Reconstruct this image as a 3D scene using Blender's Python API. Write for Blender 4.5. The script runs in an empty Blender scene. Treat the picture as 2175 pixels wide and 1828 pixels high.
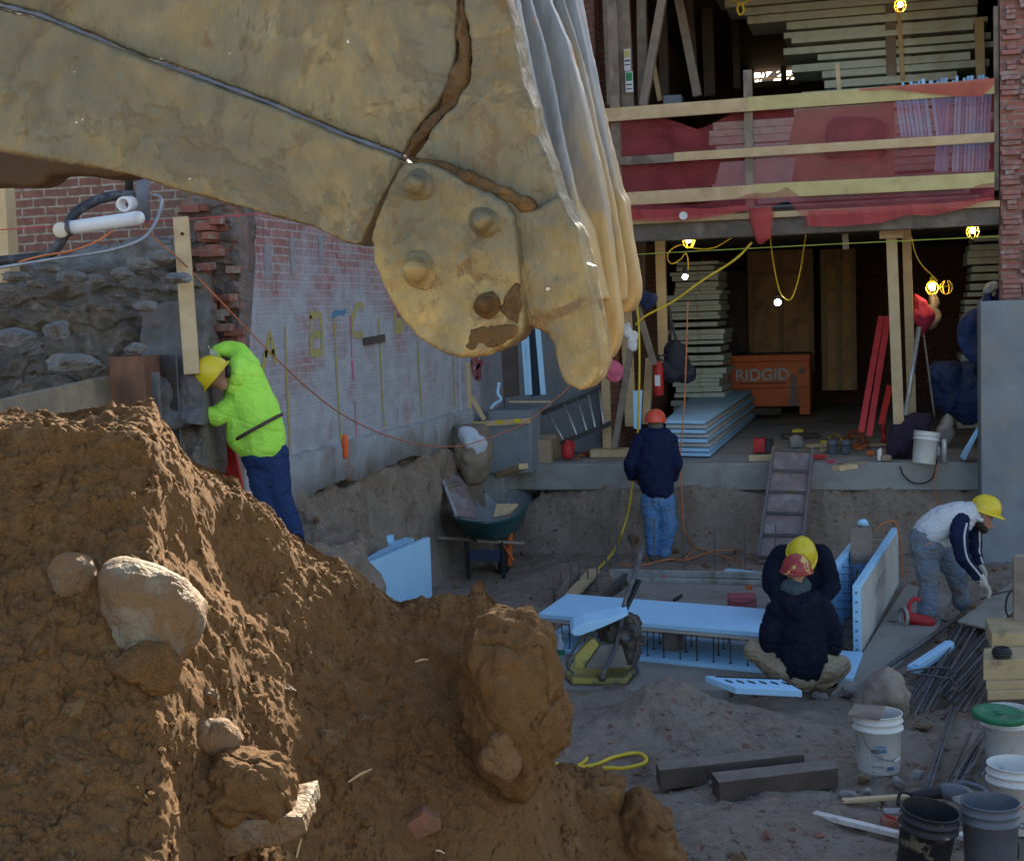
import bpy, bmesh, math, random
import numpy as np
from mathutils import Vector, Matrix, Quaternion

random.seed(7)
scene = bpy.context.scene
COL = scene.collection

# ------------------------------------------------------------------ camera
F = 3000.0; CX = 1087.5; CY = 914.0; H = 2.95      # photo pixels (2175 x 1828), metres
YAW = math.radians(15); PITCH = math.radians(4.8); ROLL = 0.033
fw = Vector((-math.sin(YAW)*math.cos(PITCH), math.cos(YAW)*math.cos(PITCH), -math.sin(PITCH)))
_r = Vector((math.cos(YAW), math.sin(YAW), 0.0)); _u = _r.cross(fw)
RT = _r*math.cos(ROLL) - _u*math.sin(ROLL)
UP = _u*math.cos(ROLL) + _r*math.sin(ROLL)
CAM = Vector((0, 0, H))
cam = bpy.data.cameras.new('camera'); cam.sensor_width = 36.0; cam.lens = 36.0*F/2175.0
cam.clip_start = 0.05; cam.clip_end = 500.0
camo = bpy.data.objects.new('camera', cam); COL.objects.link(camo)
M = Matrix((RT, UP, -fw)).transposed().to_4x4(); M.translation = CAM
camo.matrix_world = M
scene.camera = camo

# ------------------------------------------------------------------ sky, sun, exposure
SUN_EL = math.radians(25.0); SUN_AZ = math.radians(-5.0)     # azimuth from +Y towards +X
w = bpy.data.worlds.new('World'); scene.world = w; w.use_nodes = True
nt = w.node_tree; bg = nt.nodes['Background']
sky = nt.nodes.new('ShaderNodeTexSky'); sky.sky_type = 'NISHITA'; sky.sun_disc = False
sky.sun_elevation = SUN_EL; sky.sun_rotation = SUN_AZ
nt.links.new(sky.outputs[0], bg.inputs[0]); bg.inputs[1].default_value = 0.092
sl = bpy.data.lights.new('sun', 'SUN'); sl.energy = 5.0; sl.angle = math.radians(0.5); sl.color = (1.0, 0.88, 0.70)
so = bpy.data.objects.new('sun', sl); COL.objects.link(so)
sd = Vector((math.sin(SUN_AZ)*math.cos(SUN_EL), math.cos(SUN_AZ)*math.cos(SUN_EL), math.sin(SUN_EL)))
so.rotation_euler = sd.to_track_quat('Z', 'Y').to_euler(); so.location = (0, 10, 20)
scene.view_settings.view_transform = 'Standard'; scene.view_settings.look = 'None'
scene.view_settings.gamma = 1.0; scene.view_settings.use_curve_mapping = False
scene.view_settings.exposure = 1.7

# ------------------------------------------------------------------ pixel of the photo -> world point
def ray(px, py):
    return fw + RT*((px-CX)/F) + UP*((CY-py)/F)
def PD(px, py, d): return CAM + ray(px, py)*d
def PZ(px, py, z):
    r = ray(px, py); return CAM + r*((z-H)/r.z)
def PY(px, py, Y):
    r = ray(px, py); return CAM + r*(Y/r.y)
def PX(px, py, X):
    r = ray(px, py); return CAM + r*(X/r.x)
def V(*a): return Vector(a)

# ------------------------------------------------------------------ numpy noise
def _h(ix, iy, iz, s=0):
    n = (ix.astype(np.int64)*374761393 + iy.astype(np.int64)*668265263 + iz.astype(np.int64)*2147483647 + s*1274126177) & 0xffffffff
    n = ((n ^ (n >> 13))*1274126177) & 0xffffffff
    n = ((n ^ (n >> 16))*2246822519) & 0xffffffff
    return ((n ^ (n >> 15)) & 0xffffff)/float(0xffffff)
def vnoise(P, s=0):
    i = np.floor(P); f = P-i; f = f*f*(3-2*f); i = i.astype(np.int64)
    x, y, z = i[:, 0], i[:, 1], i[:, 2]; u, v, w_ = f[:, 0], f[:, 1], f[:, 2]
    def L(a, b, t): return a+(b-a)*t
    return L(L(L(_h(x,y,z,s),_h(x+1,y,z,s),u), L(_h(x,y+1,z,s),_h(x+1,y+1,z,s),u), v),
             L(L(_h(x,y,z+1,s),_h(x+1,y,z+1,s),u), L(_h(x,y+1,z+1,s),_h(x+1,y+1,z+1,s),u), v), w_)*2-1
def fbm(P, oc=4, s=0, g=0.5):
    t = np.zeros(len(P)); a = 1.0; q = P.copy()
    for k in range(oc):
        t += a*vnoise(q, s+k*17); q = q*2.03+3.7; a *= g
    return t
def worley(P, s=0):
    i = np.floor(P).astype(np.int64); best = np.full(len(P), 9.0)
    for dx in (-1, 0, 1):
        for dy in (-1, 0, 1):
            for dz in (-1, 0, 1):
                x, y, z = i[:, 0]+dx, i[:, 1]+dy, i[:, 2]+dz
                q = (x+_h(x,y,z,s+1)-P[:, 0])**2 + (y+_h(x,y,z,s+2)-P[:, 1])**2 + (z+_h(x,y,z,s+3)-P[:, 2])**2
                best = np.minimum(best, q)
    return np.sqrt(best)

# ------------------------------------------------------------------ mesh builder
def basis(d, up=Vector((0, 0, 1))):
    d = Vector(d).normalized(); a = d.cross(up)
    if a.length < 1e-4: a = d.cross(Vector((1, 0, 0)))
    if a.length < 1e-4: a = d.cross(Vector((0, 0, 1)))
    a.normalize(); b = a.cross(d).normalized(); return d, a, b
class MB:
    def __init__(s): s.v = []; s.f = []
    def add(s, vs, fs):
        o = len(s.v); s.v += [Vector(p) for p in vs]; s.f += [tuple(i+o for i in f) for f in fs]; return s
    def box(s, c, size, rz=0.0, R=None):
        c = Vector(c); hx, hy, hz = [q/2 for q in size]
        R = R or Matrix.Rotation(rz, 3, 'Z')
        vs = [c + R @ Vector((x*hx, y*hy, z*hz)) for z in (-1, 1) for y in (-1, 1) for x in (-1, 1)]
        return s.add(vs, [(0,2,3,1),(4,5,7,6),(0,1,5,4),(2,6,7,3),(0,4,6,2),(1,3,7,5)])
    def beam(s, a, b, wd, ht, up=Vector((0, 0, 1))):       # rectangular bar from a to b; wd sideways, ht along up
        a = Vector(a); b = Vector(b); d, e, u = basis(b-a, up)
        R = Matrix((d, e, u)).transposed()
        return s.box((a+b)/2, ((b-a).length, wd, ht), R=R)
    def tube(s, pts, r, n=8, cap=True):
        pts = [Vector(p) for p in pts]; m = len(pts); rs = r if isinstance(r, (list, tuple)) else [r]*m
        vs = []; prev = None
        for i, p in enumerate(pts):
            d = (pts[min(i+1, m-1)]-pts[max(i-1, 0)])
            if d.length < 1e-7: d = Vector((0, 0, 1))
            d.normalize()
            if prev is None: _, a, b = basis(d)
            else:
                a = prev - d*prev.dot(d); a.normalize(); b = a.cross(d)
            prev = a
            for k in range(n):
                t = 2*math.pi*k/n; vs.append(p + (a*math.cos(t)+b*math.sin(t))*rs[i])
        fs = [(i*n+k, i*n+(k+1) % n, (i+1)*n+(k+1) % n, (i+1)*n+k) for i in range(m-1) for k in range(n)]
        if cap: fs += [tuple(range(n))[::-1], tuple((m-1)*n+k for k in range(n))]
        return s.add(vs, fs)
    def lathe(s, o, prof, axis=(0, 0, 1), n=28, sx=1.0):    # prof: list of (r, h) along axis
        o = Vector(o); d, a, b = basis(axis, Vector((0, 1, 0))); vs = []; m = len(prof)
        for r, h in prof:
            for k in range(n):
                t = 2*math.pi*k/n; vs.append(o + d*h + (a*math.cos(t)*sx+b*math.sin(t))*max(r, 1e-4))
        fs = [(i*n+k, i*n+(k+1) % n, (i+1)*n+(k+1) % n, (i+1)*n+k) for i in range(m-1) for k in range(n)]
        return s.add(vs, fs)
    def prism(s, pts, ext):                                # polygon (3D points) extruded by vector
        pts = [Vector(p) for p in pts]; n = len(pts); e = Vector(ext)
        fs = [tuple(range(n)), tuple(range(2*n-1, n-1, -1))] + [(i, i+n, (i+1) % n+n, (i+1) % n) for i in range(n)]
        return s.add(pts + [p+e for p in pts], fs)
    def ball(s, c, r, n=10, sc=(1, 1, 1)):
        c = Vector(c); vs = []; m = n//2+1
        for i in range(m+1):
            ph = math.pi*i/m
            for k in range(n):
                t = 2*math.pi*k/n
                vs.append(c+Vector((math.sin(ph)*math.cos(t)*sc[0], math.sin(ph)*math.sin(t)*sc[1], math.cos(ph)*sc[2]))*r)
        fs = [(i*n+k, (i+1)*n+k, (i+1)*n+(k+1) % n, i*n+(k+1) % n) for i in range(m) for k in range(n)]
        return s.add(vs, fs)
    def capsule(s, a, b, ra, rb, n=12):                    # tapered capsule
        a = Vector(a); b = Vector(b); d, e, u = basis(b-a if (b-a).length > 1e-5 else Vector((0, 0, 1)))
        L = (b-a).length; vs = []; rings = []
        for i in range(5): t = -math.pi/2+math.pi/2*i/4; rings.append((a+d*math.sin(t)*ra, max(math.cos(t)*ra, 1e-4)))
        for i in range(5): t = math.pi/2*i/4; rings.append((b+d*math.sin(t)*rb, max(math.cos(t)*rb, 1e-4)))
        for p, r in rings:
            for k in range(n):
                t = 2*math.pi*k/n; vs.append(p+(e*math.cos(t)+u*math.sin(t))*r)
        m = len(rings)
        fs = [(i*n+k, i*n+(k+1) % n, (i+1)*n+(k+1) % n, (i+1)*n+k) for i in range(m-1) for k in range(n)]
        fs += [tuple(range(n))[::-1], tuple((m-1)*n+k for k in range(n))]
        return s.add(vs, fs)
    def build(s, name, mat, parent=None, bevel=0.0, smooth=False, seg=2, **kw):
        me = bpy.data.meshes.new(name)
        o = Vector((0, 0, 0)) if parent is None else parent['_w'] if '_w' in parent else Vector((0, 0, 0))
        o = Vector(o)
        if parent is None and s.v:
            lo = Vector([min(p[i] for p in s.v) for i in range(3)]); hi = Vector([max(p[i] for p in s.v) for i in range(3)])
            o = Vector(((lo.x+hi.x)/2, (lo.y+hi.y)/2, lo.z))
        me.from_pydata([p-o for p in s.v], [], s.f); me.update()
        if smooth: me.polygons.foreach_set('use_smooth', [True]*len(me.polygons))
        ob = finish(name, me, mat, parent, o, **kw)
        if bevel:
            b = ob.modifiers.new('bevel', 'BEVEL'); b.width = bevel; b.segments = seg; b.limit_method = 'ANGLE'; b.angle_limit = math.radians(40)
            b.harden_normals = False
        return ob
ORG = {}
def finish(name, me, mat, parent, o, label=None, cat=None, group=None, kind=None):
    ob = bpy.data.objects.new(name, me); COL.objects.link(ob)
    if mat is not None: me.materials.append(mat)
    if parent is not None:
        ob.parent = parent; ORG[ob.name] = o
        ob['_w'] = tuple(o)
    else:
        ob.location = o; ob['_w'] = tuple(o)
    tag(ob, label, cat, group, kind); return ob
def tag(o, label=None, cat=None, group=None, kind=None):
    if label: o['label'] = label
    if cat: o['category'] = cat
    if group: o['group'] = group
    if kind: o['kind'] = kind
    return o
def thing(name, loc, label, cat, group=None):
    o = bpy.data.objects.new(name, None); o.empty_display_size = 0.1; COL.objects.link(o)
    o.location = Vector(loc); o['_w'] = tuple(loc); return tag(o, label, cat, group)
def npmesh(name, vs, quads, mat, parent=None, smooth=True, **kw):
    o = Vector((0, 0, 0)) if parent is None else Vector(parent['_w'])
    me = bpy.data.meshes.new(name); nv = len(vs); nf = len(quads); k = quads.shape[1]
    me.vertices.add(nv); me.vertices.foreach_set('co', (vs-np.array(o)).astype(np.float32).ravel())
    me.loops.add(nf*k); me.loops.foreach_set('vertex_index', quads.astype(np.int32).ravel())
    me.polygons.add(nf); me.polygons.foreach_set('loop_start', np.arange(0, nf*k, k, dtype=np.int32))
    me.polygons.foreach_set('loop_total', np.full(nf, k, dtype=np.int32))
    me.polygons.foreach_set('use_smooth', np.full(nf, smooth, dtype=bool))
    me.update(calc_edges=True); me.validate()
    return finish(name, me, mat, parent, o, **kw)
def gridq(nr, nc):
    i = np.arange(nr-1)[:, None]*nc + np.arange(nc-1)[None, :]; i = i.ravel()
    return np.stack([i, i+1, i+nc+1, i+nc], 1)
def remesh(mb, name, mat, vox, parent=None, smooth=4, disp=None, sm=True, **kw):
    """fuse the shapes collected in mb into ONE continuous skin"""
    me = bpy.data.meshes.new('tmp'); me.from_pydata(mb.v, [], mb.f); me.update()
    bm = bmesh.new(); bm.from_mesh(me); bmesh.ops.recalc_face_normals(bm, faces=bm.faces); bm.to_mesh(me); bm.free()
    t = bpy.data.objects.new('tmp', me); COL.objects.link(t)
    m = t.modifiers.new('r', 'REMESH'); m.mode = 'VOXEL'; m.voxel_size = vox
    if smooth:
        m2 = t.modifiers.new('s', 'SMOOTH'); m2.iterations = smooth; m2.factor = 0.6
    dg = bpy.context.evaluated_depsgraph_get(); dg.update()
    out = bpy.data.meshes.new_from_object(t.evaluated_get(dg)); bpy.data.objects.remove(t)
    n = len(out.vertices); co = np.zeros(n*3, dtype=np.float32); out.vertices.foreach_get('co', co); co = co.reshape(-1, 3).astype(float)
    if disp is not None and n:
        no = np.zeros(n*3, dtype=np.float32); out.vertices.foreach_get('normal', no); no = no.reshape(-1, 3)
        co = co + no*disp(co)[:, None]
    o = Vector(parent['_w']) if parent is not None else Vector((float(co[:, 0].mean()), float(co[:, 1].mean()), float(co[:, 2].min())))
    co = co - np.array(o); out.vertices.foreach_set('co', co.astype(np.float32).ravel())
    out.polygons.foreach_set('use_smooth', [sm]*len(out.polygons)); out.name = name
    out.materials.clear(); out.update()
    return finish(name, out, mat, parent, o, **kw)
def copytree(o, loc=None, parent=None, rz=0.0, **kw):
    c = o.copy(); COL.objects.link(c)
    if parent is not None: c.parent = parent
    if loc is not None: c.location = loc
    if rz: c.rotation_euler.z += rz
    for ch in [q for q in bpy.data.objects if q.parent == o]: copytree(ch, None, c)
    tag(c, **kw); return c

def hullrock(c, size, seed, name, mat, parent=None, rough=0.04, **kw):
    """fractured angular stone: hull of random points, broken up a little"""
    rk = random.Random(seed); bm = bmesh.new()
    for _ in range(16):
        v = Vector((rk.gauss(0, 1), rk.gauss(0, 1), rk.gauss(0, 1))).normalized()*rk.uniform(0.8, 1.05)
        bm.verts.new((v.x, v.y, v.z))
    bmesh.ops.convex_hull(bm, input=bm.verts)
    bmesh.ops.delete(bm, geom=[v for v in bm.verts if not v.link_faces], context='VERTS')
    bmesh.ops.bevel(bm, geom=bm.edges[:], offset=0.07, segments=1, affect='EDGES')
    bmesh.ops.triangulate(bm, faces=bm.faces[:]); bmesh.ops.subdivide_edges(bm, edges=bm.edges[:], cuts=2, use_grid_fill=True)
    bm.verts.ensure_lookup_table(); co = np.array([list(v.co) for v in bm.verts])
    co += np.stack([fbm(co*2.2+seed, 3, k) for k in range(3)], 1)*rough*1.6+np.stack([fbm(co*7+seed, 2, k+5) for k in range(3)], 1)*rough*0.6
    a = rk.uniform(0, 6.28); ca, sa = math.cos(a), math.sin(a); R_ = np.array([[ca, -sa, 0], [sa, ca, 0], [0, 0, 1]])
    co = (co*np.array(size))@R_.T; c = Vector(c); o = Vector(parent['_w']) if parent is not None else c
    for v, q in zip(bm.verts, co): v.co = Vector(q)+c-o
    me = bpy.data.meshes.new(name); bm.to_mesh(me); bm.free()
    return finish(name, me, mat, parent, o, **kw)

# ------------------------------------------------------------------ materials
MATS = {}
ORD = ['first','second','third','fourth','fifth','sixth','seventh','eighth','ninth','tenth','eleventh','twelfth','thirteenth','fourteenth','fifteenth','sixteenth','seventeenth','eighteenth','nineteenth','twentieth']
ORD += ['twenty-'+q for q in ORD[:9]]+['thirtieth']+['thirty-'+q for q in ORD[:9]]+['fortieth']
class NT:
    def __init__(s, name):
        s.m = bpy.data.materials.new(name); s.m.use_nodes = True; s.t = s.m.node_tree; s.b = s.t.nodes['Principled BSDF']; s.co = None
    def n(s, typ, **kw):
        q = s.t.nodes.new(typ)
        for k, v in kw.items():
            if k.startswith('i_'): q.inputs[k[2:].replace('_', ' ')].default_value = v
            else: setattr(q, k, v)
        return q
    def l(s, a, b): s.t.links.new(a, b)
    def coord(s, sc=(1, 1, 1), out='Object', rot=(0, 0, 0)):
        if s.co is None: s.co = s.n('ShaderNodeTexCoord')
        m = s.n('ShaderNodeMapping'); m.inputs['Scale'].default_value = sc; m.inputs['Rotation'].default_value = rot
        s.l(s.co.outputs[out], m.inputs['Vector']); return m.outputs['Vector']
    def noise(s, scale, detail=4, rough=0.55, sc=(1, 1, 1), dist=0.0, rot=(0, 0, 0)):
        q = s.n('ShaderNodeTexNoise'); q.inputs['Scale'].default_value = scale; q.inputs['Detail'].default_value = detail
        q.inputs['Roughness'].default_value = rough; q.inputs['Distortion'].default_value = dist
        s.l(s.coord(sc, rot=rot), q.inputs['Vector']); return q.outputs['Fac']
    def ramp(s, fac, a=0.4, b=0.6, ca=(0, 0, 0), cb=(1, 1, 1)):
        q = s.n('ShaderNodeValToRGB'); q.color_ramp.elements[0].position = a; q.color_ramp.elements[1].position = b
        q.color_ramp.elements[0].color = (*ca, 1); q.color_ramp.elements[1].color = (*cb, 1)
        s.l(fac, q.inputs['Fac']); return q.outputs['Color']
    def mix(s, fac, a, b, typ='MIX'):
        q = s.n('ShaderNodeMix', data_type='RGBA', blend_type=typ)
        for k, v in ((0, fac), (6, a), (7, b)):
            if hasattr(v, 'links') or hasattr(v, 'is_linked'): s.l(v, q.inputs[k])
            else: q.inputs[k].default_value = v if k == 0 else (*v, 1)
        return q.outputs[2]
    def bump(s, h, strength=0.5, dist=0.01, prev=None):
        q = s.n('ShaderNodeBump'); q.inputs['Strength'].default_value = strength; q.inputs['Distance'].default_value = dist
        s.l(h, q.inputs['Height'])
        if prev is not None: s.l(prev, q.inputs['Normal'])
        return q.outputs['Normal']
    def out(s, col=None, nor=None, rough=0.8, metal=0.0, spec=0.35):
        if col is not None:
            if isinstance(col, tuple): s.b.inputs['Base Color'].default_value = (*col, 1)
            else: s.l(col, s.b.inputs['Base Color'])
        if nor is not None: s.l(nor, s.b.inputs['Normal'])
        if isinstance(rough, float): s.b.inputs['Roughness'].default_value = rough
        else: s.l(rough, s.b.inputs['Roughness'])
        s.b.inputs['Metallic'].default_value = metal; s.b.inputs['Specular IOR Level'].default_value = spec
        return s.m
def pm(name, c, c2=None, dirt=None, scale=6.0, rough=0.75, bump=0.3, bd=0.004, metal=0.0, stretch=(1, 1, 1), dscale=5.0, damt=(0.5, 0.68), spec=0.35, fine=60.0):
    """worn procedural surface: two tones, patches of dirt, fine bump"""
    if name in MATS: return MATS[name]
    n = NT(name); c2 = c2 or tuple(q*0.72 for q in c)
    col = n.mix(n.ramp(n.noise(scale, 5, 0.6, sc=stretch), 0.35, 0.65), c, c2)
    if dirt: col = n.mix(n.ramp(n.noise(dscale, 6, 0.65, dist=0.4), damt[0], damt[1]), col, dirt)
    g = n.noise(fine, 3, 0.6, sc=stretch)
    nor = n.bump(g, bump, bd)
    nor = n.bump(n.noise(scale*1.7, 4, 0.6, sc=stretch), bump*0.7, bd*4, nor)
    MATS[name] = n.out(col, nor, rough, metal, spec); return MATS[name]
def soil(name, a, b, c, peb=None):
    n = NT(name)
    col = n.mix(n.ramp(n.noise(2.3, 6, 0.65, dist=0.5), 0.36, 0.62), a, b)
    col = n.mix(n.ramp(n.noise(17, 5, 0.65), 0.45, 0.72), col, c)
    gr = n.noise(230, 2, 0.6)
    col = n.mix(n.ramp(gr, 0.3, 0.75), col, tuple(min(1, q*1.55) for q in a))
    vo = n.n('ShaderNodeTexVoronoi'); vo.inputs['Scale'].default_value = 26.0; n.l(n.coord(), vo.inputs['Vector'])
    col = n.mix(n.ramp(vo.outputs['Color'], 0.80, 0.95), col, peb or b)
    nor = n.bump(n.noise(34, 8, 0.72), 0.8, 0.03)
    nor = n.bump(n.noise(150, 4, 0.7), 0.75, 0.008, nor)
    MATS[name] = n.out(col, nor, 0.95, 0.0, 0.15); return MATS[name]
# ------------------------------------------------------------------ shared materials
SOIL = soil('damp_soil', (0.195,0.102,0.040), (0.095,0.050,0.020), (0.25,0.138,0.056), (0.26,0.165,0.075))
PITS = soil('pit_soil', (0.27,0.215,0.168), (0.135,0.090,0.062), (0.33,0.27,0.215), (0.24,0.12,0.08))
BANKS = soil('bank_soil', (0.17,0.135,0.105), (0.09,0.072,0.06), (0.27,0.235,0.20), (0.3,0.27,0.24))
BANKR = soil('red_bank_soil', (0.20,0.105,0.062), (0.12,0.07,0.05), (0.27,0.19,0.13), (0.3,0.24,0.2))
ROCK = pm('boulder_stone', (0.21,0.15,0.095), (0.15,0.105,0.065), dirt=(0.20,0.11,0.048), scale=9, dscale=5, damt=(0.40,0.52), rough=0.9, bump=0.9, bd=0.012)
ROCKP = pm('pale_stone', (0.27,0.225,0.155), (0.18,0.14,0.095), dirt=(0.19,0.11,0.05), scale=9, dscale=5, damt=(0.44,0.54), rough=0.75, bump=0.9, bd=0.010)
GREYST = pm('grey_rubble', (0.34,0.32,0.30), (0.22,0.20,0.19), dirt=(0.2,0.14,0.1), scale=9, rough=0.9, bump=0.7, bd=0.006)
CONC = pm('concrete', (0.36,0.35,0.33), (0.27,0.26,0.25), dirt=(0.22,0.18,0.14), scale=3, dscale=2.2, rough=0.85, bump=0.3, damt=(0.52,0.75))
CONCB = pm('blue_grey_concrete', (0.25,0.28,0.31), (0.19,0.21,0.23), dirt=(0.27,0.25,0.22), scale=2.5, dscale=1.7, rough=0.85, bump=0.25, damt=(0.5,0.7))
WOOD = pm('fresh_lumber', (0.62,0.47,0.27), (0.52,0.37,0.20), dirt=(0.36,0.25,0.14), scale=7, stretch=(1,1,1), dscale=2.5, damt=(0.58,0.8), rough=0.7, bump=0.25, bd=0.002)
WOODY = pm('yellow_lumber', (0.60,0.52,0.24), (0.50,0.42,0.19), dirt=(0.33,0.26,0.13), scale=5, dscale=3, damt=(0.6,0.78), rough=0.7, bump=0.25, bd=0.002)
WOODG = pm('grey_lumber', (0.30,0.24,0.19), (0.22,0.17,0.135), dirt=(0.14,0.11,0.09), scale=6, dscale=3, rough=0.8, bump=0.35, bd=0.003)
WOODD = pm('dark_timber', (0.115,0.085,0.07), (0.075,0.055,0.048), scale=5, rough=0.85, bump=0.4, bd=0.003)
PLY = pm('plywood_sheet', (0.50,0.30,0.14), (0.40,0.23,0.11), dirt=(0.15,0.09,0.05), scale=2.5, dscale=1.5, rough=0.7, bump=0.15)
FOAM = pm('sky_tinted_foam', (0.44,0.73,0.96), (0.39,0.68,0.93), dirt=(0.46,0.56,0.66), scale=4, dscale=3, damt=(0.64,0.88), rough=0.85, bump=0.12, bd=0.002)  # foam is white; the sky's blue cast is put into the colour
FOAMD = pm('dusty_foam', (0.55,0.53,0.49), (0.47,0.44,0.40), dirt=(0.66,0.68,0.70), scale=5, dscale=3, damt=(0.6,0.8), rough=0.9, bump=0.15, bd=0.002)
BLACK = pm('black_plastic', (0.018,0.018,0.02), (0.03,0.03,0.032), rough=0.5, bump=0.1, bd=0.001)
STEEL = pm('dark_steel', (0.14,0.14,0.145), (0.09,0.085,0.085), dirt=(0.17,0.10,0.06), scale=10, rough=0.55, bump=0.2, metal=0.5, bd=0.002)
REBAR = pm('rebar_steel', (0.17,0.165,0.17), (0.10,0.095,0.095), dirt=(0.20,0.12,0.08), scale=12, dscale=6, rough=0.55, bump=0.4, metal=0.4, bd=0.002, fine=160)
RUST = pm('rusty_steel', (0.24,0.115,0.065), (0.17,0.085,0.055), dirt=(0.12,0.075,0.06), scale=5, dscale=4, rough=0.85, bump=0.5, bd=0.003)
RED = pm('red_paint', (0.55,0.035,0.03), (0.42,0.025,0.025), dirt=(0.25,0.08,0.06), rough=0.5, bump=0.1, damt=(0.6,0.8))
ORANGE = pm('orange_paint', (0.72,0.16,0.03), (0.60,0.12,0.025), dirt=(0.33,0.16,0.09), scale=3, dscale=4, rough=0.5, bump=0.1, damt=(0.6,0.75))
PINK = pm('faded_pink', (0.60,0.13,0.20), (0.5,0.09,0.15), rough=0.8)
YELC = pm('yellow_cord', (0.78,0.55,0.04), (0.66,0.44,0.03), rough=0.5, bump=0.1)
ORGC = pm('orange_cord', (0.72,0.22,0.07), (0.58,0.16,0.05), rough=0.5, bump=0.1)
WPL = pm('white_plastic', (0.72,0.72,0.69), (0.64,0.63,0.58), dirt=(0.36,0.31,0.25), scale=5, dscale=7, damt=(0.56,0.72), rough=0.45, bump=0.1, bd=0.001, spec=0.5)
GPL = pm('grey_plastic', (0.15,0.17,0.20), (0.11,0.125,0.15), dirt=(0.26,0.24,0.22), scale=5, dscale=6, damt=(0.58,0.76), rough=0.5, bump=0.15, bd=0.001)
BPL = pm('crusted_black_plastic', (0.022,0.022,0.026), (0.04,0.04,0.045), dirt=(0.30,0.26,0.20), scale=5, dscale=9, damt=(0.56,0.62), rough=0.5, bump=0.35, bd=0.003)
TARP = pm('blue_tarp', (0.025,0.055,0.17), (0.018,0.035,0.11), dirt=(0.06,0.08,0.14), rough=0.6, bump=0.4, bd=0.01)

def brickmat(name, ax, c1, c2, mort, smear, sm=(0.45,0.7), low=None, rowh=0.073, bw=0.215):
    n = NT(name)
    tc = n.n('ShaderNodeNewGeometry'); sx = n.n('ShaderNodeSeparateXYZ'); n.l(tc.outputs['Position'], sx.inputs[0])
    cb = n.n('ShaderNodeCombineXYZ'); n.l(sx.outputs[ax], cb.inputs[0]); n.l(sx.outputs['Z'], cb.inputs[1])
    wob = n.n('ShaderNodeTexNoise'); wob.inputs['Scale'].default_value = 3.5; wob.inputs['Detail'].default_value = 5; n.l(cb.outputs[0], wob.inputs['Vector'])
    va = n.n('ShaderNodeVectorMath', operation='SCALE'); va.inputs['Scale'].default_value = 0.02; n.l(wob.outputs['Color'], va.inputs[0])
    vb = n.n('ShaderNodeVectorMath', operation='ADD'); n.l(cb.outputs[0], vb.inputs[0]); n.l(va.outputs[0], vb.inputs[1])
    br = n.n('ShaderNodeTexBrick'); br.inputs['Scale'].default_value = 1.0; br.inputs['Brick Width'].default_value = bw
    br.inputs['Row Height'].default_value = rowh; br.inputs['Mortar Size'].default_value = 0.009; br.inputs['Mortar Smooth'].default_value = 0.25
    br.inputs['Color1'].default_value = (*c1, 1); br.inputs['Color2'].default_value = (*c2, 1); br.inputs['Mortar'].default_value = (*mort, 1)
    br.inputs['Bias'].default_value = -0.1; n.l(vb.outputs[0], br.inputs['Vector'])
    def nz(s, d=6, r=0.62):
        q = n.n('ShaderNodeTexNoise'); q.inputs['Scale'].default_value = s; q.inputs['Detail'].default_value = d; q.inputs['Roughness'].default_value = r
        n.l(cb.outputs[0], q.inputs['Vector']); return q.outputs['Fac']
    col = n.mix(n.ramp(nz(14), 0.4, 0.75), br.outputs['Color'], tuple(q*0.55 for q in c1))
    msk = nz(1.5, 8, 0.68)
    if low:                                      # plaster residue left on the lower courses
        mp = n.n('ShaderNodeMapRange'); mp.inputs['From Min'].default_value = low[1]; mp.inputs['From Max'].default_value = low[0]
        mp.inputs['To Min'].default_value = -0.05; mp.inputs['To Max'].default_value = 0.24; n.l(sx.outputs['Z'], mp.inputs['Value'])
        ad = n.n('ShaderNodeMath', operation='ADD'); n.l(msk, ad.inputs[0]); n.l(mp.outputs[0], ad.inputs[1]); msk = ad.outputs[0]
    f = n.ramp(msk, sm[0], sm[1], (0, 0, 0), (0.88, 0.88, 0.88))
    sc = n.mix(n.ramp(nz(5), 0.3, 0.7), smear, tuple(q*0.7 for q in smear))
    col = n.mix(f, col, sc)
    iv = n.n('ShaderNodeMath', operation='SUBTRACT'); iv.inputs[0].default_value = 1.0; n.l(br.outputs['Fac'], iv.inputs[1])
    nor = n.bump(iv.outputs[0], 0.55, 0.012); nor = n.bump(nz(40, 5), 0.5, 0.006, nor)
    MATS[name] = n.out(col, nor, 0.9, 0, 0.2); return MATS[name]
BR_L = brickmat('smeared_brick', 'Y', (0.42,0.185,0.16), (0.30,0.16,0.15), (0.46,0.43,0.42), (0.47,0.50,0.54), (0.42,0.66), low=(1.6,4.2))
BR_F = brickmat('front_brick', 'X', (0.27,0.125,0.095), (0.20,0.10,0.085), (0.42,0.37,0.31), (0.34,0.28,0.23), (0.55,0.85))
BR_P = brickmat('worn_pier_brick', 'X', (0.42,0.17,0.13), (0.32,0.15,0.13), (0.34,0.30,0.27), (0.38,0.34,0.33), (0.5,0.75))
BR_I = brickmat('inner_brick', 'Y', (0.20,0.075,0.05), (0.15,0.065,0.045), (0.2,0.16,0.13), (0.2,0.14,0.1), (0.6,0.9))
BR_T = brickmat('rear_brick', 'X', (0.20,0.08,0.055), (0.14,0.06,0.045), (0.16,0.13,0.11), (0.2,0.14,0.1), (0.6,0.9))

def sstep(a, b, x):
    t = np.clip((x-a)/(b-a), 0, 1); return t*t*(3-2*t)

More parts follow.
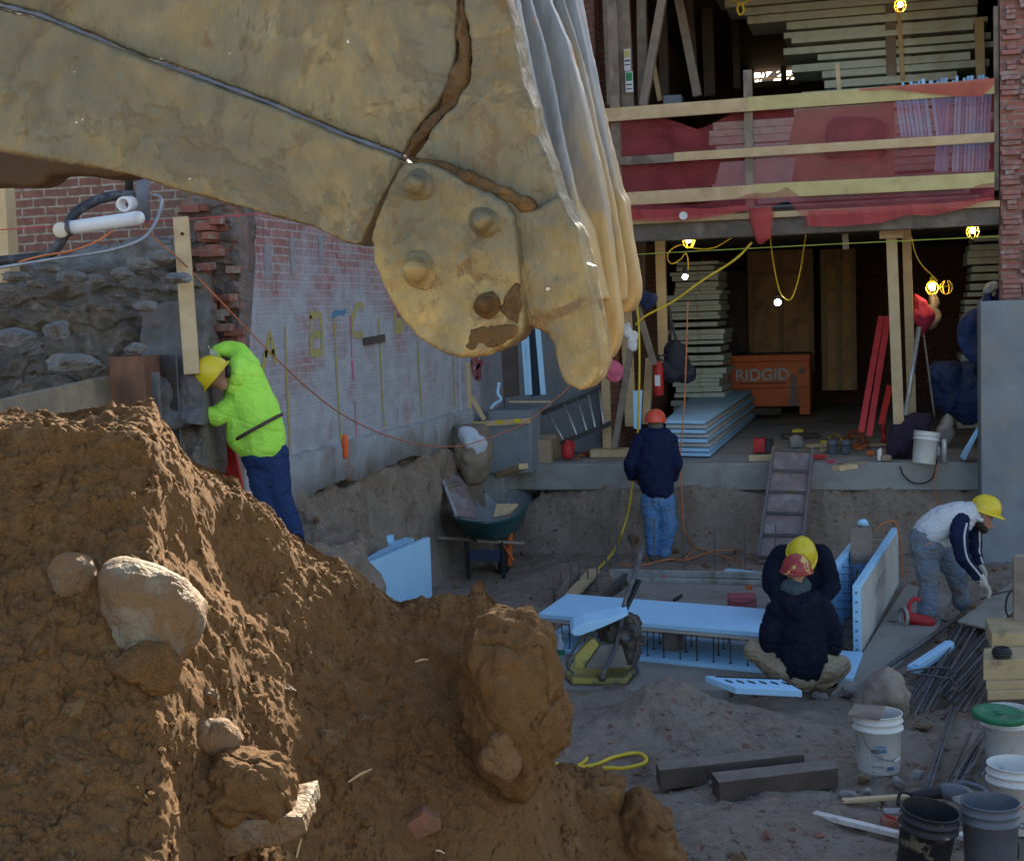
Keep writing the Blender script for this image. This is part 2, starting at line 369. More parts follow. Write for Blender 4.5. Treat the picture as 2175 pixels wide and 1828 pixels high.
# ------------------------------------------------------------------ ground of the pit
def pit_h(X, Y):
    z = np.zeros_like(X)
    wob = 0.16*vnoise(np.stack([X*1.3, Y*1.3, X*0], 1), 5)
    near = 1-sstep(10.3, 11.1, Y)
    edge = -4.93+0.92*near+wob*0.5
    z += 1.40*sstep(edge+0.20+0.3*near, edge-0.10, X)*(1-0.1*near)
    far = sstep(16.72+wob*0.5, 17.0+wob*0.3, Y)*0.74*sstep(-4.9, -4.2, X)
    z = np.maximum(z, far)
    pk = PD(1425, 1520, 9.95)
    z += 0.26*np.exp(-(((X-pk.x)/0.42)**2+((Y-pk.y)/0.36)**2)*1.3)
    pk = PD(1430, 1560, 9.5); z += 0.13*np.exp(-(((X-pk.x)/0.95)**2+((Y-pk.y)/0.45)**2)*1.3)
    pk = PD(1640, 1540, 9.7); z += 0.08*np.exp(-(((X-pk.x)/0.5)**2+((Y-pk.y)/0.35)**2)*1.3)
    return z
nx, ny = 560, 620
gx = np.linspace(-6.2, 5.5, nx); t = np.linspace(0, 1, ny); gy = 5.2+(19.0-5.2)*(t**1.25)
GX, GY = np.meshgrid(gx, gy); X = GX.ravel(); Y = GY.ravel(); Z = pit_h(X, Y)
P = np.stack([X, Y, Z], 1); steep = np.clip(Z, 0, 1.4)
pile = np.clip(Z*3, 0, 1)
flat = sstep(0.35, -0.15, np.abs(Y-13.2)-1.6)*sstep(0.3, -0.3, np.abs(X+1.3)-1.9)       # trodden slab of the formwork
n1 = fbm(P*1.4, 4, 3)*0.055*(1-0.8*flat); n2 = fbm(P*7, 4, 9)*0.016*(1+2.2*pile)*(1-0.8*flat); n3 = (0.5-worley(P*13, 4))*0.022*(0.25+pile)*(1-flat)
Z2 = Z + n1 + n2 + n3
X2 = X + fbm(P*3.0, 4, 31)*0.10*np.clip(Z*1.5, 0, 1); Y2 = Y + fbm(P*3.0, 4, 47)*0.09*np.clip(Z*1.5, 0, 1)
npmesh('pit_ground', np.stack([X2, Y2, Z2], 1), gridq(ny, nx), PITS, kind='structure')
def gz(x, y):
    return float(pit_h(np.array([x]), np.array([y]))[0])
MB().add([(-80,-80,-0.25),(80,-80,-0.25),(80,90,-0.25),(-80,90,-0.25)], [(0,1,2,3)]).build('ground', PITS, kind='structure')
SAND = pm('dry_sandy_ground', (0.46,0.34,0.20), (0.38,0.27,0.15), scale=2, rough=0.95, bump=0.4, bd=0.02)
MB().box((0, -18.3, 0.45), (70, 39.6, 1.1)).build('upper_ground', SAND, kind='structure')

# ------------------------------------------------------------------ dirt mound (heap of sandy soil with a crest)
sil = [(-400,900),(-60,880),(0,878),(19,864),(37,869),(56,883),(81,875),(125,879),(175,873),(215,868),(240,858),(255,872),(293,866),(318,858),(330,869),(340,897),(368,919),(378,940),(396,952),(408,975),(433,986),(465,1002),(474,1018),(505,1020),(518,1040),(549,1068),(577,1083),(592,1106),(624,1136),(650,1156),(715,1187),(773,1229),(815,1262),(850,1275),(881,1273),(892,1263),(965,1268),(1000,1264),(1016,1240),(1029,1234),(1036,1266),(1088,1300),(1130,1304),(1150,1400),(1165,1560),(1185,1634),(1236,1646),(1293,1649),(1320,1656),(1332,1700),(1350,1690),(1362,1676),(1393,1702),(1416,1722),(1436,1782),(1462,1828),(1560,1960),(1700,2080),(1900,2200)]
sx_ = np.array([a for a, b in sil], float); sy_ = np.array([b for a, b in sil], float)
cols = np.linspace(-400, 1900, 900)
sy = np.interp(cols, sx_, sy_)
rc = np.interp(cols, [-400,0,300,650,850,1150,1330,1460,1900], [4.9,5.0,5.0,5.4,5.6,5.7,6.0,6.3,6.6])
crest = np.array([list(PD(c, s, r)) for c, s, r in zip(cols, sy, rc)])
hd = crest[:, :2]/np.linalg.norm(crest[:, :2], axis=1)[:, None]; rr = np.linalg.norm(crest[:, :2], axis=1)
nf, nb = 520, 90
ker = np.exp(-np.linspace(-2, 2, 121)**2); ker /= ker.sum()
cz_s = np.convolve(np.pad(crest[:, 2], 60, mode='edge'), ker, mode='valid')
cz_s = np.minimum(cz_s, crest[:, 2]+0.01); cz_s = np.convolve(np.pad(cz_s, 60, mode="edge"), ker, mode="valid")-0.05
tt = np.concatenate([np.linspace(1, 0, nf)**1.25, -np.linspace(0, 1, nb+1)[1:]])
rows = []
zn = np.interp(cols, [-400,600,1200,1900], [0.30,0.30,0.35,0.5])
for t in tt:
    if t >= 0:
        r = rr*(1-t)+1.9*t; L_ = (rr-1.9)*t; plat = np.interp(cols, [-400,0,300,345,520,850,1000], [0.5,0.5,0.40,0.30,0.12,0.16,0.05]); bl_ = np.exp(-L_/0.28); cz = crest[:, 2]*bl_+cz_s*(1-bl_)
        z = cz-np.minimum(L_, plat)*0.13-np.maximum(L_-plat, 0)*np.interp(cols, [-400,1000,1500], [0.78,0.82,0.64])*np.where(L_ > 1.6, 1.0-0.25*np.clip((L_-1.6)/1.5, 0, 1), 1.0)
    else:
        r = rr - t*4.2; z = crest[:, 2] + t*4.2*0.95 + 0.0*r
        z = np.maximum(z, -0.3)
    rows.append(np.stack([hd[:, 0]*r, hd[:, 1]*r, z], 1))
P = np.concatenate(rows); T = np.repeat(tt, len(cols))
amp = np.clip(np.abs(T)*9, 0.12, 1)
big = fbm(P*1.5, 3, 21)*0.07; mid = fbm(P*5.0, 4, 22)*0.017; fin = fbm(P*19, 4, 23)*0.012-np.exp(-(np.abs(fbm(P*7, 4, 29))/0.05)**2)*0.009+(0.4-np.abs(fbm(P*30, 3, 30)))*0.010
w1 = (0.55-worley(P*8.5, 24))*0.028; w2 = (0.55-worley(P*21, 25))*0.019; w3 = (0.5-worley(P*52, 26))*0.010
msk = sstep(-0.25, 0.35, vnoise(P*2.2, 27)); lowp = sstep(0.25, 0.7, T)
ridge = (1-np.abs(fbm(P*np.array([3.2, 3.2, 3.2]), 4, 28)))*0.035
# furrows running down the right slope, left by the bucket teeth
fur = np.sin((P[:, 0]*1.0+P[:, 1]*0.9+0.25*vnoise(P*1.2, 33))*13)*0.02*sstep(900, 650, np.abs(np.tile(cols, len(tt))-800))*sstep(0.6, 0.1, T)*(T > 0)
D = big*amp + mid*np.clip(amp*2, 0.3, 1) + fin + (w1*msk*(0.3+lowp) + w2*(0.35+msk) + w3)*1.0 + ridge*amp*(T < 0.5) + fur
dirv = np.stack([-np.tile(hd[:, 0], len(tt))*0.5, -np.tile(hd[:, 1], len(tt))*0.5, np.full(len(P), 0.8)], 1)
P2 = P + dirv*D[:, None]
P2[:, 0] += fbm(P*6, 3, 41)*0.012; P2[:, 1] += fbm(P*6, 3, 42)*0.012
mound = npmesh('dirt_mound', P2, gridq(len(tt), len(cols)), SOIL, label='brown sandy heap of dug soil filling the left foreground', cat='dirt mound')
MG = P2.reshape(len(tt), len(cols), 3)
def mound_pt(px, t):                     # point on the heap in image column px, t=0 crest .. 1 foot
    j = int(np.clip(np.searchsorted(cols, px), 0, len(cols)-1)); i = int(np.clip((1-max(t, 0)**(1/1.25))*(nf-1), 0, nf-1))
    return Vector(MG[i, j])
# pixel lookup on the heap: nearest surface point to a photo pixel
_q = MG[:nf].reshape(-1, 3)-np.array(CAM); _d = _q@np.array(fw); _px = CX+F*(_q@np.array(RT))/_d; _py = CY-F*(_q@np.array(UP))/_d
def on_mound(px, py):
    k = int(np.argmin((_px-px)**2+(_py-py)**2)); return Vector(MG[:nf].reshape(-1, 3)[k]), float(_d[k])

# small clods, far too many to count
def ico(sub=1):
    bm = bmesh.new(); bmesh.ops.create_icosphere(bm, subdivisions=sub, radius=1.0)
    v = np.array([list(q.co) for q in bm.verts]); f = np.array([[q.index for q in p.verts] for p in bm.faces]); bm.free(); return v, f
def clods(name, pts, sizes, mat, seed, sub=1, flat=0.75, kind='stuff', smooth=True):
    v, f = ico(sub); n = len(pts); rg = np.random.RandomState(seed)
    V_ = np.repeat(v[None], n, 0); a = rg.uniform(0, 2*np.pi, n); sc = rg.uniform(0.7, 1.3, (n, 3)); sc[:, 2] *= flat
    jit = 1+rg.uniform(-0.34, 0.34, (n, len(v)))
    V_ = V_*jit[:, :, None]*sc[:, None, :]*np.array(sizes)[:, None, None]
    ca, sa = np.cos(a)[:, None], np.sin(a)[:, None]
    X_ = V_[:, :, 0]*ca-V_[:, :, 1]*sa; Y_ = V_[:, :, 0]*sa+V_[:, :, 1]*ca
    tl = rg.uniform(-0.5, 0.5, n)[:, None]; Z_ = V_[:, :, 2]*np.cos(tl)+X_*np.sin(tl); X_ = X_*np.cos(tl)-V_[:, :, 2]*np.sin(tl)
    W = np.stack([X_, Y_, Z_], 2)+np.array(pts)[:, None, :]
    fs = (f[None]+(np.arange(n)*len(v))[:, None, None]).reshape(-1, 3)
    return npmesh(name, W.reshape(-1, 3), fs, mat, smooth=smooth, kind=kind)
rg = np.random.RandomState(3)
N = 17000; ii = (np.power(rg.uniform(0, 1, N), 0.75)*(nf-1)).astype(int); jj = rg.randint(60, 760, N)
cl = vnoise(MG[ii, jj]*1.9, 51); keep = cl > rg.uniform(-0.6, 0.5, N); pts = MG[ii, jj][keep]
sz = 0.0032+0.011*np.power(rg.uniform(0, 1, len(pts)), 3.5); big_ = rg.uniform(0, 1, len(pts)) > 0.985; sz[big_] *= 2.0
clods('soil_clods', pts+np.array([0, 0, 0.1])*sz[:, None], sz, SOIL, 5, smooth=False)

def lump(name, out, d, dr, mat, parent=None, noise=0.06, ns=6.0, seed=1, sub=5, back=1.0, flatten=None, **kw):
    """solid stone or clod: silhouette out (photo pixels) at distance d, half thickness dr, real depth both sides"""
    o = np.array(out, float); c = o.mean(0); c = (o.max(0)+o.min(0))/2
    ang = np.arctan2(-(o[:, 1]-c[1]), o[:, 0]-c[0]); rad = np.hypot(o[:, 0]-c[0], o[:, 1]-c[1])
    k = np.argsort(ang); ang = ang[k]; rad = rad[k]
    ang = np.concatenate([ang-2*np.pi, ang, ang+2*np.pi]); rad = np.tile(rad, 3)
    v, f = ico(sub)
    # local axes: x right, y away from the camera, z up
    rt, up, fo = np.array(RT), np.array(UP), np.array(fw)
    th = np.arctan2(v[:, 2], v[:, 0]); rho = np.hypot(v[:, 0], v[:, 2]); q = np.interp(th, ang, rad)*d/F
    C0 = np.array(PD(c[0], c[1], d))
    prof = np.power(np.clip(rho, 0, 1), 0.8)
    W = C0 + (np.cos(th)*prof*q)[:, None]*rt + (np.sin(th)*prof*q)[:, None]*up + (v[:, 1]*dr*np.where(v[:, 1] > 0, back, 1))[:, None]*fo
    nn = v[:, 0][:, None]*rt+v[:, 2][:, None]*up+v[:, 1][:, None]*fo
    R = (q.mean())
    W += nn*((fbm(W*ns, 4, seed)*noise + (0.5-worley(W*ns*1.7, seed+5))*noise*0.8)*R*(1-0.6*rho**6))[:, None]
    if mat is not SOIL or R < 0.05: W += nn*(((0.5-worley(W/R*0.9, seed+11))*0.30+fbm(W/R*3.0, 4, seed+12)*0.05)*R*(1-0.6*rho**6))[:, None]
    if mat is SOIL and R > 0.05:
        crk = np.abs(fbm(W*6.5, 3, seed+8)); g_ = np.clip(vnoise(W*4, seed+9)*1.2+0.5, 0, 1)
        W += nn*(fbm(W*19, 4, 23)*0.009 + (0.55-worley(W*16, 25))*0.03*g_ + (0.55-worley(W*38, 26))*0.012 - np.exp(-(crk/0.035)**2)*0.02)[:, None]
    return npmesh(name, W, f, mat, parent, **kw)
# ------- big things on the heap
clod_out = [(1000,1330),(1057,1285),(1088,1292),(1130,1292),(1146,1315),(1173,1327),(1180,1350),(1177,1384),(1188,1419),(1192,1461),(1207,1496),(1209,1527),(1200,1573),(1173,1607),(1153,1646),(1138,1680),(1110,1700),(1040,1660),(1000,1560),(985,1430)]
lump('soil_block', clod_out, 5.12, 0.26, SOIL, noise=0.10, ns=7, seed=11, sub=6, label='large cracked block of packed brown soil at the right end of the heap', cat='soil clod')
lump('buried_stone', [(1015,1610),(1035,1580),(1065,1550),(1080,1510),(1095,1530),(1095,1580),(1105,1630),(1080,1660),(1050,1650)], 4.88, 0.05, ROCK, noise=0.12, ns=9, seed=12, sub=4, label='pale grey stone face exposed in the side of the large soil block', cat='stone')
p, d_ = on_mound(1310, 1700)
lump('soil_clod', [(1150,1650),(1236,1640),(1293,1643),(1326,1650),(1326,1675),(1313,1718),(1290,1745),(1220,1730),(1160,1700)], 5.9, 0.2, SOIL, noise=0.12, ns=8, seed=13, label='brown soil clod right below the large soil block', cat='soil clod')
lump('soil_clod', [(1300,1760),(1325,1700),(1350,1675),(1362,1668),(1393,1698),(1400,1718),(1420,1722),(1430,1760),(1440,1790),(1466,1850),(1380,1860)], 5.9, 0.2, SOIL, noise=0.12, ns=8, seed=14, label='pointed brown soil clod at the lowest right tip of the heap', cat='soil clod')
AW0 = V(-math.sin(YAW), math.cos(YAW), 0)
def stone(out, label, cat='stone', dr=0.5, mat=ROCK, name='stone', push=0.0, **kw):
    o = np.array(out, float); c = (o.max(0)+o.min(0))/2; _, d = on_mound(c[0], c[1]); w_ = (o.max(0)-o.min(0)).mean()/2*d/F
    return lump(name, out, d-w_*0.25+push, w_*dr*2, mat, label=label, cat=cat, **kw)
stone([(214,1215),(225,1195),(250,1186),(290,1188),(330,1200),(375,1215),(405,1240),(425,1275),(432,1320),(415,1370),(385,1405),(340,1420),(280,1422),(245,1412),(232,1380),(245,1330),(220,1270)], 'large rounded pale boulder half buried in the soil heap', 'boulder', 0.42, ROCKP, 'boulder', noise=0.09, ns=7, seed=15, sub=5, push=0.03)
stone([(104,1205),(120,1182),(150,1175),(185,1180),(200,1205),(207,1235),(200,1258),(160,1268),(125,1258),(110,1235)], 'rounded brown stone just left of the large boulder', mat=ROCK, noise=0.08, ns=8, seed=16)
stone([(242,1418),(380,1405),(368,1465),(300,1450),(255,1440)], 'brown soil-crusted wedge under the large boulder', mat=SOIL, seed=17, noise=0.1)
# broken slab with soil on top, bottom left
p, d0 = on_mound(520, 1720)
t = thing('broken_stone_slab', PD(520, 1800, d0), 'pale broken stone slab with a cap of brown soil near the bottom edge', 'stone slab')
mb = MB(); so_ = [(405,1752),(430,1746),(500,1742),(560,1738),(646,1730),(652,1768),(600,1792),(520,1812),(440,1838),(418,1800)]
mb.prism([PD(x, y, d0-0.16) for x, y in so_], AW0*0.3)
remesh(mb, 'stone_slab', ROCKP, 0.006, t, smooth=1, disp=lambda co: fbm(co*9, 4, 18)*0.008+(0.5-worley(co*14, 19))*0.010)
lump('soil_cap', [(392,1700),(410,1655),(440,1625),(470,1590),(510,1592),(545,1604),(575,1600),(605,1615),(622,1650),(632,1690),(632,1740),(560,1740),(480,1745),(415,1755),(396,1730)], d0-0.03, 0.15, SOIL, t, noise=0.13, ns=13, seed=19, sub=6)
stone([(390,1555),(410,1535),(450,1530),(500,1540),(520,1570),(480,1600),(430,1590)], 'brownish grey stone above the broken stone slab', mat=ROCK, seed=22, noise=0.12)
sp = sorted([(215,1560,22),(250,1580,26),(330,1490,20),(690,1570,30),(660,1610,26),(700,1640,36),(765,1530,20),(655,1500,24),(720,1500,18),(540,1500,34),(80,1770,20),(240,1760,18),(330,1740,17),(350,1640,20),(60,1540,22),(170,1470,20),(440,1480,30),(300,1545,20),(405,1590,18),(610,1470,22),(750,1325,14),(525,1325,14),(640,1680,18),(120,1690,14),(265,1640,18),(200,1690,12),(905,1600,20),(25,1640,20),(150,1815,18),(560,1340,10)])
for k, (x, y, r) in enumerate(sp):
    g_, d = on_mound(x, y); q_ = r*d/F
    hullrock(PD(x, y, d+q_*0.15), (q_*1.1, q_, q_*0.85), 60+k, 'stone', SOIL if k % 4 else ROCK, rough=0.09, label=ORD[k]+' small loose stone on the soil heap counting from the left', cat='stone', group='loose stones on the soil heap')
g_, d = on_mound(900, 1755); BP_ = pm('brick_piece', (0.27,0.11,0.06), (0.20,0.085,0.05), dirt=(0.18,0.10,0.05), dscale=9, damt=(0.42,0.55), bump=0.6)
mb = MB(); mb.prism([PD(x, y, d-0.03) for x, y in [(860,1752),(898,1724),(932,1738),(938,1762),(882,1788)]], AW0*0.12); remesh(mb, 'brick_fragment', BP_, 0.005, None, smooth=1, disp=lambda co: fbm(co*14, 3, 4)*0.004, label='reddish brick fragment low on the right of the heap', cat='brick fragment')
for k, (x, y, x2, y2) in enumerate([(882,1405,910,1400),(740,1660,790,1632),(1190,1540,1203,1545),(630,1820,640,1780),(925,1805,945,1812)]):
    a, d = on_mound(x, y); b = PD(x2, y2, d-0.04); a = PD(x, y, d-0.05)
    MB().tube([a, (a+b)/2+V(0,0,0.004), b], [0.003, 0.004, 0.002], 6).build('wood_splinter', WOOD, label=['splinter on the middle of the soil block','splinter low on the heap between brick fragment and soil block','tiny splinter on the right face of the soil block','splinter standing beside the broken stone slab','splinter at the bottom edge of the heap'][k], cat='splinter', group='splinters on the heap')

# ------------------------------------------------------------------ excavator bucket
Y0 = 2.7
def pl(pts, Y): return [PY(x, y, Y) for x, y in pts]
def slab(mb, pts, Ya, th): return mb.prism(pl(pts, Ya), (0, th, 0))
n = NT('muddy_bucket_steel')
tan = n.mix(n.ramp(n.noise(9, 8, 0.7, dist=0.8), 0.36, 0.62), (0.62,0.43,0.15), (0.36,0.235,0.07))
stl = n.mix(n.ramp(n.noise(30, 4, 0.6, sc=(1,1,0.3)), 0.3, 0.7), (0.27,0.225,0.13), (0.19,0.16,0.095))
col = n.mix(n.ramp(n.noise(2.1, 9, 0.68, dist=0.9), 0.42, 0.58), stl, tan)
col = n.mix(n.ramp(n.noise(4.3, 9, 0.72, dist=1.2, rot=(0.5,0.2,0)), 0.585, 0.63), col, (0.23,0.115,0.035))
col = n.mix(n.ramp(n.noise(1.3, 4, 0.6), 0.40, 0.60, (0.8,)*3, (0,0,0)), col, (0.17,0.145,0.09))
scr = n.noise(75, 3, 0.7, sc=(1,1,0.05), rot=(0,0.5,0)); scr2 = n.noise(85, 3, 0.7, sc=(0.05,1,1), rot=(0,0.35,0))
col = n.mix(n.ramp(scr, 0.66, 0.80, (0,0,0), (0.6,)*3), col, (0.44,0.30,0.14))
scr3 = n.noise(60, 4, 0.75, sc=(1,1,0.18), dist=1.5)
col = n.mix(n.ramp(scr3, 0.27, 0.34, (0.75,0.75,0.75), (0,0,0)), col, (0.13,0.08,0.035))
col = n.mix(n.ramp(n.noise(38, 2, 0.5, rot=(1,0,0)), 0.755, 0.775), col, (0.75,0.72,0.64))
fl = n.ramp(n.noise(3.2, 10, 0.66, dist=0.3), 0.44, 0.47); col = n.mix(fl, n.mix(0.45, col, (0.15,0.115,0.065)), col)
fl2 = n.ramp(n.noise(14, 9, 0.78, sc=(1,1,0.5), dist=0.3), 0.35, 0.40)
col = n.mix(fl2, n.mix(0.5, col, (0.17,0.11,0.05)), col)
nor = n.bump(fl, 0.5, 0.003); nor = n.bump(fl2, 0.5, 0.002, nor); nor = n.bump(n.noise(26, 8, 0.75, sc=(1,1,0.5), dist=0.6), 0.7, 0.007, nor); nor = n.bump(n.noise(120, 3, 0.7, sc=(1,1,0.35)), 0.7, 0.004, nor)
BUCK = n.out(col, nor, n.ramp(n.noise(6, 5, 0.6), 0.4, 0.65, (0.30,)*3, (0.62,)*3), 0.35, 0.5)
n = NT('scoured_bucket_steel')
g1 = n.noise(14, 7, 0.7, sc=(1,1,0.16)); g2 = n.noise(7, 8, 0.7, sc=(1,1,0.3), dist=0.6)
col = n.mix(n.ramp(g1, 0.35, 0.65), (0.25,0.265,0.275), (0.17,0.175,0.18)); col = n.mix(n.ramp(g2, 0.55, 0.63), col, (0.13,0.095,0.065))
col = n.mix(n.ramp(n.noise(5, 6, 0.7, rot=(0.4,0,0)), 0.6, 0.66), col, (0.33,0.17,0.06))
nor = n.bump(g1, 0.5, 0.006); nor = n.bump(n.noise(120, 3, 0.7, sc=(1,1,0.3)), 0.4, 0.002, nor)
gz_ = n.n('ShaderNodeNewGeometry'); sz_ = n.n('ShaderNodeSeparateXYZ'); n.l(gz_.outputs['Position'], sz_.inputs[0]); mz = n.n('ShaderNodeMapRange'); mz.inputs['From Min'].default_value = 3.75; mz.inputs['From Max'].default_value = 2.85; n.l(sz_.outputs['Z'], mz.inputs['Value'])
ad = n.n('ShaderNodeMath', operation='MULTIPLY_ADD'); ad.inputs[1].default_value = 0.45; n.l(mz.outputs[0], ad.inputs[0]); n.l(g2, ad.inputs[2])
col = n.mix(n.ramp(ad.outputs[0], 0.62, 0.82), col, (0.44,0.30,0.12))
SCOUR = n.out(col, nor, 0.5, 0.25, 0.5)
MUD = pm('wet_brown_mud', (0.135,0.070,0.022), (0.085,0.045,0.016), dirt=(0.20,0.115,0.042), scale=12, dscale=9, rough=0.7, bump=0.9, bd=0.006, fine=90)

bk = thing('excavator_bucket', PY(700, 500, Y0), 'huge muddy tan steel excavator bucket hanging in the upper left foreground', 'excavator bucket')
seam = [(-200,-60),(0,7),(86,28),(194,73),(304,121),(422,159),(553,207),(723,280),(829,318),(858,331)]
low = [(-200,282),(0,320),(114,340),(270,373),(401,411),(525,446),(657,481),(725,513),(766,524)]
nz1 = lambda a, s, sd: (lambda co: fbm(co*s, 4, sd)*a)
mb = MB(); slab(mb, seam+[(880,278),(925,225),(952,178),(968,120),(973,0),(976,-420),(-200,-420)], Y0+0.035, 0.06)
remesh(mb, 'side_plate', BUCK, 0.006, bk, smooth=6, disp=lambda co: fbm(co*5, 4, 1)*0.006+fbm(co*35, 3, 2)*0.0012)
mb = MB(); slab(mb, low+[(790,470),(812,425),(840,375),(853,345),(846,333)]+[(a-4, b+7) for a, b in seam[::-1]][1:], Y0, 0.09)
remesh(mb, 'side_band', BUCK, 0.006, bk, smooth=6, disp=lambda co: fbm(co*6, 4, 3)*0.005+fbm(co*40, 3, 4)*0.0016)
# weld bead along the seam
WELD = pm('weld_bead', (0.13,0.13,0.17), (0.22,0.21,0.22), dirt=(0.40,0.32,0.2), scale=14, dscale=8, metal=0.3, rough=0.5, bump=0.6, fine=120)
mb = MB(); pts = []
for i in range(len(seam)-1):
    for k in range(6): pts.append(PY(seam[i][0]+(seam[i+1][0]-seam[i][0])*k/6, seam[i][1]+(seam[i+1][1]-seam[i][1])*k/6+5, Y0+0.030))
mb.tube(pts, [0.0055+0.0015*math.sin(i*1.7) for i in range(len(pts))], 8); mb.build('weld_seam', WELD, bk, smooth=True)
mb = MB()
slab(mb, [(983,-420),(984,0),(1001,100),(996,173),(969,221),(921,263),(893,305),(872,338),(1000,390),(1150,448),(1185,415),(1160,332),(1140,287),(1128,225),(1102,145),(1084,45),(1074,0),(1030,-200),(1000,-420)], Y0+0.005, 0.10)
slab(mb, [(872,338),(1000,385),(1110,430),(1140,446),(1188,418),(1209,467),(1223,484),(1235,535),(1249,603),(1262,671),(1272,722),(1274,768),(1266,803),(1252,820),(1232,828),(1203,816),(1188,793),(1178,763),(1172,728),(1156,708),(1130,698),(1108,690),(1000,690),(900,600)], Y0-0.012, 0.12)
mb.tube([PY(1236, 560, Y0+0.03), PY(1226, 700, Y0+0.03), PY(1226, 775, Y0+0.03)], [0.03, 0.045, 0.036], 14)
remesh(mb, 'front_shank', BUCK, 0.005, bk, smooth=5, disp=lambda co: fbm(co*8, 4, 5)*0.006+fbm(co*45, 3, 6)*0.002)
disc = [(853,350),(863,345),(891,343),(932,354),(988,386),(1036,411),(1071,436),(1089,462),(1097,530),(1103,610),(1112,690),(1103,712),(1073,735),(1029,750),(981,754),(937,747),(889,717),(856,680),(830,636),(808,592),(794,550),(790,505),(799,470),(826,405)]
mb = MB(); slab(mb, disc, Y0-0.045, 0.09)
remesh(mb, 'side_cutter', BUCK, 0.005, bk, smooth=4, disp=lambda co: fbm(co*9, 4, 7)*0.006+fbm(co*40, 4, 8)*0.002+np.clip(fbm(co*14, 3, 18), 0.3, 1)*0.008)
for (x, y, r) in [(889,395,20),(1031,470,20),(894,573,24),(1036,648,17)]:
    c = PY(x, y, Y0-0.045); k = r*2.85/F; b = MB(); c = c-V(0,0.004,0)
    b.lathe(c, [(k*1.7, -0.004), (k*1.55, 0.006), (k*1.15, 0.009), (k*1.05, 0.022), (k*0.9, 0.034), (k*0.5, 0.042), (0, 0.044)], axis=(0, -1, 0), n=18)
    vs = np.array([list(q) for q in b.v]); vs += np.stack([fbm(vs*45, 3, int(x)+q_) for q_ in range(3)], 1)*0.0045*np.array([1, 1, 1])
    b.v = [Vector(q) for q in vs]
    ob = b.build('bolt', BUCK if r != 17 else MUD, bk, smooth=True)
for x, y, r in [(1000,612,15),(965,640,17)]:
    pass
# caked mud
mb = MB(); slab(mb, [(972,-420),(973,0),(968,120),(952,178),(925,225),(885,275),(856,325),(868,338),(893,305),(925,268),(970,225),(998,175),(1003,100),(986,0),(985,-420)], Y0+0.022, 0.05)
remesh(mb, 'mud_in_groove', MUD, 0.005, bk, smooth=4, disp=nz1(0.012, 22, 9))
mb = MB(); slab(mb, [(862,333),(905,334),(945,350),(1000,373),(1060,396),(1125,425),(1140,440),(1128,446),(1075,428),(1000,396),(940,368),(900,352),(868,345)], Y0-0.022, 0.03)
remesh(mb, 'mud_on_step', MUD, 0.004, bk, smooth=3, disp=nz1(0.010, 25, 10))
for k, out in enumerate([[(1000,700),(1040,690),(1095,690),(1100,705),(1070,730),(1020,745),(985,740),(990,720)], [(1080,620),(1098,600),(1106,650),(1100,690),(1080,680),(1060,660)]]):
    c = np.array(out).mean(0); mb = MB(); slab(mb, out, Y0-0.050, 0.02); remesh(mb, 'mud_patch', MUD, 0.003, bk, smooth=3, disp=nz1(0.006, 30, 70+k))
# shell and wear strips running round the curved back
def strip(right, wpx, Ya, th, name, mat, seed, tip=None, vox=0.007):
    L_ = [(x-wpx*(0.6+0.4*min(1, max(0, (y+100)/400))), y-6) for x, y in right[::-1]]
    mb = MB(); slab(mb, right+(tip or [])+L_, Ya, th)
    return remesh(mb, name, mat, vox, bk, smooth=8, disp=lambda co: fbm(co*np.array([7,7,3]), 4, seed)*0.0035+fbm(co*np.array([30,30,9]), 3, seed+1)*0.002)
r1 = [(880,-420),(1010,-200),(1074,0),(1084,45),(1102,145),(1128,225),(1140,287),(1160,332),(1185,415),(1209,467),(1230,560),(1250,640)]
base = [(x-12, y) for x, y in r1]; mb = MB()
mb.prism(pl(base+[(1120,640),(1100,480),(1020,250),(990,0),(900,-420)], Y0+0.06), (0, 0.62, 0)); remesh(mb, 'shell', SCOUR, 0.008, bk, smooth=6, disp=nz1(0.005, 8, 11))
strip([(905,-420),(1040,-200),(1096,0),(1116,90),(1150,250),(1178,340),(1205,440),(1233,560),(1256,670),(1272,740)], 90, Y0+0.13, 0.05, 'wear_strip', SCOUR, 13, tip=[(1276,775),(1262,806),(1236,815),(1212,790)])
strip([(940,-420),(1075,-200),(1128,0),(1150,70),(1178,200),(1203,330),(1232,450),(1252,560),(1264,640)], 80, Y0+0.24, 0.04, 'wear_strip', SCOUR, 15, tip=[(1270,700),(1262,730),(1240,735)])
strip([(985,-420),(1118,-200),(1166,0),(1205,85),(1243,242),(1285,432),(1302,560),(1312,650)], 95, Y0+0.37, 0.07, 'wear_strip', SCOUR, 17, tip=[(1316,690),(1311,732),(1296,762),(1272,772),(1250,750),(1240,700)])
strip([(1015,-420),(1150,-200),(1197,0),(1232,110),(1268,262),(1305,420),(1322,520),(1330,590)], 60, Y0+0.50, 0.04, 'wear_strip', SCOUR, 19, tip=[(1330,640),(1310,650)])
strip([(1045,-420),(1180,-200),(1223,0),(1243,93),(1278,249),(1312,400),(1326,425),(1338,500),(1352,570)], 110, Y0+0.60, 0.09, 'wear_strip', SCOUR, 21, tip=[(1357,603),(1355,634),(1344,655),(1328,668),(1300,660),(1290,600)])
mb = MB(); slab(mb, [(-200,400),(0,394),(38,394),(69,398),(93,387),(104,370),(166,370),(242,377),(290,372),(290,200),(-200,160)], Y0+0.5, 0.1)
remesh(mb, 'far_side_plate', pm('shadowed_steel', (0.085,0.05,0.028), (0.06,0.038,0.022), rough=0.8, bump=0.5), 0.008, bk, smooth=6, disp=nz1(0.004, 10, 23))  # shade on the far plate is put into this dark brown
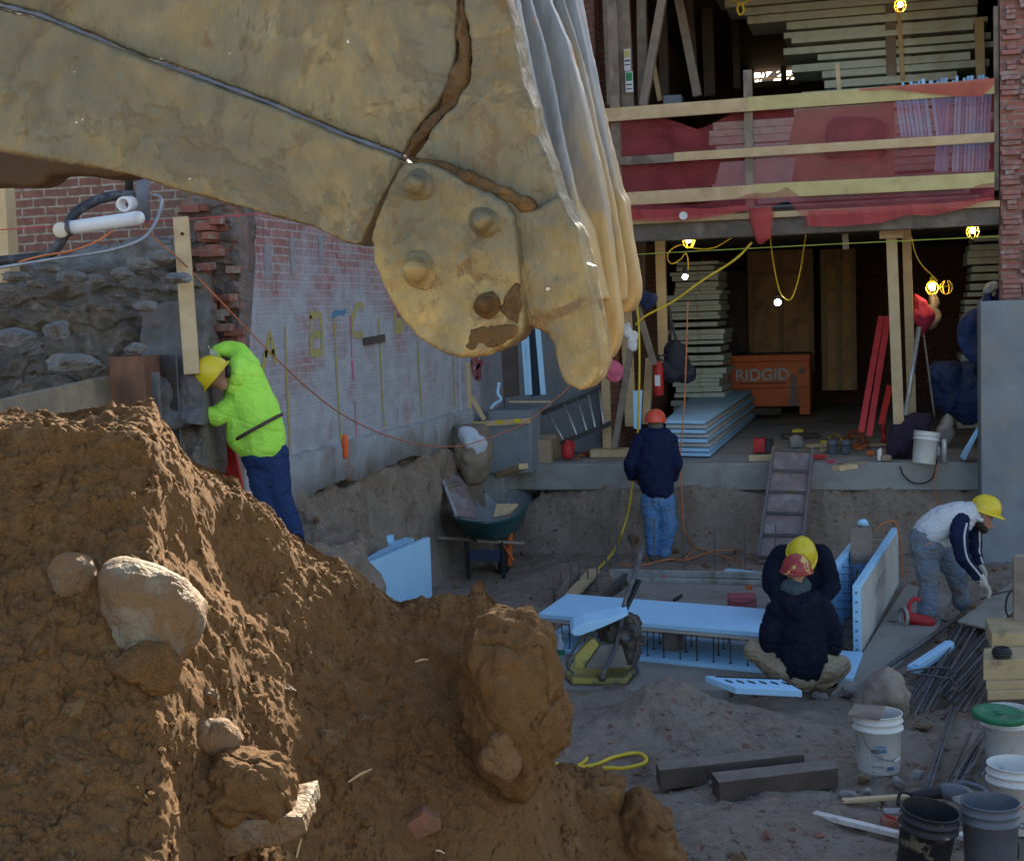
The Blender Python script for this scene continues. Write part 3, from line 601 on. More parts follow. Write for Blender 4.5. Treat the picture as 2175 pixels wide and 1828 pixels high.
# ------------------------------------------------------------------ neighbouring brick building (left) with its long side wall
XW = -5.0; YC = PX(500, 600, XW).y
nb_ = thing('brick_building', (XW, YC, 1.43), 'old brick building on the left with a long whitewashed side wall along the pit', 'building')
MB().box(((XW-5.4)/2, (YC+27.0)/2, 5.3), (0.4, 27.0-YC, 7.74)).build('side_wall', BR_L, nb_)
MB().box((XW-0.4-3.6, YC+0.2, 5.85), (7.2, 0.38, 6.7)).build('front_wall', BR_F, nb_)
MB().box((XW-4.0, YC+4, 9.3), (8.0, 9.0, 0.25)).build('roof', CONC, nb_)
# projecting footing with a ragged lower edge
ys = np.linspace(YC+0.25, 16.6, 220); vs = []; nc = len(ys)
low_ = 1.44+0.05*fbm(np.stack([ys*3, ys*0, ys*0], 1), 4, 81)-0.22*sstep(YC+1.3, YC+0.5, ys)
for k, (xx, zf) in enumerate([(XW+0.004, lambda i: 1.78), (XW+0.06, lambda i: 1.765), (XW+0.065, lambda i: 1.755), (XW+0.07, lambda i: low_[i]), (XW-0.1, lambda i: low_[i])]):
    for i, y in enumerate(ys): vs.append((xx, y, zf(i)))
vs = np.array(vs); vs[:, 0] += fbm(vs*6, 3, 82)*0.012; vs[:, 2] += fbm(vs*5, 3, 83)*0.012
npmesh('footing', vs, gridq(5, nc), pm('plaster_footing', (0.37,0.39,0.40), (0.27,0.28,0.29), dirt=(0.25,0.21,0.17), scale=3, dscale=3, rough=0.9, bump=0.5, bd=0.006), nb_)
# spray painted survey marks on the wall
SPY = pm('yellow_spray_paint', (0.44,0.38,0.08), (0.36,0.32,0.13), dirt=(0.36,0.31,0.29), scale=16, dscale=16, damt=(0.50,0.64), rough=0.9)
SPB = pm('blue_spray_paint', (0.06,0.25,0.45), (0.10,0.22,0.33), dirt=(0.3,0.25,0.2), dscale=20, damt=(0.5,0.7), rough=0.9)
SPP = pm('pink_spray_paint', (0.62,0.12,0.28), (0.5,0.15,0.25), dirt=(0.3,0.25,0.2), dscale=20, damt=(0.5,0.7), rough=0.9)
SPR = pm('red_spray_paint', (0.42,0.06,0.10), (0.33,0.08,0.10), dirt=(0.25,0.15,0.13), dscale=14, damt=(0.4,0.6), rough=0.9)
SPW = pm('chalk_line', (0.55,0.60,0.68), (0.45,0.48,0.55), dirt=(0.3,0.28,0.28), dscale=20, damt=(0.5,0.7), rough=0.9)
def stroke(pts, wd, mat, name, par=None):                  # flat painted stroke lying 3 mm proud of the wall
    P3 = [PX(x, y, XW+0.004) for x, y in pts]; vs = []; fs = []; rgk = random.Random(int(pts[0][0]))
    dense = []
    for a, b in zip(P3[:-1], P3[1:]):
        k = max(2, int((b-a).length/0.04)); dense += [a.lerp(b, i/k) for i in range(k)]
    dense.append(P3[-1])
    for i, p in enumerate(dense):
        d = (dense[min(i+1, len(dense)-1)]-dense[max(i-1, 0)]).normalized(); s = Vector((0, d.z, -d.y)) if abs(d.z) > 1e-6 or abs(d.y) > 1e-6 else V(0, 1, 0)
        w_ = wd*rgk.uniform(0.65, 1.2)
        vs += [p+s*w_/2, p-s*w_/2]
    fs = [(2*i, 2*i+1, 2*i+3, 2*i+2) for i in range(len(dense)-1)]
    MB().add(vs, fs).build(name, mat, par or nb_)
for pts in [[(606,692),(609,800),(614,900),(617,1000)], [(710,675),(716,800),(722,900),(726,950)], [(804,675),(808,760),(813,850),(816,905)], [(887,725),(890,780),(894,850),(896,885)], [(962,735),(964,800),(966,860)]]: stroke(pts, 0.05, SPY, 'painted_line')
stroke([(558,785),(574,706),(586,773)], 0.07, SPY, 'painted_letter'); stroke([(563,752),(583,748)], 0.06, SPY, 'painted_letter')
stroke([(660,670),(662,752),(684,748),(684,708),(664,714),(684,706),(680,668),(658,670)], 0.07, SPY, 'painted_letter')
stroke([(773,657),(766,648),(757,650),(750,672),(748,700),(752,711),(766,712),(771,706)], 0.07, SPY, 'painted_letter')
stroke([(838,660),(842,704),(856,700),(855,684),(843,688)], 0.07, SPY, 'painted_letter')
stroke([(706,670),(735,660)], 0.05, SPB, 'painted_mark'); stroke([(710,662),(732,668)], 0.04, SPB, 'painted_mark')
stroke([(744,670),(748,760)], 0.03, SPP, 'painted_mark'); stroke([(748,765),(752,808)], 0.06, SPP, 'painted_mark')
stroke([(754,850),(758,940),(762,1005)], 0.03, SPP, 'painted_mark')
stroke([(1001,760),(1018,775),(1012,800),(1022,790)], 0.14, SPR, 'painted_mark'); stroke([(1000,770),(1008,798),(1025,765)], 0.12, SPR, 'painted_mark')
stroke([(975,757),(977,830),(981,905)], 0.07, SPW, 'chalk_line'); stroke([(848,860),(850,920)], 0.03, SPW, 'chalk_line')
for x, y0_, y1_ in [(567,520,590),(621,505,582),(680,500,560)]:
    stroke([(x, y0_), (x+2, (y0_+y1_)/2), (x+3, y1_)], 0.13, pm('thin_plaster', (0.33,0.33,0.36), (0.27,0.24,0.26), scale=9), 'plaster_patch')
MB().prism([PX(770,718,XW+0.002), PX(812,710,XW+0.002), PX(813,726,XW+0.002), PX(771,734,XW+0.002)], (0.03,0,0)).build('wood_block', WOODD, nb_)
for x, y in [(733,945)]:
    a = PX(x, y, -4.82)
    t = thing('plumb_target', a, 'small fluorescent orange plumb marker hanging in front of the whitewashed wall', 'marker')
    MB().lathe(a-V(0,0,0.13), [(0,0),(0.022,0.01),(0.03,0.06),(0.024,0.09),(0.034,0.13),(0.03,0.2),(0.012,0.23),(0,0.235)], n=14).build('marker_body', pm('fluorescent_orange', (0.95,0.16,0.04), (0.85,0.12,0.03), rough=0.6), t, smooth=True)
    MB().tube([a-V(0,0,0.12), a-V(-0.01,-0.03,0.34)], 0.003, 6).build('string', ORGC, t)

# rubble corner pier between the bank and the wall
def relief(name, x0, x1, y0_, y1_, dfun, nx_, ny_, mat, amp, seed, depth=0.5, parent=None, step=0.0, **kw):
    """rough excavated face: front sheet with real relief, closed by sides and a back"""
    xs = np.linspace(x0, x1, nx_); yy = np.linspace(y0_, y1_, ny_); vs = []
    for y in yy:
        for x in xs: vs.append(list(PD(x, y, dfun((x-x0)/(x1-x0), (y-y0_)/(y1_-y0_)))))
    vs = np.array(vs); n_ = fbm(vs*2.6, 5, seed)*0.6+fbm(vs*np.array([5, 5, 13]), 4, seed+1)*0.35+(0.5-worley(vs*7, seed+2))*0.7+(0.5-worley(vs*18, seed+3))*0.25
    if step: n_ += step*np.sign(np.sin(vs[:, 2]*26+3*vnoise(vs*3, seed+4)))*0.25
    vs += -np.array(fw)*(n_*amp)[:, None]; vs[:, 2] += fbm(vs*4, 3, seed+6)*amp*0.4
    back = vs + np.array(fw)*depth
    al = np.concatenate([vs, back]); q = gridq(ny_, nx_); nn = len(vs)
    b = q[:, ::-1]+nn
    def edge(idx): idx = np.array(idx); return np.stack([idx[1:], idx[:-1], idx[:-1]+nn, idx[1:]+nn], 1)
    top = list(range(nx_)); bot = list(range((ny_-1)*nx_, ny_*nx_)); lf = list(range(0, ny_*nx_, nx_)); rt_ = list(range(nx_-1, ny_*nx_, nx_))
    Q = np.concatenate([q, b, edge(top), edge(bot[::-1]), edge(lf[::-1]), edge(rt_)])
    return npmesh(name, al, Q, mat, parent, **kw)
MASON = pm('broken_masonry', (0.24,0.20,0.18), (0.15,0.12,0.11), dirt=(0.30,0.12,0.085), scale=6, dscale=7, damt=(0.55,0.62), rough=0.95, bump=0.9, bd=0.012)
relief('rubble_pier', 385, 508, 385, 800, lambda u, v: 10.95-0.15*u+0.25*v, 90, 240, MASON, 0.075, 91, depth=0.7, step=0.6, parent=nb_)
rb = random.Random(5)
for k in range(46):
    x = rb.uniform(400, 500); y = rb.uniform(430, 745)
    c = PD(x, y, 10.85+rb.uniform(-0.05, 0.1)); r_ = Matrix.Rotation(rb.uniform(-0.35, 0.35), 3, 'Z') @ Matrix.Rotation(rb.uniform(-0.1, 0.1), 3, 'X')
    MB().box(c, (rb.uniform(0.08, 0.2), 0.1, 0.06), R=r_).build('loose_brick', pm('loose_red_brick', (0.32,0.12,0.08), (0.22,0.09,0.07), dirt=(0.3,0.27,0.24), dscale=9, damt=(0.5,0.65), bump=0.6), nb_, bevel=0.008)
# earth bank behind the lagging, broken pavement slab on top of it
relief('earth_bank', -260, 430, 575, 1010, lambda u, v: 10.4-1.0*v+0.15*u+1.2*(0.5-u)*0, 300, 200, BANKS, 0.15, 95, depth=0.8, kind='structure', step=0.5)
SLABM = pm('broken_pavement', (0.27,0.265,0.26), (0.17,0.16,0.155), dirt=(0.17,0.14,0.12), scale=5, dscale=5, damt=(0.52,0.66), rough=0.95, bump=0.9, bd=0.015)
ed = [(-260,620),(0,628),(60,612),(130,625),(180,600),(260,618),(330,575),(372,555)]; tp = [(372,500),(300,505),(260,520),(120,545),(0,570),(-260,600)]
mb = MB(); mb.prism([PY(x, y, 9.75) for x, y in ed+tp], (0, 0.7, 0))
remesh(mb, 'broken_pavement', SLABM, 0.014, None, smooth=2, disp=lambda co: fbm(co*4, 5, 97)*0.05+(0.5-worley(co*9, 98))*0.05, kind='structure')
mb = MB()
for (x, y, r) in [(20,612,0.07),(80,604,0.08),(150,588,0.09),(205,592,0.07),(250,582,0.09),(300,560,0.10),(345,548,0.09),(110,570,0.06),(30,585,0.09),(380,590,0.08),(60,750,0.12),(150,770,0.14),(20,720,0.15),(120,700,0.12),(290,740,0.08),(310,650,0.07)]:
    k_l = globals().get('k_l', -1)+1
    hullrock(PD(x, y, 9.6 if y < 650 else 9.55), (r*1.5, r, r*0.62), int(x)+3, 'concrete_chunk', SLABM, rough=0.08, label=ORD[k_l]+' grey concrete lump in the bank, counting pavement edge ones first, left to right', cat='concrete lump', group='concrete lumps in the bank')
# grey scraped plaster / dirt panel
relief('earth_bank', 300, 430, 640, 900, lambda u, v: 10.0-0.3*v, 50, 60, pm('scraped_bank', (0.17,0.16,0.155), (0.13,0.12,0.115), scale=4, rough=0.95, bump=0.5, bd=0.01), 0.09, 101, depth=0.3, kind='structure')

# timber lagging and steel soldier beam
XL = -5.12
LAGW = pm('lagging_timber', (0.26,0.21,0.155), (0.18,0.145,0.11), dirt=(0.34,0.27,0.17), scale=4, dscale=2.5, bump=0.4)
def lag(px0, py0, px1, py1, h, name_lab, X_=XL):
    a = PX(px0, py0, X_); b = PX(px1, py1, X_); a.z -= h/2; b.z -= h/2
    MB().beam(a, b, 0.06, h-0.008).build('lagging_board', LAGW, label=name_lab, cat='board', bevel=0.006)
lag(-150,880,225,797,0.30,'topmost grey lagging board left of the rusty steel beam')
lag(-150,985,225,880,0.26,'second lagging board left of the rusty steel beam, mostly behind the heap')
lag(328,820,412,797,0.27,'topmost short lagging board between the rusty beam and the man in neon yellow')
a = PX(328,885,XL).z
for k, lb in enumerate(['second short lagging board right of the rusty beam', 'third short lagging board right of the rusty beam', 'lowest visible short lagging board beside the red ladder rails']):
    lag(334,890+k*88,455+k*12,862+k*84,0.24,lb)
hb = thing('steel_soldier_beam', PX(275,1100,-5.02), 'wide rusty brown steel H beam standing upright in the timber lagging', 'steel beam')
a = PX(275,760,-5.0); b = a-V(0,0,1.9)
dv = V(0.93, 0.36, 0).normalized(); sv = V(-dv.y, dv.x, 0)
def vbox(c, alongn, wd, th, z0, z1):       # upright plate with normal alongn
    e = V(-alongn.y, alongn.x, 0); R = Matrix((e, alongn, V(0,0,1))).transposed(); MBx = MB(); MBx.box(V(c.x, c.y, (z0+z1)/2), (wd, th, z1-z0), R=R); return MBx
nrm = V(-0.32, -0.95, 0).normalized()
c0 = PD(268,760,9.55)
vbox(c0, nrm, 0.33, 0.018, 0.9, PD(268,757,9.55).z).build('front_flange', RUST, hb, bevel=0.003)
vbox(c0-nrm*0.30, nrm, 0.33, 0.018, 0.9, PD(268,757,9.55).z).build('back_flange', STEEL, hb, bevel=0.003)
e_ = V(-nrm.y, nrm.x, 0)
vbox(c0-nrm*0.15, e_, 0.28, 0.014, 0.9, PD(268,757,9.55).z-0.003).build('web', RUST, hb)
vbox(PD(330,790,9.35), nrm, 0.05, 0.03, 1.2, PD(330,790,9.35).z).build('edge_post', STEEL, label='narrow dark steel strip right beside the rusty H beam', cat='steel strip')
mb = MB(); mb.beam(PD(352,462,9.95), PD(388,795,9.95), 0.02, 0.02)
a = PD(384,462,9.85); b = PD(408,795,9.75)
pk = thing('plank', b, 'tall pale upright plank held by the man in neon yellow', 'plank')
ax = (a-b).normalized(); MB().beam(a, b, 0.105, 0.045, up=V(0.3,-0.9,0)).build('plank_wood', WOOD, pk, bevel=0.003)
MB().lathe(PD(388,497,9.75), [(0,0),(0.012,0.001),(0.012,0.02)], axis=(0.25,-0.96,0), n=10).build('knot', WOODD, pk)

# pipes and hose on the pavement
def pipe(name, pts, r, mat, label, cat, dd=9.6, **kw): return MB().tube([PD(x, y, dd) if len(p_) == 0 else PD(x, y, p_[0]) for x, y, *p_ in pts], r, 14).build(name, mat, smooth=True, label=label, cat=cat, **kw)
PVC = pm('white_pvc', (0.78,0.80,0.82), (0.72,0.74,0.76), dirt=(0.5,0.47,0.42), dscale=6, damt=(0.62,0.8), rough=0.35, bump=0.05)
t = thing('drain_pipe', PD(200,485,9.5), 'long white plastic drain pipe with an end cap lying across the black hose', 'pipe')
MB().tube([PD(150,484,9.45), PD(293,463,9.5)], 0.047, 20).build('pipe_body', PVC, t, smooth=True)
MB().tube([PD(150,484,9.45), PD(142,486,9.45)], 0.055, 20).build('steel_band', STEEL, t, smooth=True)
e = PD(128,489,9.40); dv = (PD(150,484,9.45)-PD(128,489,9.2)).normalized()
MB().lathe(e, [(0,0),(0.040,0),(0.047,0.006),(0.052,0.01),(0.052,0.05),(0.046,0.055)], axis=dv, n=24).build('end_cap', pm('cream_plastic', (0.70,0.66,0.55), (0.62,0.58,0.47), rough=0.4), t, smooth=True)
MB().ball(PD(293,463,9.5), 0.047, 16).build('elbow', PVC, t, smooth=True)
e = PD(262,434,9.5)
MB().lathe(e, [(0.036,0.12),(0.036,0),(0.050,0),(0.052,0.02),(0.052,0.13),(0.036,0.12)], axis=V(-0.15,1,0.12).normalized(), n=26).build('pipe_stub', PVC, smooth=True, label='short open white plastic pipe stub above the long drain pipe', cat='pipe')
HOSE = pm('black_hose', (0.03,0.032,0.04), (0.05,0.05,0.06), dirt=(0.16,0.16,0.17), dscale=8, rough=0.5, bump=0.3)
def smoothpath(pts, k=8):
    P_ = [Vector(p) for p in pts]; out = []
    for i in range(len(P_)-1):
        p0, p1, p2, p3 = P_[max(i-1,0)], P_[i], P_[i+1], P_[min(i+2,len(P_)-1)]
        for j in range(k):
            t = j/k; out.append(0.5*((2*p1)+(p2-p0)*t+(2*p0-5*p1+4*p2-p3)*t*t+(3*p1-p0-3*p2+p3)*t**3))
    out.append(P_[-1]); return out
def cord(name, pts, r, mat, label, cat, n=8, k=8, **kw):
    return MB().tube(smoothpath(pts, k), r, n).build(name, mat, smooth=True, label=label, cat=cat, **kw)
cord('hose', [PD(x, y, d) for x, y, d in [(-60,558,9.6),(0,554,9.6),(70,547,9.6),(105,540,9.6),(130,512,9.58),(148,470,9.6),(165,448,9.62),(200,428,9.7),(240,416,9.8),(285,415,9.9)]], 0.034, HOSE, 'thick black rubber hose curving behind the white drain pipe', 'hose', n=14)
cord('conduit', [PD(x, y, d) for x, y, d in [(-60,579,9.5),(0,568,9.5),(120,549,9.5),(230,532,9.5),(300,508,9.6),(330,472,9.7),(342,436,9.8),(340,418,9.9),(326,414,10)]], 0.011, pm('grey_conduit', (0.42,0.45,0.50), (0.3,0.32,0.36), metal=0.4, rough=0.4), 'thin grey conduit pipe running along the pavement and up the wall', 'conduit')
pipe('downpipe', [(303,360,10.1),(303,470,10.1)], 0.05, pm('grey_iron', (0.17,0.18,0.21), (0.12,0.13,0.15), rough=0.6), 'dark grey vertical downpipe against the front brick wall', 'pipe')
MB().tube([PD(273,340,10.2), PD(274,415,10.2)], 0.03, 12).build('downpipe', BLACK, smooth=True, label='thin black vertical pipe left of the grey downpipe', cat='pipe')
MB().box(PD(10,480,10.0), (0.12,0.12,0.8)).build('timber_post', WOOD, label='light timber post at the far left edge in front of the brick wall', cat='post', bevel=0.004)
MB().box(PD(237,413,10.3), (0.1,0.03,0.06)).build('wall_box', CONC, label='small pale electrical box on the front brick wall', cat='box', bevel=0.004)
MB().beam(PD(103,374,10.3), PD(175,369,10.3), 0.03, 0.03).build('white_strip', PVC, label='thin white strip on the brick wall just under the bucket', cat='strip')
cord('string_line', [PD(-40,490,9.3), PD(180,478,9.6), PD(375,467,9.9), PD(600,450,10.5)], 0.004, pm('red_string', (0.65,0.08,0.10), rough=0.8), 'thin red mason line stretched across the upper left', 'string')
cord('extension_cord', [PD(x, y, d) for x, y, d in [(40,556,9.4),(90,543,9.4),(150,533,9.4),(200,515,9.45),(240,490,9.5)]], 0.006, ORGC, 'short orange cord lying over the pavement behind the white pipe', 'cord')
cord('extension_cord', [PD(x, y, d) for x, y, d in [(299,472,9.6),(340,515,9.7),(399,568,9.8),(493,665,9.9),(560,735,10.2),(650,821,10.8),(727,880,11.5),(808,920,12.2),(882,942,13),(937,948,13.5),(992,944,14),(1066,920,14.7),(1125,891,15.2),(1200,830,15.8),(1240,790,16.2)]], 0.0055, pm('dull_orange_cord', (0.55,0.17,0.08)), 'long orange cord sagging across the whitewashed wall', 'cord')

# ------------------------------------------------------------------ building under construction at the back
YF = 17.0; ZS = 1.05
bd = thing('building_under_reconstruction', (-1, YF, 0), 'gutted brick building with open lower floor and railed upper floor at the back', 'building')
MB().box((0.4, YF+5.5, 0.21), (11.6, 9.8, 1.0)).build('sun_leak_fill', CONC, bd)  # unseen fill added to stop sun leaking under the slab
fl = MB(); fl.box((0.4, YF+5.2, 0.885), (11.6, 10.4, 0.33)); fl.build('ground_slab', pm('dusty_floor', (0.34,0.335,0.31), (0.27,0.265,0.245), dirt=(0.22,0.19,0.16), scale=2.2, dscale=1.6, rough=0.9, bump=0.2, damt=(0.5,0.7)), bd, bevel=0.02)
XO = PY(1262, 300, YF).x; XR = PY(2119, 300, YF).x
MB().box(((XW+XO)/2, YF+1.42, 2.47), (XO-XW-0.02, 0.3, 2.82)).build('left_panel_wall', CONCB, bd, bevel=0.01)
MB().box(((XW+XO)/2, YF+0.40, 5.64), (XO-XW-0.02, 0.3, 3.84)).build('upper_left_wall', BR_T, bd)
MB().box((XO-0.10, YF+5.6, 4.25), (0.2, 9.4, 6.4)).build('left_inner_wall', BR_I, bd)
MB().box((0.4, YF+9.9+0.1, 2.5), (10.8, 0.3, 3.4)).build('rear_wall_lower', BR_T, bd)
YB = YF+9.6
wa = PY(1588, 28, YB); wb = PY(1712, 180, YB)
mb = MB(); mb.box(((-5+wa.x)/2, YB+0.15, 5.8), (wa.x+5, 0.3, 3.6)); mb.box(((6+wb.x)/2, YB+0.15, 5.8), (6-wb.x, 0.3, 3.6))
mb.box(((wa.x+wb.x)/2, YB+0.15, (4.0+wb.z)/2), (wb.x-wa.x, 0.3, wb.z-4.0)); mb.box(((wa.x+wb.x)/2, YB+0.15, (7.6+wa.z)/2), (wb.x-wa.x, 0.3, 7.6-wa.z))
mb.build('rear_wall_upper', BR_T, bd)
wf = MB(); mw = (wa.x+wb.x)/2
for x in (wa.x+0.05, mw+0.12, wb.x-0.05): wf.box((x, YB-0.02, (wa.z+wb.z)/2), (0.1, 0.1, wa.z-wb.z))
for z in (wa.z-0.05, wb.z+0.05): wf.box(((wa.x+wb.x)/2, YB-0.025, z), (wb.x-wa.x, 0.09, 0.1))
for k in range(1, 7): wf.box(((wa.x+wb.x)/2, YB+0.2, wb.z+(wa.z-wb.z)*k/7), (wb.x-wa.x, 0.03, 0.035))
wf.build('window', pm('cream_trim', (0.55,0.52,0.36), (0.45,0.42,0.30), rough=0.7), bd)
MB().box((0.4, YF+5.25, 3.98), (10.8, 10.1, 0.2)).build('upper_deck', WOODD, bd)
MB().box((0.4, YF+5.2, 7.47), (10.8, 10.6, 0.14)).build('roof', CONC, bd)  # out of view; height set so the shadow edge falls at the mound crest
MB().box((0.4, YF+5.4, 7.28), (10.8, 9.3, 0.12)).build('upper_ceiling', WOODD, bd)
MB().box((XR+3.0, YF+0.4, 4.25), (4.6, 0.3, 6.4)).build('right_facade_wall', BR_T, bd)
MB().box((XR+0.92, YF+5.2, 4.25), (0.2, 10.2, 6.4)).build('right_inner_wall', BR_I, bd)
MB().box(((XO+6)/2, YF+0.3, 7.25), (6-XO, 0.3, 0.56)).build('unseen_upper_facade', BR_T, bd)  # unseen sun blocker, its top placed to let light reach only the crest
# rear trees seen through the window
BARK = pm('bare_bark', (0.16,0.13,0.11), rough=0.9)
tr = thing('bare_tree', (-4, 44, -0.2), 'leafless tree seen through the rear window of the upper floor', 'tree'); rb = random.Random(3)
tb = MB(); bb = MB(); tb.tube([(-4,44,-0.2),(-3.9,44,5),(-3.7,44,9.5)], [0.22,0.17,0.09], 8)
for k in range(46):
    z = rb.uniform(4, 9.5); a = rb.uniform(0, 6.28); L = rb.uniform(1.2, 3.2); p0 = V(-3.9, 44, z); p1 = p0+V(math.cos(a)*L*0.6, math.sin(a)*L*0.6, L*0.35); p2 = p1+V(math.cos(a+0.5)*L*0.5, math.sin(a+0.5)*L*0.5, L*0.45)
    bb.tube([p0, p1, p2], [0.07, 0.04, 0.012], 5)
    for j in range(4): q = p1.lerp(p2, rb.random()); bb.tube([q, q+V(rb.uniform(-.6,.6), rb.uniform(-.6,.6), rb.uniform(0.1,.8))], [0.02, 0.006], 4)
tb.build('trunk', BARK, tr, smooth=True); bb.build('branches', BARK, tr)

def pbar(x0, y0_, x1, y1_, Y, wpx, th):        # bar in the plane Y, width given in photo pixels
    a = PY(x0, y0_, Y); b = PY(x1, y1_, Y); wd = wpx*Y/F*1.03
    return MB().beam(a, b, th, wd, up=V(0,0,1) if abs((b-a).z) < abs((b-a).x) else V(1,0,0))
# beam under the deck + posts
def part(m, name, mat, **kw): return m.build(name, mat, bd, **kw)
part(pbar(1262,499,2122,458,YF+0.05,36,0.25), 'edge_beam', pm('weathered_beam', (0.17,0.14,0.12), (0.12,0.10,0.085), dirt=(0.25,0.2,0.17), scale=4, bump=0.3), bevel=0.006)
part(pbar(1262,476,2122,434,YF+0.0,12,0.3), 'edge_plank', WOOD, bevel=0.004)
def postt(x0, y0_, x1, y1_, Y, w_, lab, mat=WOOD, th=0.1, name='timber_post'):
    return pbar(x0, y0_, x1, y1_, Y, w_, th).build(name, mat, label=lab, cat='post', bevel=0.005)
# guard railing
rl = thing('guard_railing', PY(1700, 430, YF-0.1), 'lumber guard railing with three horizontal rails along the upper floor edge', 'railing')
def rail(m, nm, mt): m.build(nm, mt, rl, bevel=0.004)
YR = YF-0.12
rail(pbar(1262,247,1596,222,YR,27,0.045), 'top_rail', WOOD); rail(pbar(1588,222,2112,184,YR-0.002,28,0.045), 'top_rail', WOODY)
rail(pbar(1270,346,1440,335,YR,17,0.045), 'middle_rail', WOODG); rail(pbar(1432,334,2112,292,YR-0.002,18,0.045), 'middle_rail', WOOD)
rail(pbar(1280,426,1606,407,YR,27,0.045), 'bottom_rail', WOOD); rail(pbar(1600,407,2112,382,YR-0.002,29,0.045), 'bottom_rail', WOODY)
rail(pbar(1588,150,1594,454,YR+0.09,17,0.09), 'rail_post', WOODG); rail(pbar(2115,15,2117,405,YR+0.1,9,0.09), 'rail_post', WOODG)
rail(pbar(1300,0,1312,410,YR+0.12,20,0.09), 'rail_post', WOODG)
# red safety net
NET = NT('red_safety_net'); tr_ = NET.n('ShaderNodeBsdfTransparent'); mx = NET.n('ShaderNodeMixShader')
NET.b.inputs['Base Color'].default_value = (0.52,0.085,0.10,1); NET.b.inputs['Roughness'].default_value = 0.8
fz = NET.ramp(NET.noise(3.5, 5, 0.6, sc=(1,1,2)), 0.35, 0.68, (0.30,)*3, (0.50,)*3)
NET.l(fz, mx.inputs[0]); NET.l(tr_.outputs[0], mx.inputs[1]); NET.l(NET.b.outputs[0], mx.inputs[2]); NET.l(mx.outputs[0], NET.t.nodes['Material Output'].inputs['Surface'])
NETM = NET.m
NET = NT('bunched_red_net'); tr_ = NET.n('ShaderNodeBsdfTransparent'); mx = NET.n('ShaderNodeMixShader'); mx.inputs[0].default_value = 0.66
NET.b.inputs['Base Color'].default_value = (0.50,0.065,0.06,1); NET.b.inputs['Roughness'].default_value = 0.8
NET.l(tr_.outputs[0], mx.inputs[1]); NET.l(NET.b.outputs[0], mx.inputs[2]); NET.l(mx.outputs[0], NET.t.nodes['Material Output'].inputs['Surface'])
NETB = NET.m
def net(name, top, bot, Yt, Yb, mat, lab, nx_=120, ny_=26, wv=0.03, seed=1):
    tx, ty = zip(*top); bx_, by_ = zip(*bot); vs = []
    x0 = max(tx[0], bx_[0]); x1 = min(tx[-1], bx_[-1])
    for j in range(ny_):
        v_ = j/(ny_-1)
        for i in range(nx_):
            x = x0+(x1-x0)*i/(nx_-1); y = np.interp(x, tx, ty)*(1-v_)+np.interp(x, bx_, by_)*v_
            yy = Yt+(Yb-Yt)*sstep(0.75, 0.95, np.array(v_)) if Yb != Yt else Yt
            vs.append(list(PY(x, y, float(yy))))
    vs = np.array(vs); vs[:, 1] += fbm(vs*np.array([4, 1, 1.2]), 3, seed)*wv; vs[:, 2] += fbm(vs*np.array([3, 1, 2]), 2, seed+1)*0.01
    o = npmesh(name, vs, gridq(ny_, nx_), mat, label=lab, cat='safety net')
    return o
net('safety_net', [(1264,262),(1409,250),(1445,262),(1482,276),(1520,262),(1550,242),(1700,222),(2112,192)], [(1264,470),(1343,466),(1448,468),(1505,459),(1600,446),(1640,440),(1672,425),(1717,476),(1760,481),(1870,472),(1927,455),(1978,457),(2040,443),(2108,421),(2112,421)], YF+0.0, YF-0.28, NETM, 'translucent red safety net stretched behind the rails of the upper floor', nx_=200, ny_=40)
net('safety_net', [(1715,448),(1850,440),(2000,432),(2112,420)], [(1715,480),(1760,482),(1870,474),(1927,457),(1978,459),(2040,445),(2112,424)], YF-0.31, YF-0.31, NETB, 'bunched red net hem hanging below the right half of the bottom rail', wv=0.05, seed=5)
net('safety_net', [(1320,444),(1400,444),(1500,442),(1590,436)], [(1320,466),(1343,468),(1448,470),(1505,461),(1590,448)], YF-0.31, YF-0.31, NETB, 'red net hem hanging below the left half of the bottom rail', wv=0.05, seed=6)
net('safety_net', [(1825,190),(1900,184),(2000,176),(2112,166)], [(1825,194),(1900,192),(1960,198),(2040,204),(2085,206),(2112,180)], YR-0.06, YR-0.06, NETB, 'red net edge thrown over the right end of the top rail', wv=0.04, seed=7, ny_=10)
mb = MB(); mb.tube([PY(x, y, YF-0.33) for x, y in [(1616,440),(1617,460),(1618,480),(1622,500),(1616,516)]], [0.13,0.13,0.11,0.10,0.03], 14)
vs = np.array([list(q) for q in mb.v]); vs[:, 1] = (vs[:, 1]-(YF-0.33))*0.4+YF-0.33; vs += fbm(vs*9, 2, 7)[:, None]*0.025; mb.v = [Vector(q) for q in vs]
mb.build('safety_net', NETB, smooth=True, label='knotted tail of red net hanging in front of the beam', cat='safety net')
MB().lathe(PY(1452,458,YF-0.36), [(0,0),(0.045,0.0),(0.05,0.01)], axis=(0,-1,0), n=20).build('white_tag', WPL, label='round white tag on the red net above the beam', cat='tag')

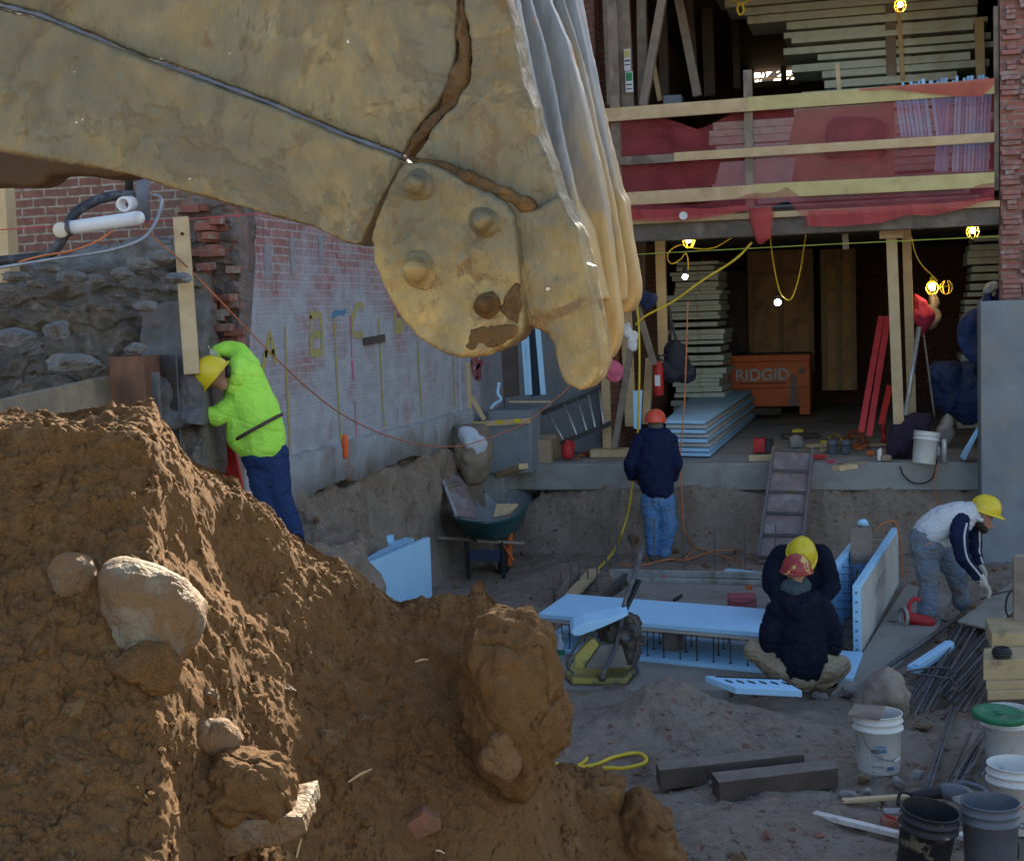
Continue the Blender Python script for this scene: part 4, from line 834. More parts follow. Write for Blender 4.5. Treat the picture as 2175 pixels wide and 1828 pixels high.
# posts, props and braces, upper floor
for i, (x0, y0_, x1, y1_, Y, w_, m_) in enumerate([(1290,-40,1302,225,17.3,22,WOODG),(1322,-40,1334,228,17.5,24,WOODG),(1362,-40,1366,222,17.8,19,WOODG),(1412,-30,1366,225,17.6,17,WOODG),(1405,-30,1412,210,19.5,18,WOODD),(1436,-30,1482,205,18.5,17,WOODG),(1462,-30,1478,205,20,14,WOODD),(1500,-30,1508,205,21,22,WOODD),(1385,120,1402,215,18.8,9,WOOD),(1560,-30,1566,190,22,14,WOODD),(1890,-30,1894,185,20.2,20,WOODG),(1921,-30,1924,180,20.3,20,WOODG),(1905,-30,1918,172,20.15,9,WOOD),(2079,38,2083,170,20,17,WOOD),(1778,135,1783,195,18,9,WOOD)]):
    labs = ['first grey shoring post at the left of the upper floor, with a white notice', 'second grey shoring post of the upper floor, with green and white notices', 'third slender grey shoring post of the upper floor', 'leaning grey brace crossing the slender post on the upper floor', 'dark post behind the leaning brace on the upper floor', 'raking grey brace ending near the net sag', 'thin dark raking post right of the raking brace', 'broad dark post beside the tall rear window side', 'short light brace low between the upper left posts', 'thin dark post left of the rear window', 'left timber of the paired post before the pale board pile', 'right timber of the paired post before the pale board pile', 'slim light lath between the paired posts', 'light upright plank at the right end of the board pile', 'short light stake standing above the yellow top rail']
    postt(x0, y0_, x1, y1_, Y, w_, labs[i], m_)
PAP = pm('white_notice_paper', (0.72,0.72,0.75), (0.66,0.66,0.70), rough=0.7, bump=0.02)
def poster(x0, y0_, x1, y1_, Y, lab, bands):
    t = thing('notice', PY((x0+x1)/2, y1_, Y), lab, 'notice'); a = PY(x0, y0_, Y); b = PY(x1, y1_, Y)
    MB().box(((a.x+b.x)/2, Y, (a.z+b.z)/2), (b.x-a.x, 0.004, a.z-b.z)).build('sheet', PAP, t)
    for v0, v1, c in bands:
        MB().box(((a.x+b.x)/2, Y-0.005, a.z+(b.z-a.z)*(v0+v1)/2), ((b.x-a.x)*0.8, 0.003, (a.z-b.z)*(v1-v0))).build('printed_band', c, t)
GRN = pm('green_print', (0.05,0.30,0.12)); PYL = pm('yellow_print', (0.6,0.55,0.15)); PPK = pm('pink_print', (0.5,0.2,0.35)); PBK = pm('dark_print', (0.1,0.1,0.14))
poster(1304,106,1315,166,17.2,'narrow white notice with pink and blue bands stapled to the first grey post', [(0.3,0.45,PPK),(0.55,0.62,PBK)])
poster(1325,105,1340,150,17.38,'small notice with a yellow-green top stapled to the second grey post', [(0.05,0.4,PYL),(0.5,0.58,PBK),(0.7,0.75,PBK)])
poster(1328,153,1345,196,17.38,'small notice with a green top, below the yellow-green one', [(0.05,0.45,GRN),(0.6,0.66,PBK),(0.8,0.85,PBK)])
# slit window at rear left: daylight painted as pale bars, wall behind is closed
t = MB()
for k in range(5): t.box(PY(1428, 31+k*11.5, YB-0.1), (0.24, 0.03, 0.045))
t.build('slit_window', pm('painted_daylight_slats', (0.8,0.8,0.72)), bd)
# pile of long pale boards, upper floor
BRD = pm('pale_board', (0.64,0.70,0.62), (0.54,0.60,0.53), dirt=(0.45,0.40,0.30), scale=6, dscale=3, rough=0.7, bump=0.25, stretch=(0.3,1,1))
rb = random.Random(9)
def board(xa, xb, z, Y, h, D_, mat, lab, grp, name='pale_board'):
    o = MB().box(((xa+xb)/2, Y, z), (xb-xa, D_, h)).build(name, mat, label=lab, cat='board', group=grp); return o
zb = 4.1; k = 0; Yp = 20.6
xl = PY(1712, 150, Yp-0.45).x; xr_ = PY(2118, 100, Yp).x
while zb < 7.25:
    h = rb.choice([0.075, 0.09, 0.10]); l_ = xl+rb.uniform(-0.45, 0.25)-(0.0 if zb > 5.6 else 0.5)*0 ; l_ -= 0.9 if zb < 5.5 or zb > 6.75 else 0
    board(l_, xr_-rb.uniform(0.0, 0.55), zb+h/2, Yp+rb.uniform(-0.04, 0.04), h, 0.9, BRD, ORD[k]+' long pale board from the bottom of the upper floor pile', 'pale boards piled on the upper floor'); zb += h+rb.choice([0.012, 0.03, 0.045]); k += 1
# lower floor stacks, ragged ends
k2 = 0; zb = ZS+0.02; xa = PY(1436, 700, 22.0).x; xb = PY(1526, 700, 22.0).x
while zb < 3.62:
    h = rb.choice([0.05, 0.065, 0.08]); q = (zb-ZS)/2.6; sh = 0.10*math.sin(q*3.1)
    board(xa+rb.uniform(-0.08, 0.06)-sh, xb+rb.uniform(-0.06, 0.08)+sh*0.4, zb+h/2, 22.6+rb.uniform(-0.04, 0.04), h, 1.2, BRD, ORD[k2]+' pale board from the bottom of the ragged lower floor stack', 'pale boards stacked on the lower floor'); k2 += 1; zb += h+rb.choice([0.006, 0.02, 0.05])
k3 = 0; zb = ZS+0.02
while zb < 3.75:
    h = rb.choice([0.06, 0.08, 0.09]); a = PY(2058, 600, 21.8).x-(3.75-zb)*0.06
    board(a+rb.uniform(-0.05, 0.04), a+1.3, zb+h/2, 21.8+rb.uniform(-0.04, 0.04), h, 1.2, BRD, ORD[k3]+' pale board from the bottom of the stack by the right pier', 'pale boards stacked by the right pier'); k3 += 1; zb += h+rb.choice([0.008, 0.03, 0.045])
MB().box((PY(1525, 700, 25.6).x, 25.9, 2.3), (1.5, 0.2, 2.5)).build('dark_partition', WOODD, bd)
# brown plywood closets
def closet(x0, x1, y0_, y1_, Y, lab):
    a = PY(x0, y0_, Y); b = PY(x1, y1_, Y); t = thing('plywood_partition', (0.5*(a.x+b.x), Y, b.z), lab, 'partition')
    MB().box(((a.x+b.x)/2, Y+0.05, (a.z+b.z)/2), (b.x-a.x, 0.03, a.z-b.z)).build('sheet', PLY, t)
    m = MB()
    for f in (0, 0.5, 1): m.box((a.x+(b.x-a.x)*f, Y, (a.z+b.z)/2), (0.09, 0.07, a.z-b.z))
    m.box(((a.x+b.x)/2, Y-0.003, a.z+(b.z-a.z)*0.28), (b.x-a.x, 0.06, 0.08)); m.build('studs', pm('brown_stud', (0.36,0.24,0.12), (0.28,0.18,0.09)), t)
closet(1592,1725,500,790,25.6,'wide brown plywood partition behind the orange tool box'); closet(1748,1815,530,828,25.0,'narrow brown plywood door leaf right of the tool box')
# lower floor posts and braces
for i, (x0, y0_, x1, y1_, Y, w_, m_) in enumerate([(1893,494,1909,900,17.45,21,WOOD),(1925,488,1937,880,18.6,17,WOOD),(1283,640,1291,960,17.9,18,WOOD),(1328,620,1340,905,18.3,22,WOOD),(1402,512,1410,780,19.2,20,WOOD),(1350,640,1390,775,18.0,12,WOODG),(1340,740,1305,950,17.6,12,WOODG),(1358,512,1355,700,19,26,WOODD),(1380,760,1372,900,18.6,16,WOOD),(1795,497,1797,530,17.4,12,WOODG)]):
    labs = ['stout pale shoring post under a block, right half of the lower floor', 'second pale shoring post just behind and right of the first', 'pale shoring post on a timber footing, left half of the lower floor', 'brown post behind the footed post, left half', 'tall pale post beside the hanging dark bag', 'thin sloping brace above the fire extinguisher', 'sloping brace leaning against the footed post', 'dark broad post behind the bucket tip', 'short pale post behind the man in the orange helmet', 'short block of wood hanging under the beam']
    postt(x0, y0_, x1, y1_, Y, w_, labs[i], m_)
MB().box(PY(1893,492,17.4)+V(0,0,-0.03), (0.27,0.2,0.1)).build('wood_block', WOOD, label='pale wood block capping the stout shoring post', cat='block', bevel=0.005)
MB().box(PY(1298,964,17.75)+V(0,0,0.02), (0.5,0.25,0.1)).build('wood_block', WOOD, label='pale timber footing under the left shoring post', cat='block', bevel=0.005)
MB().box(PY(1292,985,17.35)+V(0,0,0.03), (0.6,0.2,0.08)).build('wood_block', WOODG, label='flat brown timber in front of the pale timber footing', cat='block', bevel=0.005)

# right brick pier with toothed broken bricks, concrete pier in front
rp = thing('brick_pier', (XR+0.5, YF, ZS), 'worn red brick pier with missing bricks at the right edge', 'brick pier')
MB().box((XR+0.62, YF+0.02, 4.25), (1.2, 0.3, 6.45)).build('brickwork', BR_P, rp)
rb = random.Random(12); PB = pm('pier_brick', (0.38,0.16,0.13), (0.26,0.13,0.12), dirt=(0.36,0.33,0.31), dscale=8, damt=(0.5,0.66), bump=0.7, bd=0.006)
for k in range(92):
    z = 1.9+0.073*k*0.75
    if z > 7.2: break
    for col in range(2):
        if rb.random() < 0.35: continue
        x = XR+0.03+rb.uniform(-0.01, 0.02)+col*rb.choice([0.2, 0.23, 0.32])
        MB().box((x+0.09, YF-0.15-rb.uniform(0.0, 0.035), z), (rb.choice([0.1, 0.2, 0.2]), 0.07, 0.05), rz=rb.uniform(-0.08, 0.08)).build('brick', PB, rp, bevel=0.008)
YQ = 16.35; a = PY(2082,640,YQ); 
MB().box((a.x+0.8, YQ+0.3, a.z/2-0.05), (1.6, 0.58, a.z+0.1)).build('concrete_pier', CONCB, label='smooth blue grey concrete pier at the right edge of the pit', cat='concrete pier', bevel=0.015)
# ------------------------------------------------------------------ people
def cloth(name, c, c2=None, dirt=None, **kw):
    return pm(name, c, c2, dirt=dirt, scale=kw.pop('scale', 8), rough=0.9, bump=0.8, bd=0.012, fine=22, spec=0.1, **kw)
SKIN = pm('skin', (0.42,0.22,0.15), (0.36,0.18,0.12), rough=0.6, bump=0.1, bd=0.001)
GLOVE = pm('work_glove', (0.55,0.53,0.47), (0.45,0.42,0.36), dirt=(0.35,0.28,0.2), rough=0.9, bump=0.3, bd=0.002)
NEON = cloth('neon_hoodie_cloth', (0.55,1.0,0.13), (0.44,0.92,0.10))
NAVY = cloth('navy_jacket_cloth', (0.012,0.018,0.055), (0.02,0.026,0.065))
BNAVY = cloth('black_hoodie_cloth', (0.008,0.010,0.022), (0.014,0.016,0.03))
JEANS = cloth('dark_jeans', (0.022,0.042,0.12), (0.03,0.055,0.14))
JEANL = cloth('light_jeans', (0.085,0.19,0.38), (0.12,0.24,0.43), dirt=(0.15,0.2,0.27))
JEANM = cloth('worn_jeans', (0.13,0.18,0.25), (0.17,0.21,0.26), dirt=(0.22,0.2,0.17))
KHAKI = cloth('khaki_cloth', (0.36,0.29,0.20), (0.30,0.24,0.165), dirt=(0.22,0.17,0.12))
WHITEC = cloth('white_cloth', (0.62,0.63,0.66), (0.55,0.56,0.58), dirt=(0.45,0.43,0.4), damt=(0.6,0.8))
GREYC = cloth('grey_scarf_cloth', (0.055,0.085,0.10), (0.075,0.10,0.115))
BOOT = pm('tan_boot', (0.22,0.15,0.10), (0.16,0.11,0.08), dirt=(0.28,0.22,0.17), rough=0.85, bump=0.4)
HATY = pm('yellow_hard_hat', (0.78,0.60,0.02), (0.68,0.50,0.02), dirt=(0.45,0.36,0.08), scale=4, dscale=8, damt=(0.62,0.72), rough=0.35, bump=0.05, spec=0.5)
HATO = pm('orange_hard_hat', (0.80,0.10,0.045), (0.70,0.08,0.04), rough=0.4, bump=0.05, spec=0.5)
HATR = pm('scuffed_red_hard_hat', (0.38,0.035,0.03), (0.30,0.03,0.03), dirt=(0.62,0.45,0.12), scale=4, dscale=9, damt=(0.56,0.60), rough=0.4, bump=0.08, spec=0.5)
HAIR = pm('greying_hair', (0.10,0.085,0.075), (0.18,0.165,0.15), rough=0.95, bump=0.6)

def wrinkle(a, s, sd, sx=(1, 1, 1)):
    return lambda co: (-np.exp(-(fbm(co*np.array([0.45, 0.45, 1.2])*s*1.1, 3, sd+7)/0.11)**2)*a*0.9 + fbm(co*np.array(sx)*s, 4, sd)*a + (1-np.abs(fbm(co*np.array(sx)*s*1.7, 2, sd+3)))*a*0.8 - a*0.6)
RW = np.array([[0.94,0,0.34],[0,1,0],[-0.34,0,0.94]])
def limb(mb, pts):                       # pts: (Vector, radius)
    for (a, ra), (b, rb_) in zip(pts[:-1], pts[1:]): mb.capsule(a, b, ra, rb_)
def hand(mb, wrist, tip, side, r=0.016, curl=0.35, down=None):
    """palm with four curled fingers and a thumb leaving its side; wrist -> knuckle direction = tip-wrist"""
    w_, t_ = Vector(wrist), Vector(tip); d = (t_-w_).normalized(); s = Vector(side); s = (s-d*s.dot(d)).normalized(); n_ = d.cross(s).normalized()
    if down is not None and n_.dot(Vector(down)) < 0: n_ = -n_
    k = w_+d*0.085
    for q in (-0.03, -0.01, 0.01, 0.03): mb.capsule(w_+s*q*0.7, k+s*q*1.05, 0.019, 0.015, 8)
    for q, L in ((-0.033, 0.062), (-0.011, 0.078), (0.011, 0.083), (0.033, 0.072)):
        a = k+s*q; d1 = (d+n_*curl).normalized(); b = a+d1*L*0.45; d2 = (d+n_*curl*2.4).normalized(); c = b+d2*L*0.32; d3 = (d+n_*curl*4).normalized()
        mb.capsule(a, b, 0.0105, 0.0098, 8); mb.capsule(b, c, 0.0098, 0.009, 8); mb.capsule(c, c+d3*L*0.26, 0.009, 0.0078, 8)
    a = w_+d*0.03+s*0.03; b = a+(d*0.6+s*0.7+n_*0.3).normalized()*0.04; mb.capsule(a, b, 0.014, 0.011, 8); mb.capsule(b, b+(d*0.9+s*0.15+n_*0.4).normalized()*0.032, 0.011, 0.009, 8)
def hat(parent, c, up, fr, mat, r=0.125, h=0.15):
    """hard hat: oval dome with three ridges, rolled brim, short peak towards fr"""
    up = Vector(up).normalized(); fr = Vector(fr); fr = (fr-up*fr.dot(up)).normalized(); sd = fr.cross(up); c = Vector(c)
    m = MB(); nn = 30; mm = 11; vs = []
    for i in range(mm+1):
        ph = math.pi/2*i/mm; rr_ = math.cos(ph)**0.85 if i < mm else 0.0005; zz = math.sin(ph)
        for k in range(nn):
            t = 2*math.pi*k/nn; ct, st = math.cos(t), math.sin(t)
            rid = 1+0.035*math.exp(-(st/0.16)**2)*math.sin(ph)**0.4 + 0.022*math.exp(-((abs(st)-0.5)/0.1)**2)*math.sin(ph)**0.5*(1 if ct < 0.9 else 0)
            vs.append(c+fr*(ct*rr_*r*1.16*rid)+sd*(st*rr_*r*rid)+up*(zz*h*rid))
    fs = [(i*nn+k, i*nn+(k+1) % nn, (i+1)*nn+(k+1) % nn, (i+1)*nn+k) for i in range(mm) for k in range(nn)]
    m.add(vs, fs)
    ri = []; ro = []; rl_ = []
    for k in range(nn):
        t = 2*math.pi*k/nn; ct, st = math.cos(t), math.sin(t); ext = 0.014+0.042*max(0, ct)**2.5
        ri.append(c+fr*(ct*r*1.15)+sd*st*r*0.99+up*0.003); ro.append(c+fr*ct*(r*1.16+ext)+sd*st*(r+0.013)-up*(0.004+0.014*max(0, ct)**2)); rl_.append(ro[-1]-up*0.008-fr*ct*0.003-sd*st*0.003)
    inn = [c+fr*(math.cos(2*math.pi*k/nn)*r*1.10)+sd*math.sin(2*math.pi*k/nn)*r*0.94-up*0.004 for k in range(nn)]
    o = len(m.v); m.add(ri+ro+rl_+inn, [(j*nn+k, j*nn+(k+1) % nn, (j+1)*nn+(k+1) % nn, (j+1)*nn+k) for j in range(3) for k in range(nn)])
    return m.build('hard_hat', mat, parent, smooth=True)
def shoe(mb, heel, toe, up=(0, 0, 1)):
    h_, t_ = Vector(heel), Vector(toe); d = (t_-h_); u = Vector(up)
    mb.capsule(h_+u*0.04, h_+u*0.09, 0.042, 0.05); mb.capsule(h_+u*0.04, h_+d*0.55+u*0.045, 0.042, 0.046); mb.capsule(h_+d*0.55+u*0.045, t_+u*0.035, 0.046, 0.034)
def person(loc, lab): return thing('person', loc, lab, 'person')
def head(mb, c, up, fr, r=0.095):
    c = Vector(c); up = Vector(up).normalized(); fr = Vector(fr).normalized(); s = fr.cross(up).normalized()
    mb.ball(c+up*0.03, r, 14, (1, 1, 1)); mb.capsule(c-up*0.02+fr*0.015, c-up*0.085+fr*0.035, 0.075, 0.045)
    mb.capsule(c+fr*0.09-up*0.005, c+fr*0.112-up*0.035, 0.010, 0.015, 8)         # nose
    mb.capsule(c+fr*0.083-up*0.062-s*0.02, c+fr*0.083-up*0.062+s*0.02, 0.009, 0.009, 8)  # lips
    for q in (-1, 1):
        mb.capsule(c+s*q*0.088-up*0.01-fr*0.005, c+s*q*0.094+up*0.022-fr*0.01, 0.013, 0.017, 8)    # ears
        mb.ball(c+s*q*0.034+fr*0.078+up*0.012, 0.015, 8)                            # eyes under the brow

TL = V(-math.cos(YAW), -math.sin(YAW), 0)          # towards the left of the photo
AW = V(-math.sin(YAW), math.cos(YAW), 0)           # away from the camera
# 1. man in the neon hoodie leaning to the plank (about 10 m away)
D1 = 10.1
pn = person(PD(620, 1160, D1), 'man in neon yellow hoodie and yellow hard hat leaning forward, gripping an upright plank')
q = lambda x, y, d=0.0: PD(x, y, D1+d)
body = MB(); limb(body, [(q(556,935), 0.12), (q(540,880), 0.12), (q(515,810), 0.12), (q(492,797,-0.05), 0.06), (q(470,795,-0.18), 0.055)])
head(body, q(456,797,-0.22), (q(430,770)-q(475,805)).normalized()+TL*0.3, (TL*1.0+V(0,0,-0.75)+AW*0.5), 0.09)
limb(body, [(q(520,778,0.1), 0.055), (q(500,746,0.14), 0.04), (q(466,745,0.11), 0.035), (q(446,751,0.08), 0.03)])
limb(body, [(q(500,858,-0.06), 0.05), (q(460,882,-0.1), 0.04), (q(422,874,-0.14), 0.038), (q(416,846,-0.17), 0.033), (q(416,824,-0.18), 0.03)])
limb(body, [(q(548,950), 0.07), (q(566,1050), 0.06), (q(604,1135), 0.045)]); limb(body, [(q(572,950), 0.07), (q(596,1060), 0.07), (q(630,1140), 0.05)])
hand(body, q(444,753,0.08), q(425,757,-0.02), (0,0,1), down=AW*-1); hand(body, q(418,822,-0.16), q(404,795,-0.22), AW, down=TL)
remesh(body, 'body', SKIN, 0.008, pn, smooth=3)
gl = MB(); hand(gl, q(448,753,0.08), q(428,757,-0.04), (0,0,1), down=AW*-1); gl.capsule(q(452,753,0.09), q(444,753,0.06), 0.04, 0.034); remesh(gl, 'glove', GLOVE, 0.006, pn, smooth=1, disp=lambda co: co[:, 0]*0+0.006)
gl = MB(); hand(gl, q(417,820,-0.18), q(402,792,-0.26), AW, down=TL); gl.capsule(q(418,826,-0.17), q(415,812,-0.18), 0.04, 0.034); remesh(gl, 'glove', GLOVE, 0.006, pn, smooth=1, disp=lambda co: co[:, 0]*0+0.006)
j = MB()
limb(j, [(q(520,806), 0.150), (q(530,850), 0.178), (q(553,905), 0.175), (q(557,940), 0.172)]); limb(j, [(q(512,850,-0.03), 0.11), (q(520,930), 0.13), (q(540,945), 0.13)])
limb(j, [(q(560,860,0.05), 0.11), (q(572,930,0.02), 0.125)])
limb(j, [(q(525,778,0.1), 0.10), (q(508,748,0.14), 0.072), (q(486,740,0.14), 0.064), (q(464,745,0.11), 0.052), (q(452,750,0.09), 0.046)])
limb(j, [(q(500,858,-0.06), 0.085), (q(460,884,-0.1), 0.07), (q(422,876,-0.14), 0.066), (q(416,848,-0.17), 0.055), (q(415,828,-0.18), 0.048)])
limb(j, [(q(508,775,-0.06), 0.075), (q(512,805,-0.1), 0.08), (q(508,830,-0.09), 0.07)]); limb(j, [(q(505,775,-0.08), 0.06), (q(502,800,-0.16), 0.065), (q(496,822,-0.14), 0.055)])
jk = remesh(j, 'hoodie', NEON, 0.009, pn, smooth=8, disp=lambda co: -np.exp(-(fbm((co@RW)*np.array([2.2, 2.2, 9]), 3, 201)/0.13)**2)*0.010+fbm(co*5, 2, 5)*0.006)
b_ = MB(); pts = []
for i in range(25):
    t = i/24*2*math.pi; c = (q(548,902)+q(552,912))/2; pts.append(q(551,906)+ (q(588,886)-q(512,928))*0.5*math.cos(t)*1.22 - AW*0.245*math.sin(t))
b_.tube(pts, 0.013, 6); b_.build('waist_strap', pm('brown_strap', (0.10,0.06,0.05), (0.08,0.05,0.04)), pn, smooth=True)
j = MB(); limb(j, [(q(556,940), 0.125), (q(560,970), 0.145)]); limb(j, [(q(545,965), 0.115), (q(562,1050), 0.085), (q(600,1135), 0.062)]); limb(j, [(q(580,962), 0.115), (q(594,1050), 0.09), (q(628,1135), 0.065)])
remesh(j, 'jeans', JEANS, 0.009, pn, smooth=4, disp=wrinkle(0.008, 9, 203))
j = MB(); shoe(j, q(604,1160), q(616,1168)-AW*0.1); shoe(j, q(624,1142)+V(0,0,-0.03), q(646,1152)-AW*0.12+V(0,0,-0.03)); remesh(j, 'shoes', BNAVY, 0.008, pn, smooth=2)
hat(pn, q(456,798,-0.24), (q(428,785)-q(470,812)).normalized()*1.0+AW*-0.25+V(0,0,0.2), (TL*0.3+V(0,0,-1)+AW*0.5), HATY, 0.118, 0.15)
b_ = MB(); b_.tube([q(472,768,-0.2), q(484,780,-0.28), q(484,802,-0.28)], 0.02, 6); b_.build('hat_strap', BLACK, pn, smooth=True)

# 2. man in navy sweatshirt seen from behind, by the platform (about 16.5 m away)
D2 = 16.3
pf = person(PD(1400, 1185, D2), 'man with orange hard hat, navy sweatshirt and light jeans, seen from behind')
q = lambda x, y, d=0.0: PD(x, y, D2+d)
body = MB(); limb(body, [(q(1394,1040), 0.13), (q(1392,960), 0.14), (q(1392,920), 0.07), (q(1393,905), 0.058)]); head(body, q(1394,895), (0,0,1), AW+V(0,0,-0.2), 0.09)
limb(body, [(q(1350,940), 0.05), (q(1336,990), 0.04), (q(1352,1020,0.2), 0.03)]); limb(body, [(q(1432,940), 0.05), (q(1440,990), 0.04), (q(1426,1020,0.2), 0.03)])
limb(body, [(q(1386,1040), 0.07), (q(1384,1110), 0.06), (q(1386,1175), 0.045)]); limb(body, [(q(1408,1040), 0.07), (q(1420,1110), 0.06), (q(1414,1180), 0.045)])
hand(body, q(1352,1020,0.2), q(1365,1025,0.28), (0,0,1)); hand(body, q(1426,1020,0.2), q(1412,1025,0.28), (0,0,1))
remesh(body, 'body', SKIN, 0.011, pf, smooth=3)
j = MB(); limb(j, [(q(1390,945), 0.20), (q(1388,985), 0.215), (q(1393,1020), 0.205), (q(1396,1034), 0.198)]); limb(j, [(q(1362,938), 0.105), (q(1340,985), 0.085), (q(1343,1010,0.12), 0.07)]); limb(j, [(q(1422,938), 0.105), (q(1436,985), 0.085), (q(1430,1012,0.12), 0.07)])
limb(j, [(q(1374,925), 0.1), (q(1410,925), 0.1)])
remesh(j, 'sweatshirt', NAVY, 0.011, pf, smooth=5, disp=wrinkle(0.009, 6, 211))
j = MB(); limb(j, [(q(1383,918), 0.045), (q(1402,918), 0.045)]); remesh(j, 'collar', WHITEC, 0.008, pf, smooth=2)
j = MB(); limb(j, [(q(1396,1042), 0.14), (q(1397,1062), 0.155)]); limb(j, [(q(1382,1060), 0.12), (q(1384,1115), 0.09), (q(1386,1172), 0.075)]); limb(j, [(q(1412,1060), 0.125), (q(1421,1115), 0.10), (q(1411,1172), 0.082)])
remesh(j, 'jeans', JEANL, 0.010, pf, smooth=4, disp=wrinkle(0.010, 9, 213))
j = MB(); shoe(j, q(1385,1188)+V(0,0,-0.01), q(1382,1186)+AW*0.2); shoe(j, q(1408,1196), q(1440,1188)); remesh(j, 'boots', BOOT, 0.010, pf, smooth=2)
j = MB(); j.ball(q(1392,902), 0.092, 14, (1.0, 1.0, 0.8)); remesh(j, 'hair', HAIR, 0.010, pf, smooth=2, disp=lambda co: fbm(co*40, 2, 9)*0.004)
hat(pf, q(1392,893), V(0.03,0,1), AW+V(0.3,0,0), HATO, 0.126, 0.135)

# 3. man bending on the right (about 12.8 m away)
D3 = 12.8
pr = person(PD(2000, 1320, D3), 'man in a white vest with dark striped sleeves and yellow hard hat bending over rebar')
q = lambda x, y, d=0.0: PD(x, y, D3+d)
body = MB(); limb(body, [(q(1966,1150), 0.12), (q(2000,1110), 0.13), (q(2045,1095), 0.10), (q(2070,1095), 0.055), (q(2080,1098), 0.055)])
head(body, q(2088,1096), (q(2100,1050)-q(2080,1105)), (-TL*1.0+V(0,0,-0.9)-AW*0.25), 0.088)
limb(body, [(q(2038,1112,-0.15), 0.055), (q(2042,1180,-0.22), 0.042), (q(2086,1235,-0.2), 0.03)]); limb(body, [(q(2064,1115,0.15), 0.055), (q(2070,1170,0.15), 0.042), (q(2084,1205,0.1), 0.03)])
limb(body, [(q(1966,1150), 0.07), (q(1974,1225), 0.06), (q(1968,1310), 0.045)]); limb(body, [(q(1985,1150,0.1), 0.07), (q(2032,1215,0.12), 0.06), (q(2042,1285,0.3), 0.05)])
hand(body, q(2086,1235,-0.2), q(2100,1252,-0.2), AW, down=TL); hand(body, q(2084,1205,0.1), q(2092,1220,0.05), AW, down=TL)
remesh(body, 'body', SKIN, 0.009, pr, smooth=3)
gl = MB(); hand(gl, q(2085,1233,-0.2), q(2100,1252,-0.2), AW, down=TL); gl.capsule(q(2080,1226,-0.2), q(2088,1238,-0.2), 0.042, 0.036); remesh(gl, 'glove', GLOVE, 0.006, pr, smooth=1, disp=lambda co: co[:, 0]*0+0.008)
gl = MB(); hand(gl, q(2084,1205,0.1), q(2092,1220,0.05), AW, down=TL); remesh(gl, 'glove', GLOVE, 0.006, pr, smooth=1, disp=lambda co: co[:, 0]*0+0.007)
j = MB(); limb(j, [(q(1975,1128), 0.155), (q(2005,1108), 0.165), (q(2040,1098), 0.15), (q(2056,1092), 0.12)]); limb(j, [(q(1968,1135), 0.13), (q(1990,1150), 0.10), (q(2005,1145), 0.09)])
remesh(j, 'vest', WHITEC, 0.009, pr, smooth=5, disp=wrinkle(0.008, 7, 221))
for pts, nm, sd in (([(q(2040,1108,-0.14), 0.088), (q(2036,1140,-0.2), 0.078), (q(2044,1182,-0.22), 0.066), (q(2066,1210,-0.21), 0.055), (q(2082,1230,-0.2), 0.048)], 'sleeve', 5), ([(q(2066,1108,0.14), 0.085), (q(2070,1140,0.15), 0.07), (q(2071,1170,0.15), 0.06), (q(2081,1195,0.11), 0.046)], 'sleeve', 6)):
    j = MB(); limb(j, pts); remesh(j, nm, NAVY, 0.008, pr, smooth=4, disp=wrinkle(0.007, 10, sd))
    m = MB(); off = -AW*0.0
    st = [p_+(-AW*(r_*0.93)+(-TL)*r_*0.35) for p_, r_ in pts]; m.tube(smoothpath(st, 5), 0.010, 6); m.build('sleeve_stripe', WHITEC, pr, smooth=True)
j = MB(); limb(j, [(q(1961,1142), 0.13), (q(1978,1165), 0.135)]); limb(j, [(q(1962,1160), 0.125), (q(1973,1225), 0.10), (q(1968,1300), 0.085)]); limb(j, [(q(1990,1160,0.08), 0.12), (q(2031,1215,0.12), 0.095), (q(2043,1280,0.3), 0.085)])
remesh(j, 'jeans', JEANM, 0.009, pr, smooth=4, disp=wrinkle(0.011, 8, 223))
j = MB(); shoe(j, q(1966,1326), q(1988,1332)-AW*0.03); shoe(j, q(2040,1296,0.3), q(2066,1294,0.3)); remesh(j, 'boots', BOOT, 0.009, pr, smooth=2)
j = MB(); j.capsule(q(2079,1112,-0.02), q(2090,1124,-0.02), 0.045, 0.04); j.capsule(q(2074,1102,-0.06), q(2082,1116,-0.05), 0.03, 0.035); remesh(j, 'beard', pm('dark_beard', (0.03,0.022,0.018)), 0.009, pr, smooth=2)
j = MB(); j.tube([q(2068,1080,-0.05), q(2072,1100,-0.09), q(2088,1105,-0.1)], 0.022, 8); j.build('headband', WHITEC, pr, smooth=True)
hat(pr, q(2092,1084), (V(0,0,1)*0.95+(-TL)*0.32-AW*0.12), (-TL+V(0,0,-0.35)-AW*0.1), HATY, 0.124, 0.145)

# 4. man bent forward behind, yellow hard hat (about 11.7 m)
D4 = 11.75
py_ = person(PD(1700, 1330, D4), 'man in a dark jacket bowing his yellow hard hat towards us, behind the squatting man')
q = lambda x, y, d=0.0: PD(x, y, D4+d)
body = MB(); limb(body, [(q(1705,1260,0.25), 0.12), (q(1702,1200), 0.12), (q(1703,1180,-0.06), 0.06)]); head(body, q(1704,1172,-0.1), V(0,0,0.55)-AW, V(0,0,-1)-AW*0.5, 0.088)
limb(body, [(q(1655,1185), 0.05), (q(1640,1240,-0.05), 0.042), (q(1660,1285,-0.2), 0.03)]); limb(body, [(q(1750,1185), 0.05), (q(1762,1240,-0.05), 0.042), (q(1745,1285,-0.2), 0.03)])
limb(body, [(q(1690,1270,0.25), 0.1), (q(1670,1300,-0.1), 0.07), (q(1680,1370,0.1), 0.045)]); limb(body, [(q(1720,1270,0.25), 0.1), (q(1735,1300,-0.1), 0.07), (q(1728,1370,0.1), 0.045)])
